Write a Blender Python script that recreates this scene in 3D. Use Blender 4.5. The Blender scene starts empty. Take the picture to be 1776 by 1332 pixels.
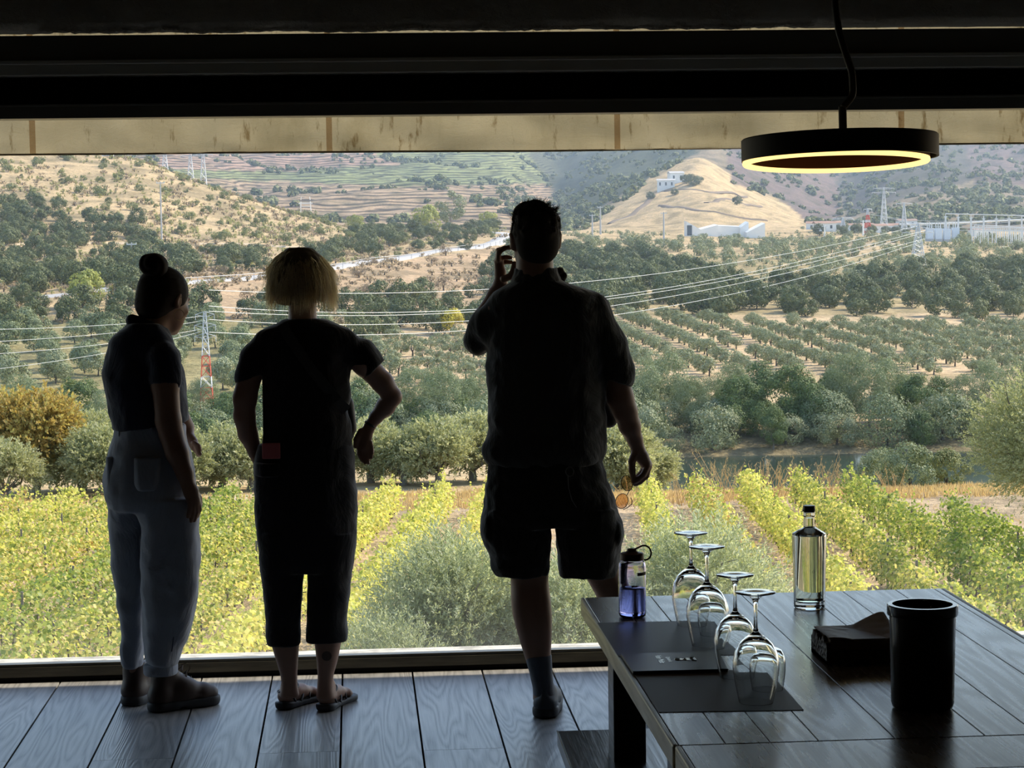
import bpy, math, random
import numpy as np
from mathutils import Vector, Matrix
sc = bpy.context.scene
COL = sc.collection
# ------------------------------------------------------------------ camera
W, H, FPX = 1776.0, 1332.0, 3800.0
CAMZ = 1.72
YAW, PITCH, ROLL = 0.07073, 0.06945, 0.01433
_F = np.array([math.sin(YAW)*math.cos(PITCH), math.cos(YAW)*math.cos(PITCH), -math.sin(PITCH)])
_R = np.array([math.cos(YAW), -math.sin(YAW), 0.0])
_U = np.cross(_R, _F)
CR = math.cos(ROLL)*_R - math.sin(ROLL)*_U
CU = math.cos(ROLL)*_U + math.sin(ROLL)*_R
camd = bpy.data.cameras.new('camera')
cam = bpy.data.objects.new('camera', camd)
COL.objects.link(cam)
m = Matrix.Identity(4)
for i in range(3):
    m[i][0] = CR[i]; m[i][1] = CU[i]; m[i][2] = -_F[i]
m[0][3] = 0; m[1][3] = 0; m[2][3] = CAMZ
cam.matrix_world = m
camd.sensor_fit = 'HORIZONTAL'; camd.sensor_width = 36.0
camd.lens = FPX/W*36.0
camd.clip_start = 0.05; camd.clip_end = 9000
sc.camera = cam
# ------------------------------------------------------------------ sky, sun, exposure
world = bpy.data.worlds.new('sky'); sc.world = world
world.use_nodes = True
nt = world.node_tree; nt.nodes.clear()
sky = nt.nodes.new('ShaderNodeTexSky'); sky.sky_type = 'NISHITA'
SUN_AZ, SUN_EL = math.radians(70), math.radians(42)      # azimuth measured from +Y (view) towards +X (right)
sky.sun_disc = False; sky.sun_elevation = SUN_EL; sky.sun_rotation = SUN_AZ
sky.air_density = 1.0; sky.dust_density = 0.6
bg = nt.nodes.new('ShaderNodeBackground'); bg.inputs['Strength'].default_value = 0.30
wo = nt.nodes.new('ShaderNodeOutputWorld')
nt.links.new(sky.outputs[0], bg.inputs[0]); nt.links.new(bg.outputs[0], wo.inputs[0])
sund = bpy.data.lights.new('sun', 'SUN'); sund.energy = 6.0; sund.angle = math.radians(0.6)
sund.color = (1.0, 0.90, 0.74)
sun = bpy.data.objects.new('sun', sund); COL.objects.link(sun)
sdir = Vector((math.sin(SUN_AZ)*math.cos(SUN_EL), math.cos(SUN_AZ)*math.cos(SUN_EL), math.sin(SUN_EL)))
sun.rotation_euler = sdir.to_track_quat('Z', 'Y').to_euler()
sun.location = (60, 20, 60)
vs = sc.view_settings
sc.display_settings.display_device = 'sRGB'
vs.view_transform = 'Standard'; vs.look = 'None'; vs.gamma = 1; vs.use_curve_mapping = False
vs.exposure = 0.12
cy = sc.cycles
cy.max_bounces = 14; cy.diffuse_bounces = 3; cy.glossy_bounces = 3; cy.transmission_bounces = 14
cy.transparent_max_bounces = 12; cy.volume_bounces = 0
cy.caustics_reflective = False; cy.caustics_refractive = False
cy.sample_clamp_indirect = 6.0
cy.use_denoising = True
# ------------------------------------------------------------------ pixel helpers (photo frame 1776 x 1332)
def ray(px, py):
    d = _F*FPX + CR*(px - W/2) - CU*(py - H/2)
    return d/d[1]                      # direction per metre of depth along +Y
def atY(px, py, Y):
    d = ray(px, py); return np.array([d[0]*Y, Y, CAMZ + d[2]*Y])
def atZ(px, py, z):
    d = ray(px, py); Y = (z - CAMZ)/d[2]; return np.array([d[0]*Y, Y, z])
def proj(X, Y, Z):
    Z = Z - CAMZ
    w = X*_F[0] + Y*_F[1] + Z*_F[2]
    return W/2 + FPX*(X*CR[0] + Y*CR[1] + Z*CR[2])/w, H/2 - FPX*(X*CU[0] + Y*CU[1] + Z*CU[2])/w
# ------------------------------------------------------------------ object helpers
def tag(o, label=None, cat=None, group=None, kind=None):
    if label: o['label'] = label
    if cat: o['category'] = cat
    if group: o['group'] = group
    if kind: o['kind'] = kind
    return o
def empty(name, loc=(0, 0, 0), rz=0, **k):
    o = bpy.data.objects.new(name, None); COL.objects.link(o)
    o.location = loc; o.rotation_euler = (0, 0, rz); o.empty_display_size = 0.1
    return tag(o, **k)
def link(name, me, mat=None, parent=None, smooth=False, **k):
    if mat is not None and not me.materials:
        for mm in (mat if isinstance(mat, (list, tuple)) else [mat]): me.materials.append(mm)
    if smooth: me.shade_smooth()
    o = bpy.data.objects.new(name, me); COL.objects.link(o)
    if parent is not None: o.parent = parent
    return tag(o, **k)
def np_mesh(name, v, f, mats=None, midx=None):
    """v (n,3); f (m,k) with one k, or a list of such arrays"""
    fs = f if isinstance(f, list) else [f]
    fs = [np.asarray(a, dtype=np.int32) for a in fs if len(a)]
    me = bpy.data.meshes.new(name)
    v = np.asarray(v, dtype=np.float32)
    me.vertices.add(len(v)); me.vertices.foreach_set('co', v.ravel())
    nl = sum(a.size for a in fs); npoly = sum(len(a) for a in fs)
    me.loops.add(nl); me.polygons.add(npoly)
    me.loops.foreach_set('vertex_index', np.concatenate([a.ravel() for a in fs]))
    starts = []; tot = []; s = 0
    for a in fs:
        k = a.shape[1]; starts.append(s + np.arange(len(a))*k); tot.append(np.full(len(a), k)); s += a.size
    me.polygons.foreach_set('loop_start', np.concatenate(starts).astype(np.int32))
    me.polygons.foreach_set('loop_total', np.concatenate(tot).astype(np.int32))
    if mats: 
        for mm in mats: me.materials.append(mm)
    if midx is not None: me.polygons.foreach_set('material_index', np.asarray(midx, dtype=np.int32))
    me.update(calc_edges=True)
    return me
class MB:
    """collects simple solids into one mesh"""
    def __init__(s): s.v = []; s.f3 = []; s.f4 = []; s.fn = []; s.n = 0
    def add(s, v, faces):
        v = np.asarray(v, float); b = s.n; s.v.append(v); s.n += len(v)
        for f in faces:
            f = [int(i) + b for i in f]
            (s.f3 if len(f) == 3 else s.f4 if len(f) == 4 else s.fn).append(f)
    def box(s, x0, x1, y0, y1, z0, z1, M=None):
        v = np.array([(x, y, z) for z in (z0, z1) for y in (y0, y1) for x in (x0, x1)], float)
        if M is not None: v = v @ np.asarray(M)[:3, :3].T + np.asarray(M)[:3, 3]
        s.add(v, [(0, 2, 3, 1), (4, 5, 7, 6), (0, 1, 5, 4), (2, 6, 7, 3), (0, 4, 6, 2), (1, 3, 7, 5)])
    def tube(s, pts, r, n=8, cap=True, squash=None):
        pts = np.asarray(pts, float); m_ = len(pts)
        rr = np.full(m_, r, float) if np.isscalar(r) else np.asarray(r, float)
        T = np.gradient(pts, axis=0); T /= np.linalg.norm(T, axis=1)[:, None] + 1e-12
        up = np.array([0, 0, 1.0]) if abs(T[0][2]) < .9 else np.array([1.0, 0, 0])
        a = np.cross(T[0], up); a /= np.linalg.norm(a)
        vs_ = []
        for i in range(m_):
            a = a - T[i]*(a @ T[i]); a /= np.linalg.norm(a) + 1e-12; b = np.cross(T[i], a)
            for k in range(n):
                t = 2*math.pi*k/n
                vs_.append(pts[i] + rr[i]*(math.cos(t)*a*(squash or 1) + math.sin(t)*b))
        fs = []
        for i in range(m_-1):
            for k in range(n):
                k2 = (k+1) % n; fs.append((i*n+k, i*n+k2, (i+1)*n+k2, (i+1)*n+k))
        if cap: fs.append(tuple(range(n-1, -1, -1))); fs.append(tuple((m_-1)*n+k for k in range(n)))
        s.add(vs_, fs)
    def lathe(s, prof, n=48, c=(0, 0, 0), M=None):
        """prof: list of (r, z); closed ends when r == 0"""
        v = []; idx = []
        for r, z in prof:
            if r < 1e-7: idx.append([len(v)]); v.append((c[0], c[1], c[2]+z))
            else:
                idx.append(list(range(len(v), len(v)+n)))
                for k in range(n):
                    t = 2*math.pi*k/n; v.append((c[0]+r*math.cos(t), c[1]+r*math.sin(t), c[2]+z))
        fs = []
        for A, B in zip(idx[:-1], idx[1:]):
            if len(A) == 1 and len(B) == 1: continue
            for k in range(n):
                k2 = (k+1) % n
                if len(A) == 1: fs.append((A[0], B[k2], B[k]))
                elif len(B) == 1: fs.append((A[k], A[k2], B[0]))
                else: fs.append((A[k], A[k2], B[k2], B[k]))
        v = np.array(v)
        if M is not None: v = v @ np.asarray(M)[:3, :3].T + np.asarray(M)[:3, 3]
        s.add(v, fs)
    def mesh(s, name):
        me = bpy.data.meshes.new(name)
        V = np.concatenate(s.v) if s.v else np.zeros((0, 3))
        me.from_pydata(V.tolist(), [], s.f3 + s.f4 + s.fn); me.update(); return me
    def build(s, name, mat, parent=None, smooth=False, bevel=0, **k):
        o = link(name, s.mesh(name), mat, parent, smooth, **k)
        if bevel:
            b = o.modifiers.new('bevel', 'BEVEL'); b.width = bevel; b.segments = 2; b.limit_method = 'ANGLE'; b.angle_limit = 0.6
        return o
def smooth_by_angle(o, a=0.6):
    me = o.data; me.shade_smooth()
    try: me.set_sharp_from_angle(angle=a)
    except Exception: pass
    return o
# ------------------------------------------------------------------ material helpers
def mat(name, base=(.5, .5, .5), rough=.6, metal=0, spec=.5, **k):
    m_ = bpy.data.materials.new(name); m_.use_nodes = True
    b = m_.node_tree.nodes['Principled BSDF']
    b.inputs['Base Color'].default_value = (*base, 1); b.inputs['Roughness'].default_value = rough
    b.inputs['Metallic'].default_value = metal; b.inputs['Specular IOR Level'].default_value = spec
    for kk, v in k.items(): b.inputs[kk].default_value = v
    return m_
def nodes(m_): return m_.node_tree, m_.node_tree.nodes, m_.node_tree.links, m_.node_tree.nodes['Principled BSDF']
def ramp(nt_, fac, stops, interp='LINEAR'):
    r = nt_.nodes.new('ShaderNodeValToRGB'); e = r.color_ramp.elements; r.color_ramp.interpolation = interp
    while len(e) < len(stops): e.new(.5)
    for i, (p, c) in enumerate(stops): e[i].position = p; e[i].color = (*c, 1)
    nt_.links.new(fac, r.inputs[0]); return r.outputs[0]
def noise(nt_, scale=5, detail=4, rough=.5, vec=None, dist=0):
    n = nt_.nodes.new('ShaderNodeTexNoise'); n.inputs['Scale'].default_value = scale
    n.inputs['Detail'].default_value = detail; n.inputs['Roughness'].default_value = rough; n.inputs['Distortion'].default_value = dist
    if vec is not None: nt_.links.new(vec, n.inputs['Vector'])
    return n
def objcoord(nt_, scale=(1, 1, 1), rot=(0, 0, 0), loc=(0, 0, 0), which='Object'):
    t = nt_.nodes.new('ShaderNodeTexCoord'); mp = nt_.nodes.new('ShaderNodeMapping')
    mp.inputs['Scale'].default_value = scale; mp.inputs['Rotation'].default_value = rot; mp.inputs['Location'].default_value = loc
    nt_.links.new(t.outputs[which], mp.inputs[0]); return mp.outputs[0]
def bump(nt_, h, b, strength=.3, dist=.01):
    n = nt_.nodes.new('ShaderNodeBump'); n.inputs['Strength'].default_value = strength; n.inputs['Distance'].default_value = dist
    nt_.links.new(h, n.inputs['Height']); nt_.links.new(n.outputs[0], b.inputs['Normal'])
def mixc(nt_, fac, a, b, mode='MIX'):
    n = nt_.nodes.new('ShaderNodeMix'); n.data_type = 'RGBA'; n.blend_type = mode
    for s_, v in ((0, fac), (6, a), (7, b)):
        if hasattr(v, 'links') or hasattr(v, 'is_linked'): nt_.links.new(v, n.inputs[s_])
        elif s_ == 0: n.inputs[0].default_value = v
        else: n.inputs[s_].default_value = (*v, 1)
    return n.outputs[2]
def leafmat(name, stops, transl=.35, rough=.6, spec=.3, tscale=1.25):
    """one colour per leaf, light passes through"""
    m_ = bpy.data.materials.new(name); m_.use_nodes = True
    t, N, L, b = nodes(m_)
    g = N.new('ShaderNodeNewGeometry')
    oi = N.new('ShaderNodeObjectInfo')
    ad = N.new('ShaderNodeMath'); ad.operation = 'MULTIPLY_ADD'; ad.inputs[1].default_value = 0.22; 
    L.new(oi.outputs['Random'], ad.inputs[0])
    m2 = N.new('ShaderNodeMath'); m2.operation = 'MULTIPLY_ADD'; m2.inputs[1].default_value = .78
    L.new(g.outputs['Random Per Island'], m2.inputs[0]); m2.inputs[2].default_value = 0
    L.new(m2.outputs[0], ad.inputs[2])
    c = ramp(t, ad.outputs[0], stops)
    L.new(c, b.inputs['Base Color']); b.inputs['Roughness'].default_value = rough; b.inputs['Specular IOR Level'].default_value = spec
    tr = N.new('ShaderNodeBsdfTranslucent'); 
    v = mixc(t, 1.0, c, (tscale, tscale, tscale*.7), 'MULTIPLY'); L.new(v, tr.inputs[0])
    mx = N.new('ShaderNodeMixShader'); mx.inputs[0].default_value = transl
    L.new(b.outputs[0], mx.inputs[1]); L.new(tr.outputs[0], mx.inputs[2])
    L.new(mx.outputs[0], N['Material Output'].inputs[0])
    return m_
# ================================================================== LAND
rng = np.random.default_rng(7)
def vnoise(x, y, seed=0):
    """smooth lattice noise in [-1, 1]"""
    xi = np.floor(x).astype(np.int64); yi = np.floor(y).astype(np.int64); fx = x-xi; fy = y-yi
    fx = fx*fx*(3-2*fx); fy = fy*fy*(3-2*fy)
    def h(a, b):
        n = (a*374761393 + b*668265263 + seed*1442695) & 0xFFFFFFFF
        n = ((n ^ (n >> 13))*1274126177) & 0xFFFFFFFF
        return ((n ^ (n >> 16)) & 0xFFFF)/32767.5 - 1
    return (h(xi, yi)*(1-fx)+h(xi+1, yi)*fx)*(1-fy) + (h(xi, yi+1)*(1-fx)+h(xi+1, yi+1)*fx)*fy
def fbm(x, y, seed=0, oct=4):
    s = 0; a = 1; t = 0
    for i in range(oct): s = s + a*vnoise(x*2**i, y*2**i, seed+i); t += a; a *= .5
    return s/t
NEAR = [(15, CAMZ-9.33), (60, CAMZ-8.8-.0355*60), (99, -10.60), (112, -11.8), (130, -14.0), (165, -18.6), (195, -22.4), (212, -25.4), (236, -25.8), (247, -24.2), (256, -22.6), (300, -21.6)]
RIVER_Z = -24.2
COLS = {  # control profiles: ground height per bearing as (distance, row) pairs
 -260: [(400, 585), (440, 540), (520, 490), (640, 420), (940, 190), (1100, 200), (1500, 240), (2600, 180)],
 0: [(400, 570), (440, 523), (520, 478), (620, 430), (900, 238), (1050, 250), (1500, 260), (2600, 200)],
 250: [(400, 560), (455, 494), (540, 455), (640, 425), (880, 274), (1050, 300), (1500, 300), (2600, 205)],
 450: [(400, 560), (500, 479), (600, 440), (720, 400), (840, 347), (950, 375), (1200, 385), (1600, 335), (2200, 262), (2700, 190)],
 640: [(420, 560), (570, 459), (680, 430), (780, 403), (900, 412), (1050, 402), (1400, 352), (2000, 280), (2700, 195)],
 780: [(420, 565), (640, 437), (720, 421), (800, 408), (1000, 400), (1400, 356), (2000, 288), (2700, 200)],
 880: [(420, 560), (640, 447), (760, 412), (810, 404), (1000, 399), (1400, 362), (2000, 300), (2700, 205)],
 955: [(425, 552), (640, 456), (790, 426), (850, 424), (900, 409), (1000, 402), (1500, 392), (2000, 360), (2600, 290), (3100, 235)],
 1050: [(425, 550), (640, 456), (790, 426), (850, 424), (900, 409), (1000, 402), (1250, 384), (1500, 345), (2000, 300), (2600, 250), (3100, 180)],
 1140: [(425, 550), (640, 456), (790, 426), (850, 424), (900, 409), (1000, 402), (1200, 372), (1500, 300), (1700, 292), (2200, 262), (3100, 170)],
 1215: [(425, 550), (640, 456), (790, 426), (850, 424), (900, 409), (1000, 402), (1150, 366), (1350, 312), (1560, 260), (1800, 262), (2300, 235), (3100, 160)],
 1300: [(425, 548), (640, 456), (790, 426), (850, 424), (900, 409), (1000, 402), (1150, 378), (1400, 340), (1700, 310), (2200, 262), (3100, 180)],
 1400: [(425, 548), (640, 456), (790, 426), (850, 424), (900, 409), (1000, 402), (1200, 388), (1500, 375), (2000, 318), (2600, 250), (3100, 200)],
 1460: [(425, 548), (640, 456), (790, 426), (850, 424), (900, 409), (1000, 405), (1200, 396), (1700, 378), (2200, 340), (2700, 280), (3100, 230)],
 1560: [(425, 552), (640, 452), (800, 420), (1000, 408), (1200, 392), (1600, 345), (2000, 292), (2600, 215), (3100, 170)],
 1680: [(425, 556), (640, 456), (800, 424), (1000, 412), (1200, 390), (1500, 350), (1900, 305), (2500, 232), (3100, 180)],
 1776: [(425, 558), (640, 458), (800, 426), (1000, 414), (1200, 392), (1600, 345), (2000, 300), (2500, 232), (3100, 180)],
 2060: [(425, 560), (640, 460), (800, 430), (1000, 415), (1200, 395), (1600, 340), (2000, 290), (2500, 230), (3100, 180)],
}
def smoothstep(a, b, x):
    t = np.clip((x-a)/(b-a), 0, 1); return t*t*(3-2*t)
CX = np.array(sorted(COLS))
Yg = np.concatenate([np.geomspace(16, 300, 150)[:-1], np.geomspace(300, 3300, 330)])
PXg = np.arange(-420, 2240, 6.0)
Ag = np.array([ray(p, 480)[0] for p in PXg])
prof = []
for cx in CX:
    pts = COLS[cx]
    nr = NEAR if cx > 960 else [(q, z if q < 105 or q > 205 else {112: -11.1, 130: -12.2, 165: -15.2, 195: -20.5}[q]) for q, z in NEAR]
    ys = [p[0] for p in nr] + [p[0] for p in pts]
    zs = [p[1] for p in nr] + [CAMZ + ray(cx, p[1])[2]*p[0] for p in pts]
    # heights relative to distance interpolate along each bearing
    lo = np.interp(Yg, ys, zs)
    k = np.ones(9)/9; e = np.pad(lo, 4, mode='edge'); sm = np.convolve(e, k, 'valid')
    prof.append(np.where(Yg > 330, sm, lo))
prof = np.array(prof)
Zg = np.empty((len(PXg), len(Yg)))
for j in range(len(Yg)): Zg[:, j] = np.interp(PXg, CX, prof[:, j])
# soften across bearings
for _ in range(3):
    P = np.pad(Zg, ((3, 3), (0, 0)), mode='edge'); far = (Yg > 320)[None, :]
    S = sum(P[i:i+len(PXg)] for i in range(7))/7
    Zg = np.where(far, S, Zg)
XX = Ag[:, None]*Yg[None, :]; YY = np.broadcast_to(Yg[None, :], XX.shape)
amp = np.interp(Yg, [16, 120, 250, 330, 520, 900, 1200, 2000, 3300], [.08, .1, .2, .3, 1.2, 2.2, 7, 16, 26])[None, :]
Zg = Zg + amp*fbm(XX/95.0+9.3, YY/140.0, 3, 5)
Zg = Zg + np.interp(Yg, [300, 420, 1200, 3300], [0, .5, 1.6, 4.5])[None, :]*fbm(XX/17.0, YY/24.0, 11, 4)
def gz(X, Y):
    X = np.asarray(X, float); Y = np.asarray(Y, float); a = X/Y
    i = np.interp(a, Ag, np.arange(len(Ag))); j = np.interp(Y, Yg, np.arange(len(Yg)))
    i0 = np.clip(np.floor(i).astype(int), 0, len(Ag)-2); j0 = np.clip(np.floor(j).astype(int), 0, len(Yg)-2)
    fi = i-i0; fj = j-j0
    return (Zg[i0, j0]*(1-fi)+Zg[i0+1, j0]*fi)*(1-fj)+(Zg[i0, j0+1]*(1-fi)+Zg[i0+1, j0+1]*fi)*fj
def hit(px, py, y0=30, y1=3200):
    """ground point seen at a photo position"""
    d = ray(px, py); Y = np.geomspace(y0, y1, 1500); z = CAMZ + d[2]*Y
    g = gz(d[0]*Y, Y); k = np.argmax(z < g)
    if not (z < g).any(): k = len(Y)-1
    return np.array([d[0]*Y[k], Y[k], g[k]])
def inpoly(px, py, poly):
    px = np.asarray(px); py = np.asarray(py); r = np.zeros(px.shape, bool); n = len(poly)
    for i in range(n):
        x1, y1 = poly[i]; x2, y2 = poly[(i+1) % n]
        c = ((y1 > py) != (y2 > py)) & (px < (x2-x1)*(py-y1)/((y2-y1) if y2 != y1 else 1e-9) + x1)
        r ^= c
    return r
# ---- land cover (what grows where; shaded far faces darkened), one colour per ground vertex
PX, PY = proj(XX, YY, Zg)
def C(r, g, b): return np.array([r, g, b])
TAN, SOIL, HEATH, SCRUB, BANK = C(.46, .36, .215), C(.48, .37, .25), C(.165, .128, .118), C(.115, .13, .07), C(.20, .17, .10)
cov = np.empty(XX.shape + (3,)); cov[:] = TAN
def paint(mask, col): 
    global cov
    m_ = np.clip(mask, 0, 1)[..., None]; cov = cov*(1-m_) + col*m_
def polymask(poly, y0=0, y1=9e9, soft=0):
    return (inpoly(PX + 7*fbm(XX/20, YY/20, 5, 2), PY + 5*fbm(XX/25, YY/25, 6, 2), poly) & (YY > y0) & (YY < y1)).astype(float)
paint((YY < 100)*1.0, SOIL)
paint(smoothstep(165, 200, YY)*(YY < 262), BANK)
paint(polymask([(640, 520), (2300, 520), (2300, 660), (640, 700)], 325, 470), C(.54, .42, .27))
paint(polymask([(-500, 540), (640, 560), (640, 700), (-500, 700)], 262, 500), C(.30, .27, .14))
paint(polymask([(950, 440), (2300, 440), (2300, 545), (950, 545)], 420, 700)*.6, C(.30, .26, .13))
paint(polymask([(330, 455), (600, 470), (870, 425), (890, 440), (860, 520), (700, 540), (330, 560)], 380, 800), C(.43, .32, .205))
# far slopes
far = YY > 1080
paint(far*1.0, C(.24, .20, .14))
paint(far*inpoly(PX, PY, [(250, 250), (640, 262), (700, 285), (500, 300), (280, 292)])*1.0, C(.27, .20, .16))
paint(far*inpoly(PX, PY, [(240, 292), (500, 298), (700, 285), (640, 262), (955, 255), (950, 318), (700, 322), (480, 316), (240, 330)])*1.0, C(.17, .205, .10))
paint(far*inpoly(PX, PY, [(240, 305), (480, 314), (700, 324), (955, 318), (960, 420), (240, 420)])*1.0, C(.27, .215, .15))
paint(far*inpoly(PX, PY, [(900, 240), (1180, 240), (1215, 262), (1140, 300), (1000, 385), (990, 405), (960, 330)])*1.0, C(.085, .10, .065))  # scrub colour, darkened to carry the shade of this face
paint(((YY > 1020) & (YY < 1600))*inpoly(PX, PY, [(1215, 258), (1262, 262), (1268, 318), (1340, 340), (1405, 372), (1400, 415), (990, 415), (1000, 392), (1140, 300)])*1.0, TAN*1.02)
paint(((YY > 1300))*inpoly(PX, PY, [(1255, 240), (1470, 240), (1452, 300), (1452, 380), (1400, 384), (1340, 335), (1268, 318)])*1.0, HEATH)
paint(((YY > 1150))*inpoly(PX, PY, [(1470, 220), (2300, 220), (2300, 330), (1700, 310), (1560, 345), (1470, 380), (1450, 320)])*1.0, C(.105, .10, .085))  # this slope's shade is put into its dark cover colour
paint(((YY > 1300))*inpoly(PX, PY, [(1660, 200), (2300, 200), (2300, 330), (1690, 320)])*1.0, HEATH)
mot = (fbm(XX/9.0, YY/12.0, 21, 3)*.5+.5)[..., None]
knl = ((YY > 880) & (YY < 1600))*inpoly(PX, PY, [(1215, 255), (1262, 262), (1268, 318), (1340, 340), (1410, 372), (1400, 425), (985, 425), (1000, 392), (1140, 300)])
sh = np.clip(smoothstep(.50, .66, mot[..., 0])*np.interp(YY, [300, 500, 1100, 3300], [.3, .5, .8, .8]), 0, 1)*(1-.25*knl)
cov = cov*(1-sh[..., None]) + (cov*.35 + SCRUB*.35)*sh[..., None]
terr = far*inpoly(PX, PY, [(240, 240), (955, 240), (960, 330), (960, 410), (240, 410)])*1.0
def ground_mat():
    m_ = mat('dry_ground', rough=.95, spec=.1); t, N, L, b = nodes(m_)
    vc = N.new('ShaderNodeAttribute'); vc.attribute_name = 'cover'
    tm = N.new('ShaderNodeAttribute'); tm.attribute_name = 'terrace'
    geo = N.new('ShaderNodeNewGeometry')
    n1 = noise(t, .9, 6, .65, geo.outputs['Position']); n2 = noise(t, .12, 5, .6, geo.outputs['Position'])
    c = mixc(t, .75, vc.outputs['Color'], ramp(t, n1.outputs[0], [(.3, (.55, .52, .5)), (.62, (1.35, 1.3, 1.25))]), 'MULTIPLY')
    c = mixc(t, .6, c, ramp(t, n2.outputs[0], [(.32, (.62, .66, .6)), (.6, (1.25, 1.2, 1.15))]), 'MULTIPLY')
    # terrace walls follow the height lines
    sp = N.new('ShaderNodeSeparateXYZ'); L.new(geo.outputs['Position'], sp.inputs[0])
    n3 = noise(t, .02, 2, .5, geo.outputs['Position'])
    ma = N.new('ShaderNodeMath'); ma.operation = 'MULTIPLY_ADD'; ma.inputs[1].default_value = 9; L.new(n3.outputs[0], ma.inputs[0]); L.new(sp.outputs[2], ma.inputs[2])
    md = N.new('ShaderNodeMath'); md.operation = 'PINGPONG'; md.inputs[1].default_value = 1.25; L.new(ma.outputs[0], md.inputs[0])
    st = ramp(t, md.outputs[0], [(.3, (.36, .36, .34)), (.7, (1.35, 1.3, 1.25))])
    c2 = mixc(t, 1.0, c, st, 'MULTIPLY'); c = mixc(t, tm.outputs['Fac'], c, c2)
    L.new(c, b.inputs['Base Color'])
    nb = noise(t, .5, 6, .7, geo.outputs['Position']); bump(t, nb.outputs[0], b, .7, 1.2)
    return m_
M_GROUND = ground_mat()
def terrain(name, j0, j1):
    ni, nj = len(PXg), j1-j0+1
    v = np.stack([XX[:, j0:j1+1], YY[:, j0:j1+1], Zg[:, j0:j1+1]], -1).reshape(-1, 3)
    i, j = np.meshgrid(np.arange(ni-1), np.arange(nj-1), indexing='ij'); a = (i*nj+j).ravel()
    f = np.stack([a, a+nj, a+nj+1, a+1], 1)
    me = np_mesh(name, v, f, [M_GROUND])
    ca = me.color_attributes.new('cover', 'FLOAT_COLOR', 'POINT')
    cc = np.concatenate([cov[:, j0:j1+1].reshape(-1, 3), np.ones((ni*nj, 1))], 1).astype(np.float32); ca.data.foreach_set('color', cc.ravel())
    ta = me.attributes.new('terrace', 'FLOAT', 'POINT'); ta.data.foreach_set('value', terr[:, j0:j1+1].astype(np.float32).ravel())
    me.shade_smooth()
    return link(name, me, kind='structure')
js = [0] + [int(np.searchsorted(Yg, q)) for q in (120, 262, 470, 1080)] + [len(Yg)-1]
for nme, a, b_ in zip(['vineyard_ground', 'riverbank_ground', 'valley_ground', 'hillside_terrain', 'mountain_terrain'], js[:-1], js[1:]): terrain(nme, a, b_)
# ---- river
def river():
    m_ = mat('river_water', (.030, .050, .040), .12, spec=.5); t, N, L, b = nodes(m_)
    n = noise(t, 1.2, 3, .5, objcoord(t, (1, .35, 1))); bump(t, n.outputs[0], b, .06, .05)
    mb = MB(); mb.add([(-160, 195, RIVER_Z), (220, 195, RIVER_Z), (220, 252, RIVER_Z), (-160, 252, RIVER_Z)], [(0, 1, 2, 3)])
    mb.build('river_water', m_, kind='structure')
river()
# ---- haze in the valley air
hz = bpy.data.materials.new('valley_haze'); hz.use_nodes = True
hn = hz.node_tree; hn.nodes.clear()
vol = hn.nodes.new('ShaderNodeVolumeScatter'); vol.inputs['Density'].default_value = HAZE = 0.00016
vol.inputs['Color'].default_value = (.62, .78, 1.0, 1); vol.inputs['Anisotropy'].default_value = .35
ho = hn.nodes.new('ShaderNodeOutputMaterial'); hn.links.new(vol.outputs[0], ho.inputs['Volume'])
mb = MB(); mb.box(-1500, 2200, 140, 3400, -60, 420)
mb.build('valley_haze', hz, kind='stuff', label='thin blue haze filling the air over the valley', cat='haze')
# ---- roads
M_ROAD = mat('pale_asphalt', (.42, .41, .40), .8); M_TRACK = mat('dirt_track', (.60, .47, .31), .95)
M_RAIL = mat('road_rail', (.5, .5, .5), .5, .2)
def strip(name, pts, width, m_, lift=.25, n=120, **k):
    """pts: (px, Y) control points draped on the land"""
    P = np.array([[ray(p, 450)[0]*Y, Y] for p, Y in pts]); t = np.linspace(0, len(P)-1, n)
    X = np.interp(t, np.arange(len(P)), P[:, 0]); Y = np.interp(t, np.arange(len(P)), P[:, 1])
    for _ in range(6): X[1:-1] = (X[:-2]+X[1:-1]+X[2:])/3; Y[1:-1] = (Y[:-2]+Y[1:-1]+Y[2:])/3
    d = np.stack([np.gradient(X), np.gradient(Y)], 1); d /= np.linalg.norm(d, axis=1)[:, None]; nrm = np.stack([-d[:, 1], d[:, 0]], 1)
    Z = gz(X, Y) + lift
    for _ in range(3): Z[1:-1] = (Z[:-2]+Z[1:-1]+Z[2:])/3
    w = width/2; rows = []
    for off, dz in ((-w-1.2, -1.2), (-w, 0), (w, 0), (w+1.2, -1.2)): rows.append(np.stack([X+nrm[:, 0]*off, Y+nrm[:, 1]*off, Z+dz], 1))
    v = np.concatenate(rows); f = []
    for r in range(3):
        for i in range(n-1): f.append((r*n+i, r*n+i+1, (r+1)*n+i+1, (r+1)*n+i))
    o = link(name, np_mesh(name, v, np.array(f), [m_]), **k)
    return o, X, Y, Z, nrm
def ypx(px, py): return hit(px, py)[1]
_, RX, RY, RZ, RN = strip('road_surface', [(-200, 430), (0, 440), (160, 447), (250, 455), (340, 478), (450, 500), (590, 560), (690, 612), (780, 655), (840, 700), (868, 740), (880, 780), (872, 812), (850, 830), (800, 838)], 5.0, M_ROAD, kind='structure')
gr = empty('guard_rail', label='pale metal guard rail along the valley side of the curving road', cat='guard rail')
mb = MB(); e_ = np.stack([RX - RN[:, 0]*-4.2*-1, RY + RN[:, 1]*-4.2, RZ+.9], 1)
e_ = np.stack([RX+RN[:, 0]*-3.0, RY+RN[:, 1]*-3.0, RZ+.85], 1)
mb.tube(e_[30:112], .07, 4, squash=.4); mb.build('rail', M_RAIL, gr)
mb = MB()
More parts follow.
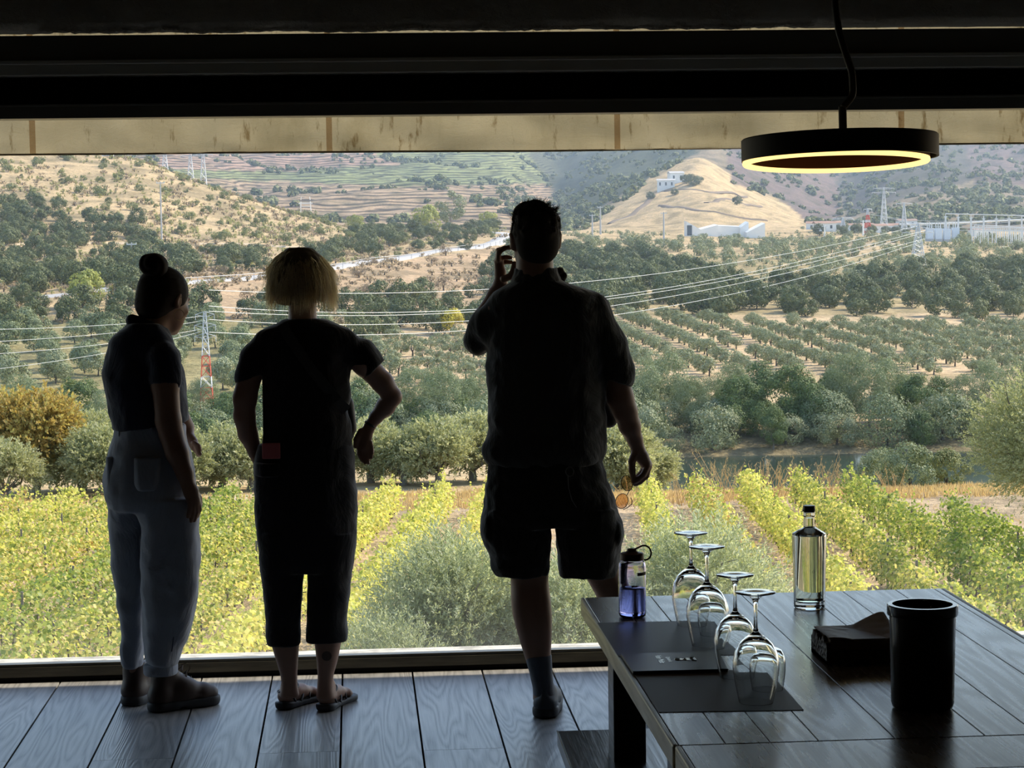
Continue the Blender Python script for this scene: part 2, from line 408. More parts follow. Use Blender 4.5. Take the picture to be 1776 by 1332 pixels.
for p in e_[30:112:2]: mb.box(p[0]-.07, p[0]+.07, p[1]-.07, p[1]+.07, p[2]-1.3, p[2])
mb.build('post', M_RAIL, gr, kind='stuff')
strip('track_surface', [(-200, 610), (0, 622), (200, 640), (380, 640), (520, 640)], 4.5, M_TRACK, kind='structure')
strip('track_surface', [(900, 820), (1100, 830), (1300, 850), (1500, 810), (1620, 790), (1900, 780)], 6, M_TRACK, kind='structure')

M_DTRACK = mat('dark_track', (.17, .13, .09), .95)
def path_hit(pts, w): 
    q = [(p, hit(p, y, 900)[1]) for p, y in pts]; strip('track_surface', q, w, M_DTRACK, kind='structure', lift=.4)
for pts, w in (([(1060, 388), (1110, 362), (1152, 330), (1225, 334), (1292, 341)], 3.2), ([(1148, 356), (1210, 366), (1262, 373), (1330, 383)], 3.0), ([(1226, 352), (1275, 350), (1318, 358)], 2.6)): path_hit(pts, w)
strip('track_surface', [(-260, 100), (0, 101), (200, 103), (420, 104), (560, 105)], 3.2, mat('pale_sandy_path', (.60, .50, .36), .95), kind='structure', lift=.06)
# ================================================================== PLANTS
def unit(v): return v/(np.linalg.norm(v, axis=-1, keepdims=True)+1e-12)
def leafquads(C_, T, N_, l, w):
    """one diamond leaf per row: centre, long axis, normal hint, half length, half width"""
    T = unit(T); B = unit(np.cross(T, N_)); l = np.broadcast_to(l, (len(C_),))[:, None]; w = np.broadcast_to(w, (len(C_),))[:, None]
    v = np.stack([C_+T*l, C_+B*w, C_-T*l, C_-B*w], 1).reshape(-1, 3)
    return v
def crown(r_, n, clumps, leaf, rad=(1, 1, 1), aspect=.6, clump_r=.34, flat=0, up=0.0, fill=.75, low=-.92):
    """leaves gathered on lumps over an ellipsoid of radii rad centred at 0"""
    rad = np.array(rad, float)
    d = unit(r_.normal(size=(clumps, 3))); d[:, 2] = np.where(d[:, 2] < low, -d[:, 2], d[:, 2])
    cr = (fill + (1-fill)*r_.random(clumps)**.5*1.0)[:, None]
    cc = d*rad*cr*(1-clump_r*.55)
    cs = clump_r*rad.min()*(.65+.7*r_.random(clumps))
    k = r_.integers(0, clumps, n); dd = unit(r_.normal(size=(n, 3)) + .35*d[k])
    rr = cs[k][:, None]*(.72+.33*r_.random((n, 1)))
    c = cc[k] + dd*rr*np.array([1, 1, .85])
    nn = unit(dd + .38*d[k] + .36*r_.normal(size=(n, 3))); t = unit(np.cross(nn, r_.normal(size=(n, 3))) + np.array([0, 0, up]))
    s = leaf*(.7+.6*r_.random(n))
    return leafquads(c, t, nn, s*.5, s*.5*aspect)
def quads(n): return np.arange(n*4).reshape(-1, 4)
def stem_mesh(mb, r_, h, r0, lean=.12, forks=3, spread=.5, top=.6):
    base = np.array([0, 0, -.25]); mid = np.array([r_.normal()*lean*h*.3, r_.normal()*lean*h*.3, h*.45])
    mb.tube([base, base*.4+mid*.6, mid], [r0*1.25, r0, r0*.85], 7)
    for i in range(forks):
        a = 2*math.pi*(i+r_.random()*.5)/forks; e = mid+np.array([math.cos(a)*spread*h*.4, math.sin(a)*spread*h*.4, h*top])
        m2 = (mid+e)/2+r_.normal(size=3)*.05*h; mb.tube([mid, m2, e], [r0*.7, r0*.45, r0*.15], 6)
M_BARK = mat('bark', (.09, .075, .06), .9, spec=.15); M_BARK2 = mat('pale_bark', (.20, .18, .15), .9, spec=.15)
G = 1.0
M_OLIVE = leafmat('olive_leaves', [(0, (.16, .185, .09)), (.5, (.25, .28, .15)), (1, (.40, .42, .27))], .18)
M_OAK = leafmat('oak_leaves', [(0, (.065, .085, .035)), (.6, (.125, .15, .055)), (1, (.24, .25, .10))], .15)
M_OAK2 = leafmat('bush_leaves', [(0, (.12, .14, .05)), (.6, (.21, .23, .085)), (1, (.36, .36, .15))], .18)
M_WILLOW = leafmat('willow_leaves', [(0, (.14, .17, .085)), (.6, (.24, .285, .15)), (1, (.38, .41, .25))], .22)
M_ALDER = leafmat('alder_leaves', [(0, (.07, .11, .04)), (.6, (.14, .195, .065)), (1, (.26, .31, .11))], .22)
M_YELLOW = leafmat('yellow_leaves', [(0, (.45, .40, .06)), (1, (.75, .65, .10))], .4)
M_AUTUMN = leafmat('autumn_leaves', [(0, (.30, .22, .08)), (.5, (.50, .36, .12)), (1, (.44, .42, .15))], .42)
M_YGREEN = leafmat('yellow_green_leaves', [(0, (.22, .26, .06)), (1, (.48, .48, .14))], .35)
M_DRY = leafmat('dry_grass', [(0, (.45, .30, .14)), (1, (.72, .55, .30))], .4)
M_DRYBUSH = leafmat('dry_bush_twigs', [(0, (.16, .12, .08)), (1, (.34, .26, .17))], .2)
def tree_data(seed, h, rad, trunk_h, n, clumps, leaf, mleaf, mbark=None, aspect=.6, clump_r=.34, up=0.0, r0=.15, forks=3, two=True, fill=.75, name='tree'):
    """meshes of one kind of tree: foliage, trunk (or both in one mesh for far away ones)"""
    r_ = np.random.default_rng(seed)
    v = crown(r_, n, clumps, leaf, rad, aspect, clump_r, up=up, fill=fill); v[:, 2] += h-rad[2]
    mb = MB(); stem_mesh(mb, r_, max(trunk_h*2.0, .6), r0, forks=forks, spread=.5, top=.7)
    if two:
        fo = np_mesh(name+'_foliage', v, quads(n), [mleaf]); tr = mb.mesh(name+'_trunk'); tr.materials.append(mbark or M_BARK)
        return fo, tr
    tv = np.concatenate(mb.v); f4 = np.array(mb.f4); f4 = f4[:, :4] + len(v)
    return (np_mesh(name, np.concatenate([v, tv]), np.concatenate([quads(n), f4]), [mleaf, mbark or M_BARK],
                    np.concatenate([np.zeros(n), np.ones(len(f4))])),)
def put_tree(name, data, X, Y, s, rz, label, cat, group=None, z=None, sz=1.0):
    loc = (X, Y, float(gz(X, Y)) if z is None else z)
    if len(data) == 2:
        o = empty(name, loc, rz, label=label, cat=cat, group=group); o.scale = (s, s, s*sz)
        link('foliage', data[0], parent=o); link('trunk', data[1], parent=o)
    else:
        o = link(name, data[0], label=label, cat=cat, group=group); o.location = loc; o.rotation_euler = (0, 0, rz); o.scale = (s, s, s*sz)
    return o
def mass(name, datas, spots, **k):
    """many like plants that nobody could count: one object"""
    bufs = []
    for d in datas:
        me = d[0]; v = np.empty(len(me.vertices)*3, np.float32); me.vertices.foreach_get('co', v); v = v.reshape(-1, 3)
        f = np.empty(len(me.loops), np.int32); me.loops.foreach_get('vertex_index', f); mi = np.empty(len(me.polygons), np.int32); me.polygons.foreach_get('material_index', mi)
        bufs.append((v, f.reshape(-1, 4), mi))
    V = []; F = []; MI = []; n = 0
    for i, (X, Y, s, rz) in enumerate(spots):
        v, f, mi = bufs[i % len(bufs)]; c, s_ = math.cos(rz)*s, math.sin(rz)*s; z = float(gz(X, Y))
        w = np.empty_like(v); w[:, 0] = v[:, 0]*c-v[:, 1]*s_+X; w[:, 1] = v[:, 0]*s_+v[:, 1]*c+Y; w[:, 2] = v[:, 2]*s+z
        V.append(w); F.append(f+n); MI.append(mi); n += len(v)
    if not V: return
    me = np_mesh(name, np.concatenate(V), np.concatenate(F), list(datas[0][0].materials), np.concatenate(MI))
    return link(name, me, kind='stuff', **k)
def scatter(poly, spacing, seed, jit=.45, y0=250, y1=1100, rot=0.0, sy=None, drop=0.0, mask=None):
    """points on the land inside a region of the view, one about every `spacing` metres"""
    r_ = np.random.default_rng(seed); sy = sy or spacing
    xs = np.arange(-430, 800, spacing); ys = np.arange(y0-200, y1+200, sy); X, Y = np.meshgrid(xs, ys); X = X.ravel(); Y = Y.ravel()
    X = X + (r_.random(X.shape)-.5)*2*jit*spacing; Y = Y + (r_.random(X.shape)-.5)*2*jit*sy
    c, s = math.cos(rot), math.sin(rot); X, Y = X*c-(Y-y0)*s, X*s+(Y-y0)*c+y0
    ok = (Y > y0) & (Y < y1) & (r_.random(X.shape) > drop); X, Y = X[ok], Y[ok]
    a = X/Y; ok = (a > Ag[3]) & (a < Ag[-4]); X, Y = X[ok], Y[ok]
    Z = gz(X, Y); px, py = proj(X, Y, Z); ok = inpoly(px, py, poly)
    # keep only spots in plain sight of the window
    X, Y, Z, px, py = X[ok], Y[ok], Z[ok], px[ok], py[ok]
    vis = np.ones(len(X), bool); e = (Z+2.5-CAMZ)/Y
    for fr in np.linspace(.3, .985, 60):
        yy = Y*fr; zz = gz(X*fr, yy); vis &= (zz-CAMZ)/yy < e
    return X[vis], Y[vis], px[vis], py[vis]
def plant(name, datas, spots, label, cat, group, srange=(.8, 1.2), seed=1, limit=300, stuff_label=None, sz=1.0):
    X, Y, px, py = spots; r_ = np.random.default_rng(seed); o_ = np.argsort(Y); inv = (px > -30) & (px < 1806)
    o_ = o_[inv[o_]]; s = srange[0]+(srange[1]-srange[0])*r_.random(len(X)); rz = r_.random(len(X))*6.28
    for i in o_[:limit]: put_tree(name, datas[int(r_.integers(len(datas)))], X[i], Y[i], s[i], rz[i], label, cat, group, sz=.85+.3*r_.random())
    rest = [(X[i], Y[i], s[i], rz[i]) for i in o_[limit:]]
    if rest: mass(name+'s_beyond', datas, rest, label=stuff_label or label, cat=cat)
    return len(o_)
# ---- meshes
OLIVE = [tree_data(s, 3.2, (2.05, 2.05, 1.42), .9, 1100, 16, .30, M_OLIVE, two=False, name='olive', clump_r=.5, r0=.16) for s in range(6)]
OAKB = [tree_data(20+s, 6.2, (4.0, 4.0, 3.2), 1.0, 2200, 26, .52, M_OAK, two=False, name='oak', clump_r=.42) for s in range(6)]
BUSH = [tree_data(40+s, 2.6, (1.9, 1.9, 1.5), .4, 700, 12, .36, M_OAK2, two=False, name='bush', clump_r=.5) for s in range(5)]
DRYB = [tree_data(60+s, 2.2, (1.6, 1.6, 1.2), .4, 500, 10, .34, M_DRYBUSH, two=False, name='dry_bush', clump_r=.5, aspect=.25) for s in range(3)]
# ---- olive grove across the river, in rows
sp = scatter([(860, 560), (1040, 550), (1200, 556), (1400, 566), (1800, 566), (1800, 655), (1560, 650), (1300, 652), (860, 668)], 6.8, 3, .07, 318, 460, rot=.07, sy=3.9, drop=.04)
sp2 = scatter([(640, 592), (860, 592), (870, 690), (640, 690)], 7.0, 4, .07, 318, 430, rot=.40, sy=4.2, drop=.05)
sp = tuple(np.concatenate([a, b_]) for a, b_ in zip(sp, sp2))
n1 = plant('olive_tree', OLIVE, sp, 'round grey-green olive tree in a row of the planted grove across the river', 'olive tree', 'olive trees in the rows of the grove across the river', (.66, .90), 5, 300,
           'further round grey-green olive trees at the back of the planted grove')
# ---- dark oaks behind the grove
sp = scatter([(985, 440), (1120, 446), (1190, 470), (1260, 492), (1440, 500), (1560, 486), (1640, 470), (1800, 462), (1800, 566), (1400, 560), (1200, 556), (985, 550)], 8.4, 8, .48, 425, 700, drop=.2)
n2 = plant('oak_tree', OAKB, sp, 'dark green bushy oak in the wood above the olive grove', 'oak tree', 'dark oaks in the wood above the olive grove', (.5, .95), 6, 300, 'further dark green oaks high in the wood above the grove')
sp = scatter([(985, 405), (1800, 412), (1800, 462), (1640, 470), (1560, 486), (1440, 500), (1260, 492), (1190, 470), (1120, 446), (985, 440)], 11.5, 9, .48, 520, 880, drop=.42)
OL2 = [tree_data(70+s, 3.3, (2.3, 2.3, 1.75), .5, 700, 12, .40, M_OLIVE, two=False, name='far_olive', clump_r=.5) for s in range(4)]
n3 = plant('wild_olive_tree', OL2, sp, 'small pale green tree scattered on the dry slope below the far white building', 'tree', 'pale trees on the dry slope below the white building', (.7, 1.35), 7, 300, 'further pale trees on the plateau')
# ---- trees on the left hand hill
sp = scatter([(-60, 345), (60, 350), (130, 378), (270, 392), (260, 428), (-60, 432)], 8.2, 12, .48, 500, 900, drop=.15)
n4 = plant('holm_oak', OAKB, sp, 'dense dark holm oak in the band above the dirt track on the hill', 'oak tree', 'holm oaks above the dirt track on the hill', (.45, .9), 8, 300)
sp = scatter([(-60, 437), (250, 440), (420, 440), (480, 450), (600, 425), (640, 440), (560, 462), (340, 486), (-60, 520)], 9.0, 13, .48, 420, 700, drop=.2)
n5 = plant('holm_oak', OAKB, sp, 'dark holm oak in the belt between the dirt track and the pale road', 'oak tree', 'holm oaks between the dirt track and the road', (.4, .85), 9, 300)
sp = scatter([(-60, 240), (250, 272), (450, 343), (640, 400), (700, 420), (560, 430), (300, 425), (-60, 420)], 13.5, 14, .48, 480, 930, drop=.25)
n6 = plant('hill_bush', BUSH, sp, 'small round green bush on the dry grassy hillside', 'bush', 'green bushes on the dry hillside', (.45, 1.25), 10, 300, 'further green bushes near the crest of the dry hill')
sp = scatter([(600, 405), (780, 400), (860, 395), (860, 428), (780, 436), (640, 452)], 11, 15, .48, 520, 1000, drop=.3)
n7 = plant('roadside_tree', OAKB[:3]+BUSH[:2], sp, 'dark rounded tree on the rise above the bend of the road', 'tree', 'trees above the bend of the road', (.5, .8), 11, 120)
# ---- slope under the road
sp = scatter([(-60, 525), (330, 498), (340, 545), (640, 530), (800, 520), (880, 440), (990, 440), (990, 545), (850, 590), (-60, 600)], 8.5, 16, .48, 380, 760, drop=.2)
n8 = plant('valley_tree', OAKB[:4]+OL2, sp, 'bushy green tree at the foot of the dry bank below the road', 'tree', 'bushy trees at the foot of the bank below the road', (.55, .95), 12, 300, 'further bushy trees below the road')
sp = scatter([(-60, 560), (560, 560), (560, 690), (-60, 690)], 7.5, 17, .48, 262, 440, drop=.2)
n9 = plant('valley_tree', [tree_data(80+s, 6.0, (3.2, 3.2, 2.8), 1.0, 2600, 24, .40, M_OLIVE if s % 2 else M_WILLOW, two=False, name='vtree', clump_r=.42) for s in range(4)], sp,
           'grey-green tree filling the valley floor left of the olive grove', 'tree', 'grey-green trees on the valley floor', (.42, .8), 13, 300)
sp = scatter([(330, 480), (850, 432), (870, 520), (600, 550), (340, 540)], 21, 18, .48, 400, 760, drop=.45)
n10 = plant('bare_bush', DRYB, sp, 'thin brown half-bare bush on the tan bank below the road', 'bush', 'half-bare brown bushes on the tan bank below the road', (.8, 1.6), 14, 60)
print('counts', n1, n2, n3, n4, n5, n6, n7, n8, n9, n10)
# ---- single trees the photo shows apart
def solo(name, px, Y, hgt, data, hdata, label, cat, z=None, dx=0, sz=1.0, rz=0.0):
    X = ray(px, 500)[0]*Y; return put_tree(name, data, X, Y, hgt/hdata, rz, label, cat, z=z, sz=sz)
YEL = tree_data(101, 5, (2.0, 2.0, 2.3), .8, 1500, 14, .36, M_YELLOW, two=True, name='yellow', clump_r=.5)
solo('yellow_tree', 784, 400, 5.2, YEL, 5, 'small bright yellow tree at the edge of the grove beside the man', 'tree')
solo('autumn_tree', 519*1.0, 415, 3.6, YEL, 5, 'small yellowing tree low in the valley between the two women', 'tree')
POP = [tree_data(110+s, 6.5, (3.4, 3.4, 3.0), 1.2, 2200, 18, .5, M_YGREEN, two=True, name='poplar', clump_r=.45) for s in range(2)]
solo('yellow_green_tree', 150, 425, 7.0, POP[0], 6.5, 'yellow-green broad tree just under the road at the far left', 'tree')
solo('yellow_green_tree', 620, 925, 9, POP[1], 6.5, 'yellow-green tree by the start of the road bend', 'tree')
solo('yellow_green_tree', 742, 905, 12, POP[0], 6.5, 'larger yellow-green tree beside the tall grey eucalyptus', 'tree')
solo('yellow_green_tree', 850, 960, 10, POP[1], 6.5, 'yellow-green bush right where the road bends behind the man', 'tree')
EUC = tree_data(120, 16, (6, 6, 6.5), 5, 2600, 22, .7, M_OLIVE, M_BARK2, name='eucalyptus', clump_r=.33)
solo('eucalyptus_tree', 785, 880, 17, EUC, 16, 'tall airy grey eucalyptus standing above the bend of the road', 'tree')
# ---- belt of trees along the far bank of the river
def river_kind(seed, h, w, ml, up, asp, leafs=.25, n=11000, cl=58):
    return tree_data(seed, h, (w, w*.8, h*.50), h*.16, n, cl, leafs, ml, M_BARK2, aspect=asp, clump_r=.34, up=up, r0=.17, forks=5, name='river_tree', fill=.55)
WIL = [river_kind(200+s, 11, 4.2, M_WILLOW, .9, .38) for s in range(3)]
ALD = [river_kind(210+s, 9.5, 4.2, M_ALDER, 0, .7) for s in range(3)]
SHR = [tree_data(220+s, 4.2, (3.0, 2.6, 2.3), .4, 5000, 26, .20, [M_ALDER, M_WILLOW, M_OLIVE][s], M_BARK, aspect=.5, clump_r=.4, name='shrub') for s in range(3)]
RT = [  # photo x, distance, height, kind, words
 (620, 262, 9.5, 'A', 'first dark alder right of the middle woman'), (668, 258, 9.0, 'A', 'dark alder behind her bent elbow'), (712, 265, 11.0, 'W', 'feathery pale willow between her elbow and the man'),
 (762, 258, 11.8, 'W', 'tall feathery willow next left of the man'), (815, 262, 10.5, 'W', 'touching the outline of the man'), (735, 249, 7.5, 'A', 'lower dark tree in front of the feathery willows'),
 (800, 248, 6.5, 'A', 'low shadowed tree beside his shirt'), (1105, 262, 12.0, 'W', 'tall pale willow next right of the man'), (1150, 266, 13.0, 'W', 'tallest pale willow by his forearm'),
 (1195, 258, 9.5, 'W', 'rounded willow left of the dark alders'), (1232, 262, 9.5, 'W', 'soft grey above the reeds'), (1282, 258, 9.5, 'A', 'first broad alder above the river'),
 (1320, 264, 10.5, 'A', 'dark alder behind its broad neighbour'), (1368, 258, 11.0, 'A', 'dark and domed at mid belt'), (1412, 255, 8.5, 'A', 'yellowish alder below the domed one'),
 (1470, 260, 12.5, 'W', 'tall with upright sprays above the bottle'), (1508, 258, 13.0, 'W', 'topmost of the belt above the bottle'), (1550, 262, 11.5, 'W', 'last of the tall clump'),
 (1590, 256, 9.0, 'A', 'dark tree before the gap in the belt'), (1632, 262, 8.0, 'A', 'low dark tree under the pale field strip'), (1672, 258, 9.0, 'W', 'grey willow near the big olive at the right'),
 (1712, 260, 11.0, 'W', 'tall, next to the big olive'), (1760, 262, 11.0, 'W', 'willow behind the big olive at the right edge'), (1805, 258, 10, 'A', 'alder cut by the right edge'),
 (575, 268, 9.0, 'A', 'alder hidden partly by the middle woman'), (470, 262, 9.5, 'A', 'alder behind the waist of the middle woman'), (425, 256, 8.0, 'A', 'dark alder in the gap between the two women'),
 (384, 262, 6.5, 'W', 'willow in the gap between the two women'), (336, 252, 6.0, 'A', 'low alder beside the arm of the left woman'), (300, 262, 9, 'A', 'alder behind the left woman'),
 (225, 262, 9.0, 'A', 'alder behind her back'), (178, 256, 9.5, 'W', 'grey willow left of her back'), (130, 264, 10.5, 'A', 'dark alder at the far left of the belt'), (85, 255, 8.5, 'A', 'dark alder above the autumn tree'),
 (35, 262, 11.5, 'W', 'silvery willow at the left edge'), (-15, 258, 10.5, 'W', 'silvery willow cut by the left edge'), (1340, 249, 6.5, 'A', 'low yellowish tree at the waterline'), (1600, 248, 6.0, 'A', 'low dark tree leaning over the water')]
r_ = np.random.default_rng(31)
for i, (px, Y, h, kd, words) in enumerate(RT):
    d = (WIL if kd == 'W' else ALD)[i % 3]; solo('willow_tree' if kd == 'W' else 'alder_tree', px, Y, h*.76, d, 11 if kd == 'W' else 9.5,
        ('pale feathery willow on the far riverbank, ' if kd == 'W' else 'dark green alder on the far riverbank, ')+words, 'tree', sz=1.0, rz=i*1.7)
sp = scatter([(300, 745), (1800, 745), (1800, 806), (1100, 806), (300, 812)], 4.2, 41, .45, 249, 262, drop=.03)
sp2 = scatter([(250, 600), (1575, 600), (1575, 800), (250, 800)], 5.4, 43, .45, 262, 276, drop=.08)
plant('riverside_tree', WIL+ALD, sp2, 'tree in the back rank of the belt along the far riverbank', 'tree', 'trees in the back rank of the riverbank belt', (.46, .66), 16, 300)
plant('riverside_shrub', SHR, sp, 'low leafy shrub hanging over the waterline of the far bank', 'shrub', 'shrubs along the waterline of the far bank', (.7, 1.35), 15, 300)
# ---- scrub on the far slopes (nobody could count it)
def scrub():
    ks = [tree_data(90+s, 2.2, (2.1, 2.1, 1.3), .3, 46, 6, 1.25, [M_OAK, M_OAK2][s % 2], two=False, name='scrub', clump_r=.6) for s in range(4)]
    for ml, kk, nm, lb in ((M_OAK, ks[0::2], 'dark_scrub', 'dark scrub bushes speckling the far mountain slopes'), (M_OAK2, ks[1::2], 'pale_scrub', 'paler scrub bushes speckling the far mountain slopes')):
        r_ = np.random.default_rng(len(nm)); n = 9000; px = r_.uniform(-60, 1840, n); Y = np.exp(r_.uniform(math.log(1150), math.log(3000), n)); X = np.array([ray(p, 330)[0] for p in px])*Y
        m_ = fbm(X/60, Y/80, 61, 3)+.3*r_.random(n); qx, qy = proj(X, Y, gz(X, Y)); terr_ = inpoly(qx, qy, [(240, 240), (940, 240), (960, 410), (240, 410)]); knoll = inpoly(qx, qy, [(1215, 258), (1262, 262), (1268, 318), (1405, 372), (1400, 415), (990, 415)]); heath = inpoly(qx, qy, [(1255, 240), (1470, 240), (1452, 380), (1268, 318)])
        ok = (m_ > np.where(terr_, .35, np.where(knoll, .95, np.where(heath, .25, -.15)))) & (qy > 235) & (qy < 408); idx = np.where(ok)[0]
        mass(nm, kk, [(X[i], Y[i], .8+1.5*r_.random()**2, r_.random()*6) for i in idx], label=lb, cat='scrub'); print(nm, len(idx))
scrub()

# ---- low undergrowth on the near hillsides
M_UGREEN = leafmat('undergrowth_leaves', [(0, (.26, .27, .10)), (1, (.50, .46, .20))], .3); M_UBROWN = leafmat('dry_undergrowth', [(0, (.24, .18, .11)), (1, (.46, .36, .23))], .2)
def undergrowth():
    for ml, nm, lb, sd_, poly, n in ((M_UGREEN, 'green_undergrowth', 'small yellow-green undergrowth dotting the dry hillside', 3, [(-60, 240), (250, 270), (640, 398), (880, 400), (640, 450), (330, 500), (-60, 530)], 1900), (M_UBROWN, 'brown_undergrowth', 'small brown undergrowth on the dry banks', 4, [(-60, 240), (250, 270), (640, 398), (880, 400), (880, 520), (640, 560), (-60, 570)], 2600),
              (M_OLIVE, 'grey_undergrowth', 'small grey-green undergrowth on the slope under the village', 5, [(960, 400), (1800, 405), (1800, 520), (960, 540)], 1500)):
        k = [tree_data(95+sd_*3+s, 1.1, (1.0, 1.0, .75), .2, 60, 5, .42, ml, two=False, name='under', clump_r=.6) for s in range(2)]
        r_ = np.random.default_rng(sd_); px = r_.uniform(-60, 1820, n*4); Y = r_.uniform(400, 960, n*4); X = np.array([ray(p, 430)[0] for p in px])*Y; qx, qy = proj(X, Y, gz(X, Y)); ok = inpoly(qx, qy, poly) & (fbm(X/14, Y/20, 71+sd_, 3) > -.12); i_ = np.where(ok)[0][:n]
        mass(nm, k, [(X[i], Y[i], .5+1.0*r_.random()**2, r_.random()*6) for i in i_], label=lb, cat='undergrowth')
undergrowth()
sp = scatter([(1385, 374), (1640, 366), (1690, 412), (1385, 416)], 13, 51, .48, 900, 1180, drop=.55)
plant('village_tree', OAKB[:3]+OL2[:2], sp, 'dark tree among the white village houses', 'tree', 'dark trees among the village houses', (.45, .8), 17, 120)
for i, (px, py, h, w) in enumerate([(1190, 318, 5.5, 'tall dark tree beside the white houses on the tan hill'), (1203, 322, 7.5, 'tallest dark tree right of the white houses on the tan hill'), (1214, 320, 5, 'last dark tree right of the white houses on the tan hill'), (1130, 345, 4.5, 'round bush below the white houses on the tan hill'), (1172, 338, 4, 'green bush below the lower white house'), (1280, 356, 5, 'bush among rocks on the tan hill')]):
    solo('hill_tree', px, hit(px, py, 1000)[1], h, OAKB[i % 5], 6.2, w, 'tree')
# ================================================================== VINEYARD AND NEAR TREES
M_VINE = leafmat('vine_leaves', [(0, (.15, .21, .05)), (.3, (.31, .36, .08)), (.6, (.58, .55, .16)), (.82, (.74, .62, .24)), (.90, (.52, .32, .16)), (1, (.28, .12, .08))], .48, .5)
M_VINEG = leafmat('green_vine_leaves', [(0, (.11, .17, .045)), (.45, (.24, .31, .07)), (.8, (.48, .49, .13)), (1, (.62, .48, .20))], .48, .5)
M_VINEY = leafmat('golden_vine_leaves', [(0, (.24, .30, .06)), (.3, (.50, .51, .13)), (.75, (.76, .68, .22)), (1, (.66, .44, .18))], .5, .5)
M_STAKE = mat('weathered_stake', (.20, .17, .14), .9)
VA = ray(1010, 540)[0]
def vine_row(off, y0, y1, ml, label, seed):
    r_ = np.random.default_rng(seed); L_ = y1-y0; per = 240
    # vigour varies from plant to plant
    n = int(L_*per); yy = y0 + L_*r_.random(n)
    pl = np.floor(yy/1.15).astype(int); vig = .78+.34*np.random.default_rng(seed+5).random(pl.max()+1); g = vig[pl]
    ph = (yy/1.15-pl-.5)
    keep = r_.random(n) < (.35+.65*g)*(1-.55*np.abs(ph)); yy, g, pl = yy[keep], g[keep], pl[keep]; n = len(yy)
    u = r_.random(n)**.8; h = .18+1.42*u*g; wv = .50*np.sqrt(np.clip(1-((u-.5)/.62)**2, .05, 1))
    side = r_.normal(size=n)*.55; side = np.clip(side, -1.25, 1.25)*wv
    x = VA*yy+off+side; z = gz(x, yy)+h
    c = np.stack([x, yy, z], 1)
    # drooping and upright canes
    t = unit(r_.normal(size=(n, 3))); nn = unit(np.stack([side/.3, r_.normal(size=n)*.6, .6+r_.random(n)], 1))
    s = .118*(.65+.6*r_.random(n)); v = leafquads(c, t, nn, s*.62, s*.52)
    nc = int(L_*1.3); cy_ = y0+L_*r_.random(nc); cs_ = r_.normal(size=nc)*.22; ch = 1.25+.35*r_.random(nc)
    k = 9; base = np.stack([VA*cy_+off+cs_, cy_, gz(VA*cy_+off, cy_)+ch], 1); dirs = unit(np.stack([r_.normal(size=nc)*.5, r_.normal(size=nc)*.5, .4+r_.random(nc)], 1))
    cc = (base[:, None, :]+dirs[:, None, :]*np.linspace(0, .55, k)[None, :, None]).reshape(-1, 3)+r_.normal(size=(nc*k, 3))*.035
    v2 = leafquads(cc, unit(r_.normal(size=cc.shape)), unit(r_.normal(size=cc.shape)), .055, .048)
    v = np.concatenate([v, v2]); root = empty('trellised_vine', (float(VA*y0+off), y0, float(gz(VA*y0+off, y0))), label=label, cat='vine row', group='rows of grapevines in the vineyard')
    v = v-np.array(root.location)
    link('foliage', np_mesh('vine_foliage', v, quads(len(v)//4), [ml]), parent=root)
    mb = MB(); yv = np.arange(y0+.5, y1, 1.15)
    for q in yv:
        X = VA*q+off; Z = float(gz(X, q)); p = np.array([X, q, Z])-np.array(root.location)
        mb.tube([p+(0, 0, -.1), p+(r_.normal()*.04, r_.normal()*.05, .35), p+(r_.normal()*.06, r_.normal()*.08, .8)], [.03, .024, .016], 5)
    mb.build('stems', M_BARK, root, kind='stuff')
    mb = MB()
    for q in np.arange(y0+.2, y1, 5.75):
        X = VA*q+off; Z = float(gz(X, q)); p = np.array([X, q, Z])-np.array(root.location); mb.box(p[0]-.03, p[0]+.03, p[1]-.03, p[1]+.03, p[2]-.3, p[2]+1.62)
    mb.build('post', M_STAKE, root, kind='stuff')
ordn = ['first', 'second', 'third', 'fourth', 'fifth', 'sixth', 'seventh', 'eighth', 'ninth', 'tenth', 'eleventh', 'twelfth', 'thirteenth']
for k in range(13):
    off = -3.85-2.2*k; ml = [M_VINEY, M_VINEY, M_VINEY, M_VINE, M_VINE, M_VINEG, M_VINE, M_VINE, M_VINEY, M_VINE, M_VINEG, M_VINE, M_VINE][k]
    y0 = 64 if k == 0 else 53 if k == 1 else 46
    if k > 7: y0 = 60
    vine_row(off, y0, 94-.12*k, ml, 'yellow-green vine row, %s one to the left of the bare path behind the man' % ordn[k], 300+k)
for k in range(6):
    off = 2.65+2.2*k; ml = [M_VINEY, M_VINE, M_VINEY, M_VINE, M_VINEG, M_VINEG][k]
    vine_row(off, [62, 47, 45, 42, 40, 38][k], [93, 94, 94.5, 94, 93, 80][k], ml, 'yellow-green vine row, %s one to the right of the bare path behind the man' % ordn[k], 330+k)
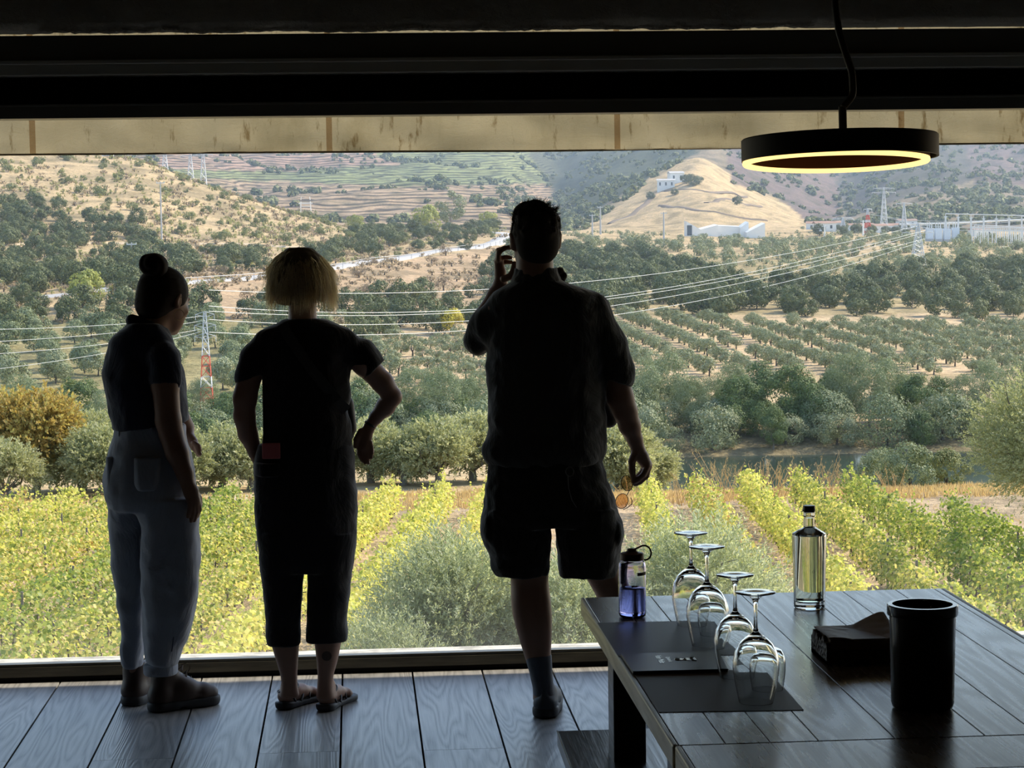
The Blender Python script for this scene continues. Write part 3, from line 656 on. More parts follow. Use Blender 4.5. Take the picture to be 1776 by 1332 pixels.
# ---- dry grass along the field edge and tall dry reeds
def grass(name, pts, hgt, blades, ml, label, cat, seed, spread=.18, w=.012, **k):
    r_ = np.random.default_rng(seed); P = np.repeat(np.asarray(pts), blades, 0); n = len(P)
    b0 = P + np.stack([r_.normal(size=n)*spread, r_.normal(size=n)*spread, np.zeros(n)-.03], 1)
    d = unit(np.stack([r_.normal(size=n)*.28, r_.normal(size=n)*.28, np.ones(n)], 1)); h = hgt*(.5+.6*r_.random(n)); tip = b0+d*h[:, None]
    s_ = unit(np.stack([r_.normal(size=n), r_.normal(size=n), np.zeros(n)], 1))*w; mid = b0+d*h[:, None]*.6+np.array([0, 0, .0])
    v = np.stack([b0-s_, b0+s_, tip, mid-s_*1.2], 1).reshape(-1, 3)
    return link(name, np_mesh(name, v, quads(n), [ml]), label=label, cat=cat, **k)
r_ = np.random.default_rng(5)
xs = r_.uniform(-34, 36, 2600); ys = 96+r_.random(2600)*9; grass('dry_grass', np.stack([xs+ys*.07, ys, gz(xs+ys*.07, ys)], 1),   .38, 14, M_DRY, 'dry straw-coloured grass along the far edge of the vineyard', 'grass', 6, spread=.28, w=.02, kind='stuff')
xs = r_.uniform(-16, 20, 2200); ys = r_.uniform(42, 95, 2200); ok = np.abs(((xs-2.65+1.1) % 2.2)-1.1) > .35
xs, ys = xs[ok], ys[ok]; X_ = VA*ys+xs; grass('dry_weeds', np.stack([X_, ys, gz(X_, ys)], 1), .16, 9, M_DRY, 'short dry weeds scattered on the bare soil between the vines', 'weeds', 7, spread=.16, w=.012, kind='stuff')
M_REED = leafmat('dry_reeds', [(0, (.40, .27, .12)), (1, (.68, .50, .26))], .35)
def reed(px, Y, h, seed, label):
    r_ = np.random.default_rng(seed); X = ray(px, 820)[0]*Y; root = empty('dry_reed', (X, Y, float(gz(X, Y))), label=label, cat='reed', group='tall dry reeds along the river side of the vineyard')
    mb = MB(); tips = []
    for i in range(10):
        lean = np.array([r_.normal()*.30, r_.normal()*.25, 1]); hh = h*(.6+.45*r_.random()); b0 = np.array([r_.normal()*.2, r_.normal()*.2, -.05])
        p = [b0, b0+lean*hh*.5+(0, 0, 0), b0+lean*hh*np.array([1.15, 1.15, 1])]; mb.tube(p, [.016, .012, .006], 4); tips.append(p)
    mb.build('stalks', M_REED, root)
    c = []; 
    for p in tips:
        for q in np.linspace(.75, 1.05, 10): c.append(p[1]+(p[2]-p[1])*(q*2-1)+r_.normal(size=3)*.05)
        for q in np.linspace(.2, .8, 4): c.append(p[0]+(p[2]-p[0])*q+r_.normal(size=3)*.07)
    c = np.array(c); n = len(c); v = leafquads(c, unit(r_.normal(size=(n, 3))*.6+np.array([0, 0, 1])), r_.normal(size=(n, 3)), .09, .008)
    link('plume', np_mesh('plume', v, quads(n), [M_REED]), parent=root)
for i, (px, h, lb) in enumerate([(1180, 1.5, 'first of the dry reeds right of his hand'), (1232, 1.8, 'dry reed leaning above the gap between two vine rows'), (1250, 2.3, 'tallest slanting dry reed, left of the bottle'), (1268, 1.7, 'dry reed just behind the tallest slanting one'),
        (1315, 1.9, 'pale upright dry reed between the tallest one and the bottle'), (1332, 2.0, 'dense dry reed clump left above the bottle'), (1350, 1.6, 'shorter dry reed left above the bottle'), (1378, 1.5, 'dry reed directly above the bottle'),
        (1420, 2.2, 'rust-tipped tall dry reed right above the bottle'), (1436, 1.8, 'dry reed beside the rust-tipped one'), (1470, 1.3, 'low dry reed right of the bottle'), (1545, 1.3, 'dry reed before the pale shrub'), (1100, 1.3, 'short dry reed near his sunglasses')]):
    reed(px, 95.5+(i % 4)*.9, h, 400+i, lb)
# ---- olives beyond the vineyard
def olive_near(seed, rad, h, twigs, per, leaf, ml=M_OLIVE, lw=.24, name='olive', lump=14, trunk_r=.16, spread=.1, trunk_h=None):
    """crown of leafy shoots: every shoot carries narrow leaves in pairs"""
    r_ = np.random.default_rng(seed); rad = np.array(rad, float)
    d = unit(r_.normal(size=(lump, 3))); d[:, 2] = np.abs(d[:, 2])*np.where(r_.random(lump) < .3, -.5, 1); cc = d*rad*.58
    k = r_.integers(0, lump, twigs); q = unit(r_.normal(size=(twigs, 3))); st = cc[k]+q*rad*.42*(r_.random((twigs, 1))**.5)
    dr = unit(q*.8+unit(st)*.8+np.array([0, 0, .5])+r_.normal(size=(twigs, 3))*.35); ln = (.30+.35*r_.random(twigs))[:, None]
    t = np.linspace(0, 1, per)[None, :, None]; droop = np.array([0, 0, -.35])*(t**2)*ln[:, None]
    c = (st[:, None]+dr[:, None]*ln[:, None]*t+droop*.6).reshape(-1, 3); n = len(c); D = np.repeat(dr, per, 0)
    s = unit(np.cross(D, r_.normal(size=(n, 3)))); T = unit(D*.8+s*.8)
    c = c+T*leaf*.5; sc_ = (.75+.5*r_.random(n)); v = leafquads(c, T, r_.normal(size=(n, 3)), leaf*.5*sc_, leaf*.5*lw*sc_)
    v[:, 2] += h-rad[2]; mb = MB(); th = trunk_h or (h-rad[2]*1.3)
    base = np.array([0, 0, -.3]); fork = np.array([.1, .05, max(th*.55, .5)]); mb.tube([base, base*.5+fork*.5+(.05, 0, 0), fork], [trunk_r*1.3, trunk_r, trunk_r*.85], 9)
    for i in range(9):
        e = cc[i % lump]*1.15+np.array([0, 0, h-rad[2]]); mid = fork*.5+e*.5+r_.normal(size=3)*.2; mid[2] -= .1*h*.3
        mb.tube([fork, mid, e], [trunk_r*.5, trunk_r*.3, trunk_r*.08], 6)
        for _ in range(3):
            e2 = e+unit(r_.normal(size=3)+(0, 0, .4))*rad.min()*.4; mb.tube([mid*.4+e*.6, (e+e2)/2+(0, 0, .05), e2], [trunk_r*.16, trunk_r*.09, trunk_r*.03], 5)
    fo = np_mesh(name+'_foliage', v, quads(n), [ml]); tr = mb.mesh(name+'_trunk'); tr.materials.append(M_BARK2); return fo, tr
M_MIDOL = leafmat('pale_olive_leaves', [(0, (.24, .26, .12)), (.5, (.38, .39, .21)), (1, (.58, .57, .38))], .42, .5, .4)
MIDO = [olive_near(500+s, (2.2, 2.0, 1.65), 3.15, 1900, 12, .16, M_MIDOL, lw=.4, trunk_r=.2) for s in range(4)]
AUT = olive_near(510, (2.0, 1.9, 2.0), 4.6, 1800, 12, .17, M_AUTUMN, lw=.55, trunk_r=.16, trunk_h=2.2)
for i, (px, Y, h, words) in enumerate([(128, 112, 4.3, 'silvery olive right of the autumn tree'), (178, 108, 3.7, 'silvery olive touching the back of the left woman'), (2, 106, 3.0, 'low olive cut by the left edge under the autumn tree'), (236, 113, 4.0, 'olive hidden behind the left woman'),
        (375, 112, 3.5, 'grey olive in the gap between the two women'), (425, 110, 3.2, 'small grey olive beside the hip of the middle woman'), (300, 109, 3.3, 'olive behind the hand of the left woman'), (640, 113, 3.4, 'grey-green olive just right of the hand on her hip'), (695, 111, 3.1, 'round olive between the middle woman and the man'),
        (752, 110, 3.5, 'broad silvery olive between the middle woman and the man'), (812, 112, 3.6, 'silvery olive beside his shorts'), (1072, 109, 3.7, 'pale olive behind the hand with the sunglasses'), (1115, 118, 3.0, 'faint olive right of the sunglasses'), (560, 112, 3.4, 'olive hidden by the middle woman'),
        (900, 112, 3.5, 'olive hidden behind the man'), (990, 110, 3.4, 'olive behind his right side')]):
    solo('olive_tree', px, Y, h, MIDO[i % 4], 3.35, words+', beyond the vineyard', 'olive tree', rz=i*1.3)
solo('autumn_tree', 50, 110, 5.4, AUT, 4.6, 'orange-brown autumn tree at the left edge beyond the vineyard', 'tree')
for i, (px, Y, h, words) in enumerate([(1530, 106, 2.0, 'pale grey bush at the water side above the vines'), (1578, 104, 2.2, 'pale feathery bush beside the dark round one'), (1640, 105, 1.9, 'dark round bush before the big olive')]):
    d = tree_data(530+i, 2.6, (1.9, 1.7, 1.4), .3, 5000, 22, .13, M_OAK2 if i == 2 else M_WILLOW, name='bank_bush', clump_r=.4); solo('bank_bush', px, Y, h, d, 2.6, words, 'bush')
BIGO = olive_near(520, (2.9, 2.6, 2.5), 6.6, 5200, 14, .10, M_MIDOL, lw=.34, lump=22, trunk_r=.24)
solo('olive_tree', 1848, 66, 6.9, BIGO, 6.6, 'big near silvery olive tree cut by the right edge', 'olive tree')
# ---- olives right below the window
M_SILVEROL = leafmat('silver_olive_leaves', [(0, (.20, .23, .12)), (.5, (.36, .39, .23)), (1, (.62, .64, .48))], .48, .45, .5)
N1 = olive_near(540, (1.75, 1.6, 2.0), 5.2, 5200, 20, .072, M_SILVEROL, lw=.24, lump=24, trunk_r=.13)
N2 = olive_near(541, (1.5, 1.5, 1.8), 5.0, 4400, 20, .072, M_SILVEROL, lw=.24, lump=22, trunk_r=.12)
for px, Y, top, d, hd, words in [(790, 33, 928, N1, 5.2, 'silvery olive crown below the window between the women and the man'), (985, 32, 968, N2, 5.0, 'silvery olive crown below the window behind the legs of the man'),
                              (1205, 34, 905, N2, 5.0, 'silvery olive crown below the window behind the wine glasses'), (655, 31, 1075, N2, 5.0, 'low silvery olive crown below the window beside the capri trousers')]:
    X = ray(px, 900)[0]*Y; zt = CAMZ+ray(px, top)[2]*Y; g_ = float(gz(X, Y)); solo('olive_tree', px, Y, zt-g_, d, hd, words, 'olive tree', rz=px)
# ================================================================== BUILDINGS AND POWER LINES ACROSS THE VALLEY
M_WHITE = mat('white_render', (.80, .80, .78), .7); M_TILE = mat('roof_tile', (.33, .20, .14), .8); M_GLASSD = mat('dark_window', (.05, .07, .10), .2)
M_GREYC = mat('grey_concrete', (.45, .45, .45), .8); M_STEEL = mat('galvanised_steel', (.62, .64, .66), .5, .3); M_RED = mat('red_paint', (.62, .10, .05), .6)
M_BLUE = mat('blue_grey_tank', (.62, .70, .80), .5)
def rot(a): c, s = math.cos(a), math.sin(a); return np.array([[c, -s, 0, 0], [s, c, 0, 0], [0, 0, 1, 0], [0, 0, 0, 1.0]])
def prism(mb, pts, z0, z1s):
    """footprint polygon (x, y) with a roof height per corner"""
    n = len(pts); v = [(x, y, z0) for x, y in pts]+[(x, y, z) for (x, y), z in zip(pts, z1s)]
    mb.add(v, [tuple(range(n-1, -1, -1)), tuple(range(n, 2*n))]+[(i, (i+1) % n, (i+1) % n+n, i+n) for i in range(n)])
def spot(px, Y): X = ray(px, 400)[0]*Y; return X, Y, float(gz(X, Y))
def winery():
    X, Y, z = spot(1255, 905); z = CAMZ+ray(1255, 405)[2]*Y
    r_ = empty('modern_building', (X, Y, z), label='long white angular modern building below the tan hill', cat='building')
    mb = MB(); s = 905/3800
    def b(x0, x1, y0, y1, h0, h1, d=0, dep=9): prism(mb, [((x0-1255)*s, d), ((x1-1255)*s, d), ((x1-1255)*s, d+dep), ((x0-1255)*s, d+dep)], -7, [h0, h1, h1+.4, h0+.4])
    b(1190, 1216, 0, 0, 5.2, 1.6, 0, 7); b(1214, 1246, 0, 0, 1.8, 3.6, 1.5); b(1244, 1300, 0, 0, 3.4, 2.6, 3, 12); b(1285, 1300, 0, 0, 2.2, 4.6, 1, 8); b(1293, 1325, 0, 0, .3, 4.0, -4, 8)
    mb.build('walls', M_WHITE, r_)
    mb = MB(); mb.box((1190.8-1255)*s, (1199-1255)*s, -.25, .1, -.6, 3.6); mb.build('dark_opening', M_GLASSD, r_)
    mb = MB(); mb.box(-32, 20, -6, -5.2, -6.5, -2.4); mb.build('retaining_wall', M_GREYC, r_)
winery()
def house(px, py, Y, w, d, h, rz, label, roofm=None, name='house'):
    X = ray(px, py)[0]*Y; z = float(gz(X, Y)); r_ = empty(name, (X, Y, z), rz, label=label, cat='house')
    mb = MB(); mb.box(-w/2, w/2, -d/2, d/2, -3, h); mb.build('walls', M_WHITE, r_)
    mb = MB(); e = .4; mb.add([(-w/2-e, -d/2-e, h), (w/2+e, -d/2-e, h), (w/2+e, d/2+e, h), (-w/2-e, d/2+e, h), (-w/2-e, 0, h+d*.14), (w/2+e, 0, h+d*.14)], [(0, 1, 5, 4), (2, 3, 4, 5), (0, 4, 3), (1, 2, 5), (0, 3, 2, 1)]); mb.build('roof', roofm or M_TILE, r_)
    for i in range(max(2, int(w/3.5))):
        x = -w/2+w*(i+.5)/max(2, int(w/3.5)); mb = MB(); mb.box(x-.5, x+.5, -d/2-.06, -d/2+.02, h*.35, h*.75); mb.build('window', M_GLASSD, r_)
    return r_
def houses():
    Y = hit(1170, 322, 1000)[1]
    house(1172, 305, Y+14, 9, 8, 6.5, .1, 'upper white house on the tan hill', M_GREYC); house(1155, 322, Y, 11, 7, 5, -.15, 'lower white house on the tan hill', M_GREYC)
    H_ = [(1418, 392, 1010, 10, 'white house with red roof at the left end of the village'), (1430, 408, 960, 9, 'small white house near the pale pole'), (1447, 392, 1020, 8, 'white gable house left of the steel pylon'), (1492, 385, 1060, 12, 'white house beside the red and white mast'),
          (1512, 393, 1030, 13, 'long white shed right of the mast'), (1530, 378, 1090, 9, 'small white house up the slope right of the mast'), (1545, 377, 1110, 11, 'cream house up the slope right of the mast'), (1572, 368, 1150, 10, 'white house highest on the slope'), (1700, 402, 1010, 10, 'white house behind the switchyard')]
    for i, (px, py, Y, w, lb) in enumerate(H_): house(px, py, Y, w, 7, 3.6, (i % 3-1)*.3, lb)
houses()
def pylon(px, Y, ytop, base_w, label, red=False, arms=3, arm_w=None, segs=9, name='pylon', thick=.07, z0=None, drop=0):
    X = ray(px, (ytop+450)/2)[0]*Y; z = (float(gz(X, Y)) if z0 is None else z0)-drop; h = CAMZ+ray(px, ytop)[2]*Y-z; root = empty(name, (X, Y, z), label=label, cat='pylon')
    def w(t): return base_w*.5*(1-t)**1.0*.86+base_w*.07
    mb, mr = MB(), MB(); hs = np.linspace(0, 1, segs+1)
    hs = 1-(1-hs)**1.15
    cs = [(-1, -1), (1, -1), (1, 1), (-1, 1)]
    for i in range(segs):
        t0, t1 = hs[i], hs[i+1]; q = mr if (red and i < segs*.62 and i % 3 != 1) else mb
        for a in range(4):
            b = (a+1) % 4; P = lambda c, t: np.array([c[0]*w(t), c[1]*w(t), t*h])
            q.tube([P(cs[a], t0), P(cs[a], t1)], thick, 4, cap=False); q.tube([P(cs[a], t0), P(cs[b], t1)], thick*.7, 4, cap=False); q.tube([P(cs[b], t0), P(cs[a], t1)], thick*.7, 4, cap=False)
            q.tube([P(cs[a], t1), P(cs[b], t1)], thick*.7, 4, cap=False)
    mb.build('lattice', M_STEEL, root)
    if mr.v: mr.build('red_lattice', M_RED, root, label='red painted lattice')
    aw = arm_w or base_w*.75; tips = []
    for i in range(arms):
        z_ = h*(.98-.09*i); mb = MB()
        for s_ in (-1, 1):
            tip = np.array([s_*aw*(1-.12*(i == 0)), 0, z_]); tips.append(np.array([X, Y, z])+tip-np.array([0, 0, .5]))
            for dy in (-1, 1): mb.tube([(0, dy*w(.95), z_+.35), tip], thick*.7, 4); mb.tube([(0, dy*w(.95), z_-.35), tip], thick*.7, 4)
            mb.tube([tip, tip-np.array([0, 0, .7])], thick*.9, 5)
        mb.build('cross_arm', M_STEEL, root)
    return tips
T1 = pylon(354, 272, 541, 2.0, 'red and white steel lattice pylon standing between the two women', True, 3, 1.3, 12, thick=.04, drop=.3)
T2 = pylon(1592, 600, 388, 3.8, 'grey steel pylon on the dry slope below the switchyard', False, 3, 4.5, 10, thick=.085)
pylon(1505, 930, 362, 2.8, 'red and white lattice mast in the village', True, 1, 2, 10, name='mast', thick=.12)
pylon(1462, 960, 378, 3, 'thin grey pylon left of the red and white mast', False, 2, 5, 8, thick=.14)
pylon(1533, 1080, 325, 3.6, 'tall pale pylon standing on the shaded slope behind the village', False, 2, 6, 9, thick=.12)
pylon(1568, 960, 352, 2.6, 'slender pylon between the tall pale one and the switchyard', False, 1, 4, 9, thick=.14)
for px, Y, yt, lb in [(288, 1150, 258, 'first of the far pylons over the crest of the hill'), (332, 1160, 262, 'second of the far pylons over the crest of the hill'), (354, 1150, 258, 'third of the far pylons over the crest of the hill'), (190, 880, 245, 'pale pylon on the hillside under the canvas blind')]:
    pylon(px, Y, yt, 4.5, lb, False, 2, 5, 8, thick=.14)
def pole(px, Y, ytop, r, label, name='utility_pole', cross=True, m_=None):
    X = ray(px, ytop)[0]*Y; z = float(gz(X, Y)); h = CAMZ+ray(px, ytop)[2]*Y-z; root = empty(name, (X, Y, z), label=label, cat='pole')
    mb = MB(); mb.tube([(0, 0, -.5), (0, 0, h)], [r*1.3, r*.7], 8); mb.build('shaft', m_ or M_GREYC, root)
    if cross: mb = MB(); mb.box(-1.2, 1.2, -.1, .1, h-.5, h-.25); [mb.tube([(x, 0, h-.25), (x, 0, h+.1)], .07, 5) for x in (-1.1, 0, 1.1)]; mb.build('crossarm', M_STEEL, root)
for px, Y, yt, lb in [(278, 640, 315, 'pale pole halfway up the dry hillside'), (228, 540, 421, 'short pale pole above the bun of the left woman'), (1151, 820, 368, 'tall concrete pole at the foot of the tan hill'), (1041, 900, 358, 'pale pole right of the head of the man'), (1027, 880, 372, 'shorter pole beside the pale one'), (1430, 900, 391, 'white pole at the left of the village'), (1497, 900, 382, 'thick white pole touching the red and white mast')]:
    pole(px, Y, yt, .22 if Y < 700 else .35, lb, m_=M_WHITE if 'white pole' in lb else None)
# portal structure on the hill (white frame)
def portal():
    X, Y, z = spot(531, 1060); z = CAMZ+ray(531, 358)[2]*Y-1; r_ = empty('line_portal', (X, Y, float(gz(X, Y))), label='small white steel portal at the foot of the terraced hill', cat='portal'); dz = z-float(gz(X, Y))
    mb = MB(); s = Y/3800
    for x in (-8, 8): mb.tube([(x*s*1.2, 0, dz-6), (x*s, 0, dz+12*s)], .3, 6); mb.tube([(x*s, 0, dz+4), (x*s*.9, 0, dz+20*s)], .2, 6)
    mb.box(-12*s, 12*s, -.3, .3, dz+8*s, dz+10*s); mb.box(-9*s, 9*s, -.3, .3, dz+3*s, dz+4*s); mb.build('frame', M_WHITE, r_)
portal()
# switchyard
def switchyard():
    Y = 840; root = None; k = 0
    for i, px in enumerate(np.arange(1612, 1672, 15)):
        X = ray(px, 420)[0]*Y; o = empty('transformer', (X, Y, float(gz(X, Y))), label='pale blue transformer tank in the row left of the switchyard', cat='transformer', group='transformers beside the switchyard')
        mb = MB(); mb.box(-1.3, 1.3, -1.2, 1.2, 1, 5.2); mb.build('tank', M_BLUE, o); mb = MB(); [mb.tube([(x, 0, 5.2), (x*1.3, 0, 7.4)], .2, 6) for x in (-.8, 0, .8)]; mb.build('bushing', M_STEEL, o); mb = MB(); mb.box(-1.5, 1.5, -1.3, 1.3, -1, 1); mb.build('plinth', M_GREYC, o)
    for r, (y, px0, px1, hh) in enumerate([(800, 1686, 1800, 5.5), (830, 1690, 1800, 5), (865, 1640, 1800, 9)]):
        for j, px in enumerate(np.arange(px0, px1, 7 if r < 2 else 22)):
            X = ray(px, 420)[0]*y; z = float(gz(X, y)); o = empty('busbar_post', (X, y, z), label=['pale steel post in the front row of the switchyard', 'pale steel post in the second row of the switchyard', 'taller steel gantry post at the back of the switchyard'][r], cat='post', group='switchyard posts row %s' % ['near', 'middle', 'back'][r])
            mb = MB(); w = .16 if r < 2 else .3; mb.box(-w, w, -w, w, -1, hh); mb.build('shaft', M_WHITE if r < 2 else M_STEEL, o); mb = MB(); mb.box(-.7, .7, -.12, .12, hh, hh+.3); mb.tube([(0, 0, hh+.3), (0, 0, hh+1.4)], .16, 6); mb.build('insulator', M_STEEL, o)
        a = ray(px0, 420)[0]*y; b = ray(px1, 420)[0]*y; mb = MB(); mb.tube([(a, y, float(gz(a, y))+hh+1.3), (b, y, float(gz(b, y))+hh+1.3)], .22, 6)
        mb.build('busbar', M_STEEL, label=['near', 'middle', 'uppermost'][r]+' long pale busbar across the switchyard', cat='busbar')
    X = ray(1640, 390)[0]*1000; mb = MB(); mb.tube([atY(1560, 389, 1000), atY(1680, 386, 1000), atY(1790, 380, 1000)], .45, 6); mb.build('pipeline', M_WHITE, label='long pale pipe crossing the slope above the switchyard', cat='pipe')
switchyard()
# wires
M_WIRE = mat('line_cable', (.75, .75, .72), .4, .2)
def wire(pts, r, label, group=None):
    """pts: (px, py, Y); smooth sagging curve through them"""
    P = np.array(pts, float); t = np.linspace(0, 1, len(P)); co = [np.polyfit(t, P[:, k], min(len(P)-1, 3)) for k in (0, 1, 2)]
    q = [atY(np.polyval(co[0], u), np.polyval(co[1], u), np.polyval(co[2], u)) for u in np.linspace(0, 1, 40)]
    mb = MB(); mb.tube(q, r, 4, cap=False); mb.build('power_line', M_WIRE, label=label, cat='power line', group=group)
for i, (a, b, c, d, w) in enumerate([(505, 498, 492, 430, 'uppermost'), (532, 535, 516, 451, 'second from the top'), (541, 539, 521, 457, 'third from the top'), (555, 556, 531, 467, 'fourth from the top'), (577, 573, 547, 482, 'lowest')]):
    wire([(356, a, 273), (780, b, 310), (1060, c, 390), (1400, d, 470), (1592+(i % 2)*14-7, 394+i*7, 600)], .032, 'long cable sweeping from the near pylon to the far one, %s' % w)
for i, (a, b, w) in enumerate([(548, 568, 'uppermost'), (556, 590, 'middle'), (570, 612, 'lower'), (574, 640, 'lowest')]):
    wire([(352, a, 272), (180, (a+b)/2+6, 262), (-40, b+4, 250)], .022, 'cable running from the near pylon to the left edge, %s of four' % w)
for i in range(4):
    wire([(1510+i*20, 372+i*4, 1000), (1650, 384+i*5, 960), (1800, 372+i*8, 900)], .09, 'far cable above the switchyard, %s from the top' % ordn[i])
# ================================================================== ROOM
WY = atZ(614, 1167, 0)[1]                       # inner face of the window wall
XL, XR, YB, ZC = -6.5, 7.5, -3.5, 2.95
def wood(name, c0, c1, c2, rough=.45, plank=None, spec=.5, bumps=.25, ring=9.0, scale=1.0, coat=0, x0=0.0):
    m_ = mat(name, rough=rough, spec=spec); t, N, L, b = nodes(m_)
    geo = N.new('ShaderNodeTexCoord'); pos = geo.outputs['Object']
    g2 = N.new('ShaderNodeNewGeometry')
    # each board is cut from another place of the log
    off = N.new('ShaderNodeVectorMath'); off.operation = 'SCALE'; cmb = N.new('ShaderNodeCombineXYZ')
    L.new(g2.outputs['Random Per Island'], cmb.inputs[0]); L.new(g2.outputs['Random Per Island'], cmb.inputs[1]); L.new(g2.outputs['Random Per Island'], cmb.inputs[2])
    L.new(cmb.outputs[0], off.inputs[0]); off.inputs['Scale'].default_value = 37.0
    add = N.new('ShaderNodeVectorMath'); L.new(pos, add.inputs[0]); L.new(off.outputs[0], add.inputs[1])
    mp = N.new('ShaderNodeMapping'); mp.inputs['Scale'].default_value = (5.0*scale, .42*scale, 4*scale); L.new(add.outputs[0], mp.inputs[0])
    n1 = noise(t, 1.0, 2, .45, mp.outputs[0], .35)
    mu = N.new('ShaderNodeMath'); mu.operation = 'MULTIPLY'; mu.inputs[1].default_value = ring*2; L.new(n1.outputs[0], mu.inputs[0])
    fr = N.new('ShaderNodeMath'); fr.operation = 'PINGPONG'; fr.inputs[1].default_value = .5; L.new(mu.outputs[0], fr.inputs[0])
    mp2 = N.new('ShaderNodeMapping'); mp2.inputs['Scale'].default_value = (170*scale, 4*scale, 100); L.new(add.outputs[0], mp2.inputs[0])
    n2 = noise(t, 1.0, 3, .6, mp2.outputs[0])
    ad = N.new('ShaderNodeMath'); ad.operation = 'MULTIPLY_ADD'; ad.inputs[1].default_value = .8; L.new(n2.outputs[0], ad.inputs[0]); L.new(fr.outputs[0], ad.inputs[2])
    c = ramp(t, ad.outputs[0], [(.30, c0), (.62, c1), (.95, c2)])
    rnd = ramp(t, g2.outputs['Random Per Island'], [(0, (.86, .86, .87)), (1, (1.1, 1.09, 1.07))]); c = mixc(t, 1, c, rnd, 'MULTIPLY')
    L.new(c, b.inputs['Base Color']); bump(t, ad.outputs[0], b, bumps, .002)
    rr = ramp(t, ad.outputs[0], [(.3, (rough+.04,)*3), (.9, (rough-.02,)*3)]); L.new(rr, b.inputs['Roughness'])
    return m_
M_FLOOR = wood('grey_oak_floor', (.22, .21, .195), (.34, .33, .305), (.42, .405, .375), .36, bumps=.45, ring=12)
M_TABLE = wood('dark_stained_oak', (.085, .060, .050), (.110, .080, .066), (.135, .100, .084), .27, spec=.7, bumps=.05, ring=8, scale=1.3)
M_BENCH = wood('black_brown_oak', (.026, .020, .017), (.040, .030, .026), (.065, .052, .044), .30, bumps=.25, ring=9, scale=1.3)
M_EDGE = wood('window_lit_table_edge', (.48, .42, .29), (.62, .55, .39), (.74, .67, .50), .40, ring=9, scale=1.5)  # window light on the table's side is put into this pale colour
M_DARKM = mat('dark_metal_frame', (.10, .095, .078), .38, .0, .5); M_BLACK = mat('black_recess', (.008, .008, .008), .7, spec=.1)
M_INT = mat('dark_interior_plaster', (.14, .13, .11), .9, spec=.1); M_GAP = mat('floor_gap', (.01, .01, .012), .9, spec=0)
pw = .2733; px0 = atZ(594.2, 1167.8, 0)[0]
mb = MB(); r_ = np.random.default_rng(3); k0 = int((XL-px0)/pw)-1
for k in range(k0, int((XR-px0)/pw)+1):
    a = px0+k*pw+.0035; b = px0+(k+1)*pw-.0035; js_ = sorted([YB]+[y for y in (YB+1.3+(k*1.37) % 2.1, atZ(520, 1305, 0)[1] if k % 4 == 3 else atZ(200, 1318, 0)[1] if k % 4 == 1 else 3.1)]+[WY])
    for y0, y1 in zip(js_[:-1], js_[1:]):
        if y1-y0 > .05: mb.box(max(a, XL), min(b, XR), y0+.0012, y1-.0012, -.022, 0)
mb.build('floor', M_FLOOR, kind='structure')
mb = MB(); mb.box(XL-.2, XR+.2, YB-.2, WY, -.3, -.022); mb.build('floor_base', M_GAP, kind='structure')
mb = MB(); mb.box(XL-.2, XR+.2, YB-.2, WY+.68, ZC, ZC+.15); mb.build('ceiling', M_INT, kind='structure')
for nme, a in (('wall_left', (XL-.2, XL, YB, WY+.3)), ('wall_right', (XR, XR+.2, YB, WY+.3)), ('wall_back', (XL-.2, XR+.2, YB-.2, YB))):
    mb = MB(); mb.box(a[0], a[1], a[2], a[3], -.3, ZC); mb.build(nme, M_INT, kind='structure')
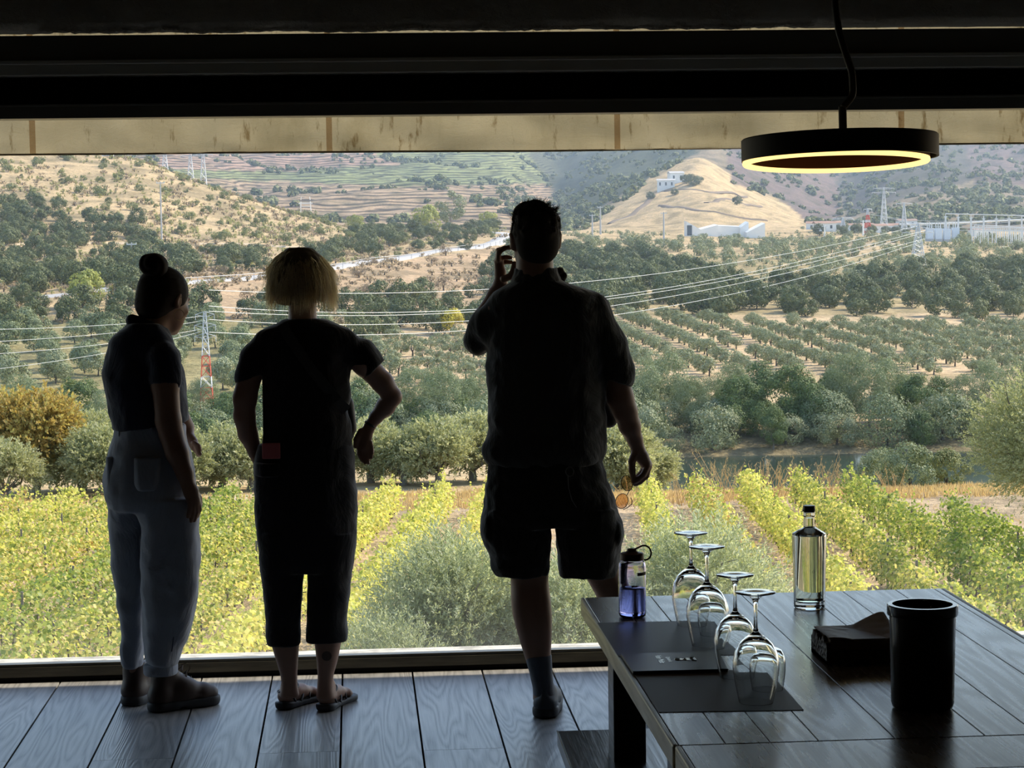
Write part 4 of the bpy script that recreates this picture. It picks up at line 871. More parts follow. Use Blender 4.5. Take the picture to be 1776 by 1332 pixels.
# rough plaster above the opening
def plaster():
    m_ = mat('rough_plaster', (.42, .39, .32), .95, spec=.1); t, N, L, b = nodes(m_)
    n = noise(t, 9, 8, .7, objcoord(t)); n2 = noise(t, 2.2, 4, .6, objcoord(t)); ad = N.new('ShaderNodeMath'); L.new(n.outputs[0], ad.inputs[0]); L.new(n2.outputs[0], ad.inputs[1]); bump(t, ad.outputs[0], b, .9, .05)
    L.new(ramp(t, n2.outputs[0], [(.3, (.30, .27, .22)), (.7, (.46, .43, .36))]), b.inputs['Base Color'])
    zb = CAMZ+ray(888, 48)[2]*(WY-.28)
    nx = 900; xs_ = np.linspace(XL, XR, nx); rr = np.random.default_rng(9)
    def rough_(x, s, f): return s*fbm(x*f, x*0+s*50, 17, 5)
    j = rough_(xs_, .010, 9)+rough_(xs_, .006, 60); amp_ = smoothstep(-1.35, -1.1, xs_)*(1-.75*smoothstep(1.6, 1.9, xs_)); j = j*amp_
    pt = atY(1098, 20, WY-.28)[0]; lump = np.exp(-((xs_-pt)/.075)**2)*.045
    rows = []
    for yy, zz, kk in ((WY-.28, ZC, 0), (WY-.28, zb+.25, 0), (WY-.285, zb+.10, 0), (WY-.29, zb+.03, .3), (WY-.28, zb+.004, .9), (WY-.22, zb, 1), (WY-.12, zb+.004, .7), (WY-.09, zb+.02, 0)):
        w_ = 0 if zz > zb+.2 else 1
        rows.append(np.stack([xs_, yy-lump*w_*(1 if zz > zb+.02 else .3)+fbm(xs_*14, xs_*0+zz*30, 23, 4)*.012*w_, zz+j*kk+np.abs(fbm(xs_*80, xs_*0+3, 31, 3))*.006*kk*amp_], 1))
    v = np.concatenate(rows); f = [(r*nx+i, r*nx+i+1, (r+1)*nx+i+1, (r+1)*nx+i) for r in range(len(rows)-1) for i in range(nx-1)]
    link('wall_front', np_mesh('plaster', v, np.array(f), [m_]), smooth=True, kind='structure')
    # shaggy loose fibres of the plaster edge
    n = 9000; x = rr.uniform(-1.15, 1.75, n); z = zb+np.interp(x, xs_, j)+rr.normal(size=n)*.003+.003; y = np.full(n, WY-.285)+rr.random(n)*.03
    T = unit(np.stack([rr.normal(size=n), -rr.random(n)*.8, rr.normal(size=n)*.35+.25], 1)); L_ = .005+.011*rr.random(n)**2
    v = leafquads(np.stack([x, y, z], 1), T, rr.normal(size=(n, 3)), L_, .0012); link('loose_fibres', np_mesh('fibres', v, quads(n), [m_]), label='shaggy pale fibres along the lower edge of the plaster', cat='fibres', kind='stuff')
plaster()
# header frame of the sliding window
def zy(y, Y): return CAMZ+ray(614, y)[2]*Y
mb = MB(); mb.box(XL, XR, WY-.10, WY+.12, zy(104, WY-.1), zy(57.5, WY-.1)); mb.build('window_frame_top', M_DARKM, kind='structure', bevel=.002)
mb = MB(); mb.box(XL, XR, WY-.125, WY-.10, zy(107, WY-.12), zy(100, WY-.12)); mb.box(XL, XR, WY-.105, WY+.1, zy(126, WY-.1), zy(107, WY-.1)); mb.build('trim_1', mat('lit_trim_metal', (.32, .31, .27), .3), kind='structure', bevel=.003)  # paler than the frame: highlight on the ridge put into the colour
mb = MB(); mb.box(XL, XR, WY+.02, WY+.10, zy(176, WY), zy(124, WY)); mb.build('window_recess', M_BLACK, kind='structure')
mb = MB(); mb.box(XL, XR, WY-.05, WY+.08, zy(200, WY-.05), zy(177, WY-.05)); mb.box(XL, XR, WY-.055, WY-.04, zy(179.5, WY-.05), zy(175.5, WY-.05)); mb.build('trim_2', mat('trim_metal_dark', (.12, .115, .10), .35), kind='structure', bevel=.002)
# sill
zs = zy(1137, WY)
M_SILL = mat('bronze_sill', (.060, .054, .036), .4); t, N, L, b = nodes(M_SILL)
L.new(ramp(t, noise(t, 14, 5, .6, objcoord(t, (.3, 1, 3))).outputs[0], [(.35, (.045, .040, .026)), (.7, (.10, .092, .062))]), b.inputs['Base Color'])
mb = MB(); mb.box(XL, XR, WY, WY+.035, .018, zs-.012); mb.box(XL, XR, WY+.006, WY+.05, zs-.012, zs); mb.build('window_frame_bottom', M_SILL, kind='structure', bevel=.002)
mb = MB(); mb.box(XL, XR, WY+.002, WY+.05, -.02, .018); mb.build('gap_strip', M_BLACK, kind='structure')  # shade of the gap under the frame, put in as a black strip
M_LEDGE = mat('pale_stone_ledge', (.62, .60, .54), .8); t, N, L, b = nodes(M_LEDGE); L.new(ramp(t, noise(t, 16, 5, .7, objcoord(t, (.5, 2, 1))).outputs[0], [(.4, (.30, .29, .26)), (.5, (.66, .64, .58))]), b.inputs['Base Color'])
mb = MB(); mb.box(XL, XR, WY+.05, WY+.17, -.4, zs-.008); mb.build('window_ledge', M_LEDGE, kind='structure')
# glass pane with a film of dust towards its lower edge
def pane():
    m_ = bpy.data.materials.new('dusty_window_glass'); m_.use_nodes = True; t, N, L, b = nodes(m_)
    tr = N.new('ShaderNodeBsdfTransparent'); tr.inputs[0].default_value = (.985, .99, .985, 1); gl = N.new('ShaderNodeBsdfGlossy'); gl.inputs['Roughness'].default_value = .02
    lw = N.new('ShaderNodeLayerWeight'); lw.inputs[0].default_value = .12; pw_ = N.new('ShaderNodeMath'); pw_.operation = 'MULTIPLY'; pw_.inputs[1].default_value = .25; L.new(lw.outputs['Fresnel'], pw_.inputs[0])
    m1 = N.new('ShaderNodeMixShader'); L.new(pw_.outputs[0], m1.inputs[0]); L.new(tr.outputs[0], m1.inputs[1]); L.new(gl.outputs[0], m1.inputs[2])
    tl = N.new('ShaderNodeBsdfTranslucent'); tl.inputs[0].default_value = (.85, .85, .8, 1); ob = N.new('ShaderNodeTexCoord'); sp_ = N.new('ShaderNodeSeparateXYZ'); L.new(ob.outputs['Object'], sp_.inputs[0])
    mr = N.new('ShaderNodeMapRange'); mr.inputs[1].default_value = .5; mr.inputs[2].default_value = .05; mr.inputs[3].default_value = .006; mr.inputs[4].default_value = .075; L.new(sp_.outputs[2], mr.inputs[0])
    n = noise(t, 7, 5, .7, ob.outputs['Object']); mm = N.new('ShaderNodeMath'); mm.operation = 'MULTIPLY'; L.new(mr.outputs[0], mm.inputs[0]); L.new(n.outputs[0], mm.inputs[1]); mm2 = N.new('ShaderNodeMath'); mm2.operation = 'MULTIPLY'; mm2.inputs[1].default_value = 1.5; L.new(mm.outputs[0], mm2.inputs[0])
    m2 = N.new('ShaderNodeMixShader'); L.new(mm2.outputs[0], m2.inputs[0]); L.new(m1.outputs[0], m2.inputs[1]); L.new(tl.outputs[0], m2.inputs[2]); L.new(m2.outputs[0], N['Material Output'].inputs[0])
    mb = MB(); mb.add([(XL, WY+.04, zs-.01), (XR, WY+.04, zs-.01), (XR, WY+.04, zy(178, WY)), (XL, WY+.04, zy(178, WY))], [(0, 1, 2, 3)]); o = mb.build('window_1', m_, kind='structure')
pane()
# stained canvas blind hanging under the edge of the roof
BY = WY+.68
def blind():
    m_ = bpy.data.materials.new('stained_canvas'); m_.use_nodes = True; t, N, L, b = nodes(m_)
    pos = objcoord(t); n1 = noise(t, 3, 6, .65, objcoord(t, (1, 1, .45))); n2 = noise(t, 22, 4, .7, objcoord(t, (1, 1, .25)))
    c = ramp(t, n1.outputs[0], [(.3, (.44, .38, .25)), (.5, (.60, .53, .38)), (.75, (.68, .61, .46))]); st = ramp(t, n2.outputs[0], [(.31, (.42, .33, .20)), (.42, (1, 1, 1))]); c = mixc(t, .85, c, st, 'MULTIPLY')
    L.new(c, b.inputs['Base Color']); b.inputs['Roughness'].default_value = .95
    tl = N.new('ShaderNodeBsdfTranslucent'); L.new(mixc(t, 1, c, (1.0, .92, .74), 'MULTIPLY'), tl.inputs[0]); mx = N.new('ShaderNodeMixShader'); mx.inputs[0].default_value = .42; L.new(b.outputs[0], mx.inputs[1]); L.new(tl.outputs[0], mx.inputs[2]); L.new(mx.outputs[0], N['Material Output'].inputs[0])
    wr = noise(t, 5, 6, .75, objcoord(t, (1, 1, 2.2)), .8); bump(t, wr.outputs[0], b, 1.0, .07)
    nx, nz = 500, 16; xs_ = np.linspace(XL, XR, nx); z1 = ZC-.02
    # lower hem follows the photo from left to right
    p0 = atY(0, 268.5, BY); p1 = atY(1000, 262, BY); p2 = atY(1776, 249, BY); zb_ = np.interp(xs_, [p0[0], p1[0], p2[0]], [p0[2], p1[2], p2[2]])+.004*fbm(xs_*2.3, xs_*0, 41, 4)
    rows = []
    for k in range(nz+1):
        u = k/nz; z = zb_+(z1-zb_)*u**1.6; rows.append(np.stack([xs_, BY+.022*fbm(xs_*3.1, z*9, 43, 5)*(1-u*.5), z], 1))
    v = np.concatenate(rows); f = [(r*nx+i, r*nx+i+1, (r+1)*nx+i+1, (r+1)*nx+i) for r in range(nz) for i in range(nx-1)]
    o = link('canvas_blind', np_mesh('canvas', v, np.array(f), [m_]), smooth=True, label='wide stained beige canvas blind hanging across the top of the view', cat='blind')
    mb = MB(); mb.tube([(x, BY, z+.001) for x, z in zip(xs_[::10], zb_[::10])], .0045, 6); mb.build('hem', mat('canvas_hem', (.30, .24, .15), .9), o, label='darker stitched hem')
    tape = mat('brown_tape', (.45, .30, .19), .8); tn, TN, TLk, TB_ = nodes(tape); tp = TN.new('ShaderNodeBsdfTransparent'); tp.inputs[0].default_value = (.95, .85, .74, 1); tm_ = TN.new('ShaderNodeMixShader'); tm_.inputs[0].default_value = .22; TLk.new(tp.outputs[0], tm_.inputs[1]); TLk.new(TB_.outputs[0], tm_.inputs[2]); TLk.new(tm_.outputs[0], TN['Material Output'].inputs[0]); 
    for px in (57, 571, 1070, 1562, 2050, -460):
        p = atY(px, 235, BY); mb = MB(); zl = float(np.interp(p[0], xs_, zb_)); mb.box(p[0]-.012, p[0]+.012, BY-.016, BY-.011, zl+.004, ZC-.03); mb.build('seam_tape', tape, o, label='brown seam tape')
blind()
mb = MB(); mb.box(XL-.2, XR+.2, WY+.12, BY+.02, zy(20, WY)+.1, ZC); mb.build('roof_overhang', M_INT, kind='structure')
# ================================================================== TABLES AND BENCH
TZ = .76
def table(name, xl, xr, y0, y1, seams, label, legs=(), cross=False):
    r_ = empty(name, ((xl+xr)/2, (y0+y1)/2, 0), label=label, cat='table'); O = np.array(r_.location)
    th = .046; ed = .012
    mb = MB(); xs_ = [xl+ed]+seams+[xr-ed]
    if not cross:
        for a, b in zip(xs_[:-1], xs_[1:]): mb.box(a+.0008-O[0], b-.0008-O[0], y0+.001-O[1], y1-.001-O[1], TZ-.02, TZ)
    else:
        ys_ = np.linspace(y1, y0, 9)
        for a, b in zip(ys_[1:], ys_[:-1]): mb.box(xl+ed-O[0], xr-ed-O[0], a+.001-O[1], b-.001-O[1], TZ-.02, TZ)
    mb.build('tabletop', M_TABLE, r_, bevel=.0012)
    mb = MB(); mb.box(xl+ed-O[0], xr-ed-O[0], y0+.002-O[1], y1-.002-O[1], TZ-th, TZ-.02); mb.build('core', M_BENCH, r_)
    for a, b in ((xl, xl+ed), (xr-ed, xr)):
        mb = MB(); mb.box(a-O[0], b-O[0], y0-O[1], y1-O[1], TZ-th, TZ+.0005); mb.build('side_edge', M_EDGE, r_, bevel=.004, label='side edge, paler for the window light on it')
    for x, y, w, d in legs:
        mb = MB(); mb.box(x-O[0], x+w-O[0], y-O[1], y+d-O[1], 0, TZ-th); mb.build('leg', M_BENCH, r_, bevel=.003)
    mb = MB(); mb.box(xl+.10-O[0], xr-.10-O[0], y0+.08-O[1], y0+.12-O[1], TZ-th-.09, TZ-th); mb.box(xl+.10-O[0], xr-.10-O[0], y1-.42-O[1], y1-.38-O[1], TZ-th-.09, TZ-th); mb.build('apron', M_BENCH, r_)
    return r_
TA = atZ(1007.6, 1036.9, TZ); TB = atZ(1165.6, 1292.8, TZ); TR = atZ(1638.4, 1019.8, TZ)
TXL, TXR, TY1, TY0 = (TA[0]+TB[0])/2, TR[0], (TA[1]+TR[1])/2, TB[1]
seams = [atZ(x, y, TZ)[0] for x, y in ((1104, 1078), (1223, 1150), (1376, 1237), (1445, 1180), (1500, 1110), (1514, 1064), (1659, 1092.5), (1700, 1070))]
seams = sorted(seams); seams = [s for i, s in enumerate(seams) if i == 0 or s-seams[i-1] > .06]
print('table', TXL, TXR, TY0, TY1, seams, 'WY', WY)
lx = TXL+.022
table('dining_table', TXL, TXR, TY0, TY1, seams, 'dark stained oak table set with glasses and placemats by the window', [(lx, TY1-.53, .078, .11), (TXR-.12, TY1-.53, .078, .11), (lx, TY0+.12, .078, .11), (TXR-.12, TY0+.12, .078, .11)])
table('dining_table', TXL+.004, TXR+.004, TY0-1.9, TY0-.003, seams, 'second dark oak table pushed against the near end of the set one', [(lx, TY0-.32, .078, .11), (TXR-.12, TY0-.32, .078, .11), (lx, TY0-1.8, .078, .11), (TXR-.12, TY0-1.8, .078, .11)], cross=True)
def bench():
    a = atZ(963.2, 1267.8, .45); b = atZ(1126.3, 1262.6, .45); xl, xr, y1 = a[0], b[0], (a[1]+b[1])/2; y0 = y1-1.5
    r_ = empty('bench', ((xl+xr)/2, (y0+y1)/2, 0), -.006, label='dark wooden bench along the left side of the near table', cat='bench'); O = np.array(r_.location)
    mb = MB(); mb.box(xl-O[0], xr-O[0], y0-O[1], y1-O[1], .41, .45); mb.build('seat', M_BENCH, r_, bevel=.0025)
    mb = MB(); mb.box(xl-.0012-O[0], xl+.0015-O[0], y0-O[1], y1-O[1], .4485, .4512); mb.build('edge_strip', mat('bench_edge_highlight', (.42, .38, .30), .5), r_, label='pale strip for the highlight on the edge')  # thin pale strip put in as the highlight along the seat edge
    for x, y in ((xl+.02, y1-.16), (xr-.08, y1-.16), (xl+.02, y0+.1), (xr-.08, y0+.1)):
        mb = MB(); mb.box(x-O[0], x+.06-O[0], y-O[1], y+.06-O[1], 0, .41); mb.build('leg', M_BENCH, r_, bevel=.002)
    mb = MB(); mb.box(xl+.03-O[0], xr-.03-O[0], y0+.12-O[1], y1-.13-O[1], .36, .41); mb.build('apron', M_BENCH, r_)
bench()
# ================================================================== THINGS ON THE TABLE
def quadslab(name, cs, z0, th, m_, **k):
    P = [atZ(x, y, z0+th)[:2] for x, y in cs]; c = np.mean(P, 0); mb = MB()
    v = [(p[0]-c[0], p[1]-c[1], 0) for p in P]+[(p[0]-c[0], p[1]-c[1], th) for p in P]
    mb.add(v, [(0, 1, 2, 3), (7, 6, 5, 4), (0, 4, 5, 1), (1, 5, 6, 2), (2, 6, 7, 3), (3, 7, 4, 0)]); o = mb.build(name, m_, **k); o.location = (c[0], c[1], z0); return o, P
M_PAPER = mat('brown_paper', (.125, .105, .098), .55, spec=.35); M_PAPER2 = mat('blue_black_paper', (.085, .078, .082), .5, spec=.35)
quadslab('placemat', [(1036, 1080), (1241, 1075.5), (1285, 1134), (1073, 1139)], TZ, .0012, M_PAPER2, label='dark placemat at the far end of the table, before the blue bottle', cat='placemat')
quadslab('placemat', [(1096, 1163), (1333, 1162), (1394, 1231), (1143, 1235)], TZ, .0012, M_PAPER, label='dark brown placemat nearer the camera, under the front wine glass', cat='placemat')
M_MENU = mat('black_card', (.022, .026, .028), .42, spec=.45); M_SILVER = mat('silver_foil', (.92, .90, .84), .32, 1.0)
mo, MP = quadslab('menu_card', [(1077, 1133.5), (1243, 1130.5), (1262, 1160), (1098, 1164)], TZ+.0014, .007, M_MENU, label='black folded menu card with silver crest and lettering between the placemats', cat='menu')
def text(body, size, m_, parent, M, name='lettering', extrude=.0003, align='CENTER', **k):
    cu = bpy.data.curves.new(name, 'FONT'); cu.body = body; cu.size = size; cu.align_x = align; cu.align_y = 'CENTER'; cu.extrude = extrude
    tmp = bpy.data.objects.new('tmp', cu); COL.objects.link(tmp); dg = bpy.context.evaluated_depsgraph_get(); me = bpy.data.meshes.new_from_object(tmp.evaluated_get(dg)); bpy.data.objects.remove(tmp)
    me.transform(Matrix([list(map(float, r)) for r in M])); me.materials.clear(); me.materials.append(m_); o = bpy.data.objects.new(name, me); COL.objects.link(o); o.parent = parent; return tag(o, **k)
def menu_marks():
    O = np.array([mo.location.x, mo.location.y]); ex = np.array([1.0, .02]); 
    def T(px, py): p = atZ(px, py, TZ+.0088)[:2]-O; return p
    def M_(p, s=1): return [[0, s, 0, p[0]], [-s, 0, 0, p[1]], [0, 0, 1, .0074], [0, 0, 0, 1]]
    text('Vale Me\u00e3o', .0205, M_SILVER, mo, M_(T(1145, 1143.5)), 'lettering')
    text('Quinta do', .0135, M_SILVER, mo, M_(T(1160.5, 1143.5)), 'lettering')
    mb = MB(); c = T(1178, 1143.5); z = .0076
    def ring(cx, cy_, a, b, n=20, w=.0009):
        q = [(cx+a*math.cos(u), cy_+b*math.sin(u), z) for u in np.linspace(0, 2*math.pi, n+1)]; mb.tube(q, w, 4)
    def disc(cx, cy_, a, b): mb.add([(cx+a*math.cos(u), cy_+b*math.sin(u), z+.0004) for u in np.linspace(0, 2*math.pi, 12, endpoint=False)], [tuple(range(12))])
    ring(c[0]-.004, c[1], .006, .0085); disc(c[0]+.004, c[1], .004, .009); ring(c[0]+.013, c[1], .004, .008)
    for dy in (-.009, -.003, .003, .009): disc(c[0]+.019, c[1]+dy, .005, .0025)
    mb.tube([(c[0]+.026, c[1]-.013, z), (c[0]+.036, c[1]-.016, z), (c[0]+.036, c[1]+.016, z), (c[0]+.026, c[1]+.013, z)], .0009, 4)
    mb.tube([(c[0]+.033, c[1]-.012, z), (c[0]+.033, c[1]+.012, z)], .0007, 4)
    mb.build('crest', M_SILVER, mo, label='small silver crest')
menu_marks()
def glassmat(name, col=(1, 1, 1), ior=1.45, rough=0.0):
    m_ = bpy.data.materials.new(name); m_.use_nodes = True; t, N, L, b = nodes(m_); g = N.new('ShaderNodeBsdfGlass'); g.inputs['Color'].default_value = (*col, 1); g.inputs['IOR'].default_value = ior; g.inputs['Roughness'].default_value = rough
    # clear things let light through to what stands behind them
    L.new(g.outputs[0], N['Material Output'].inputs[0]); return m_
M_CLEAR = glassmat('clear_glass', (.98, .985, .985), 1.48)
def wine_glass(px, py, label, s=1.0):
    p = atZ(px, py, TZ+.002); o_ = [(.0350, 0), (.0395, .022), (.0440, .045), (.0472, .068), (.0468, .085), (.0428, .104), (.034, .120), (.022, .132), (.012, .1385), (.0065, .1435), (.0044, .152), (.0036, .175), (.0040, .198), (.0062, .209), (.013, .2165), (.026, .2205), (.0405, .2235), (.0412, .2246), (.0400, .2256), (.024, .2245), (.010, .2238), (0, .2236)]
    i_ = [(0, .1310), (.009, .1300), (.0195, .1265), (.0315, .1165), (.0405, .1015), (.0452, .084), (.0460, .068), (.0429, .045), (.0384, .022), (.0338, .0004)]
    r_ = empty('wine_glass', (p[0], p[1], TZ+.0014), label=label, cat='wine glass'); r_.scale = (s, s, s)
    mb = MB(); mb.lathe(i_+o_, 64); o = mb.build('glass_body', M_CLEAR, r_); smooth_by_angle(o, .8); return r_
wine_glass(1199.5, 1083, 'upturned wine glass farthest from the camera, beside the blue bottle')
wine_glass(1227, 1118.5, 'upturned wine glass second farthest, its foot just below the farthest one', 1.02)
wine_glass(1276, 1173, 'upturned wine glass second from the camera, beside the menu card', .98)
wine_glass(1311.5, 1217, 'upturned wine glass nearest the camera, on the near placemat')
def tumbler(px, py, label):
    p = atZ(px, py, TZ+.002); o_ = [(.0325, 0), (.0355, .018), (.0378, .040), (.0378, .058), (.0350, .074), (.0285, .084), (.018, .0880), (0, .0886)]; i_ = [(0, .0835), (.0165, .0832), (.0265, .0800), (.0338, .071), (.0366, .057), (.0366, .040), (.0343, .018), (.0314, .0004)]
    mb = MB(); mb.lathe(i_+o_, 56); r_ = mb.build('tumbler', M_CLEAR, label=label, cat='tumbler'); smooth_by_angle(r_, .8); r_.location = (p[0], p[1], TZ+.0014)
tumbler(1237, 1100, 'upturned stemless tumbler behind the second farthest wine glass')
tumbler(1331, 1195, 'upturned stemless tumbler behind the nearest wine glass')
def water_bottle():
    p = atZ(1097, 1069.5, TZ); r = .0342
    M_PL = glassmat('blue_tinted_plastic', (.84, .85, .975), 1.30); M_WAT = glassmat('water', (.86, .87, .99), 1.33); M_LID = mat('dark_red_lid', (.10, .025, .022), .45); M_INK = mat('print_ink', (.03, .03, .06), .6)
    r_ = empty('water_bottle', (p[0], p[1], TZ), label='blue translucent sports water bottle with dark loop lid, half full', cat='bottle')
    o_ = [(0, 0), (r*.8, 0), (r*.95, .003), (r, .009), (r, .128), (r*.97, .136), (r*.84, .1405), (r*.80, .143), (r*.80, .150)]; t = .0016; i_ = [(r*.80-t, .150), (r*.80-t, .143), (r*.97-t*1.5, .1345), (r-t, .127), (r-t, .010), (r*.93-t, .0045), (0, .004)]
    mb = MB(); mb.lathe(o_+i_, 56); mb.build('body', M_PL, r_, smooth=True)
    w = r-t-.0004; mb = MB(); mb.lathe([(0, .0045), (w*.93, .005), (w, .011), (w, .072), (w-.0004, .0726), (0, .0720)], 56); mb.build('water', M_WAT, r_, smooth=True)
    L_ = .86*r; mb = MB(); mb.lathe([(0, .168), (r*.28, .1665), (r*.55, .1610), (r*.80, .1600), (L_, .1585), (L_+.0004, .1430), (L_-.004, .1425), (0, .150)], 40); lid = mb.build('lid', M_LID, r_); smooth_by_angle(lid)
    mb = MB(); mb.lathe([(0, .172), (r*.33, .1705), (r*.38, .165), (r*.3, .160), (0, .160)], 24); mb.build('lid_knob', M_LID, lid, smooth=True)
    q = [(.004, 0, .168), (.014, 0, .1715), (.026, 0, .1775), (.036, 0, .1775), (.0455, 0, .170), (.0490, 0, .158), (.0455, 0, .147), (.037, 0, .1415), (.030, 0, .1415)]
    P = np.array(q); tt = np.linspace(0, len(P)-1, 40); P = np.stack([np.interp(tt, range(len(P)), P[:, k]) for k in range(3)], 1)
    for _ in range(3): P[1:-1] = (P[:-2]+P[1:-1]*2+P[2:])/4
    mb = MB(); mb.tube(P, .0022, 8); mb.build('carry_loop', M_LID, lid, smooth=True)
    # printed scale marks and a dark band on the wall
    def arc(mb, a0, a1, z0, z1, rr=r+.0003, n=10):
        v = []; 
        for u in np.linspace(a0, a1, n): v += [(rr*math.cos(u), rr*math.sin(u), z0), (rr*math.cos(u), rr*math.sin(u), z1)]
        mb.add(v, [(2*i, 2*i+2, 2*i+3, 2*i+1) for i in range(n-1)])
    mb = MB(); arc(mb, math.radians(-75), math.radians(-20), .1065, .1145); mb.build('printed_band', M_INK, r_)
    mb = MB()
    for k in range(7): arc(mb, math.radians(-150), math.radians(-136 if k % 2 else -126), .022+.014*k, .0227+.014*k)
    arc(mb, math.radians(-150.8), math.radians(-150), .018, .115, n=3); mb.build('scale_marks', M_INK, r_)
water_bottle()
def spirit_bottle():
    p = atZ(1404, 1054, TZ); s = p[1]/3800; R0, R1 = 27.5*s, 30.3*s; h = .262; M_LIQ = glassmat('clear_liquid', (.93, .94, .86), 1.36); M_CAP = mat('black_cap', (.012, .012, .012), .35); M_INK = mat('bottle_ink', (.03, .03, .03), .5)
    r_ = empty('glass_bottle', (p[0], p[1], TZ), label='tall clear glass bottle with black stopper at the far end of the table', cat='bottle')
    o_ = [(0, .002), (R0*.9, 0), (R0, .004), (R1, .186), (R1-.001, .190), (.0165, .2045), (.0140, .207), (.0135, .232), (.0152, .234), (.0152, .243), (.0128, .245)]; i_ = [(.0095, .245), (.0100, .207), (R1-.0045, .186), (R1-.0038, .182), (R0-.0034, .020), (R0*.8, .0165), (0, .018)]
    mb = MB(); mb.lathe(o_+i_, 72); b_ = mb.build('bottle_body', M_CLEAR, r_); smooth_by_angle(b_, .5)
    mb = MB(); mb.lathe([(0, .0184), (R0*.8-.0005, .0170), (R0-.0041, .0205), (R1-.0045, .1815), (R1-.0052, .1855), (.0094, .206), (.0092, .2290), (0, .2287)], 72); w = mb.build('liquid', M_LIQ, r_); smooth_by_angle(w, .5)
    mb = MB(); mb.lathe([(0, .2452), (.0150, .2452), (.0156, .247), (.0156, .2585), (.0148, .2605), (0, .2610)], 40); c = mb.build('stopper', M_CAP, r_, bevel=0); smooth_by_angle(c, .5)
    mb = MB(); a = [math.radians(x) for x in (-72, -68, -63, -58, -53, -48)]; zz = [.034, .042, .034, .042, .034, .034]; rr = R0+.0012
    mb.tube([(rr*math.cos(u), rr*math.sin(u), z) for u, z in zip(a, zz)], .0008, 5); mb.build('lettering', M_INK, r_)
    mb = MB(); rr = R1; u0 = math.radians(-88); mb.tube([((rr+.0004)*math.cos(u0+.07*math.cos(v)), (rr+.0004)*math.sin(u0+.07*math.cos(v)), .098+.003*math.sin(v)) for v in np.linspace(0, 6.28, 14)], .0004, 4); mb.build('emblem', M_INK, r_)
spirit_bottle()
def bucket():
    p = atZ(1600, 1227, TZ); s = p[1]/3800; rb, rt = 55.5*s, 58.5*s; rim = 62.5*s; h = (1230-1046)*s/.985
    m_ = mat('black_plastic', (.006, .006, .006), .22, spec=.6); r_ = empty('wine_bucket', (p[0], p[1], TZ), label='tall black cylindrical bin with a flared rim on the table', cat='bin')
    mb = MB(); mb.lathe([(0, .003), (rb*.86, .0), (rb*.96, .004), (rb, .012), (rt, h-.022), (rt, h-.02), (rt-.004, h-.02), (rb-.004, .014), (rb*.8, .008), (0, .008)], 72); b_ = mb.build('body', m_, r_); smooth_by_angle(b_, .7)
    mb = MB(); mb.lathe([(rt-.004, h-.024), (rt+.0002, h-.022), (rim-.001, h-.0215), (rim, h-.019), (rim, h-.002), (rim-.0015, h), (rt-.006, h), (rt-.0065, h-.002), (rt-.004, h-.024)], 72); q = mb.build('rim', mat('polished_rim', (.02, .02, .02), .16, spec=1.0), r_); smooth_by_angle(q, .5)
    # two pale sticks standing inside
    for (x0, x1, y, lb) in ((-.010, -.009, .045, 'pale thin stick standing upright inside the black bin'), (.018, .028, .040, 'pale thin stick leaning inside the black bin')):
        mb = MB(); mb.tube([(p[0]+x0*.6, p[1]-.01, TZ+.009), (p[0]+x1, p[1]+y, TZ+h-.012)], .0009, 5); mb.build('wooden_stick', mat('pale_stick', (.45, .34, .25), .6), label=lb, cat='stick')
bucket()
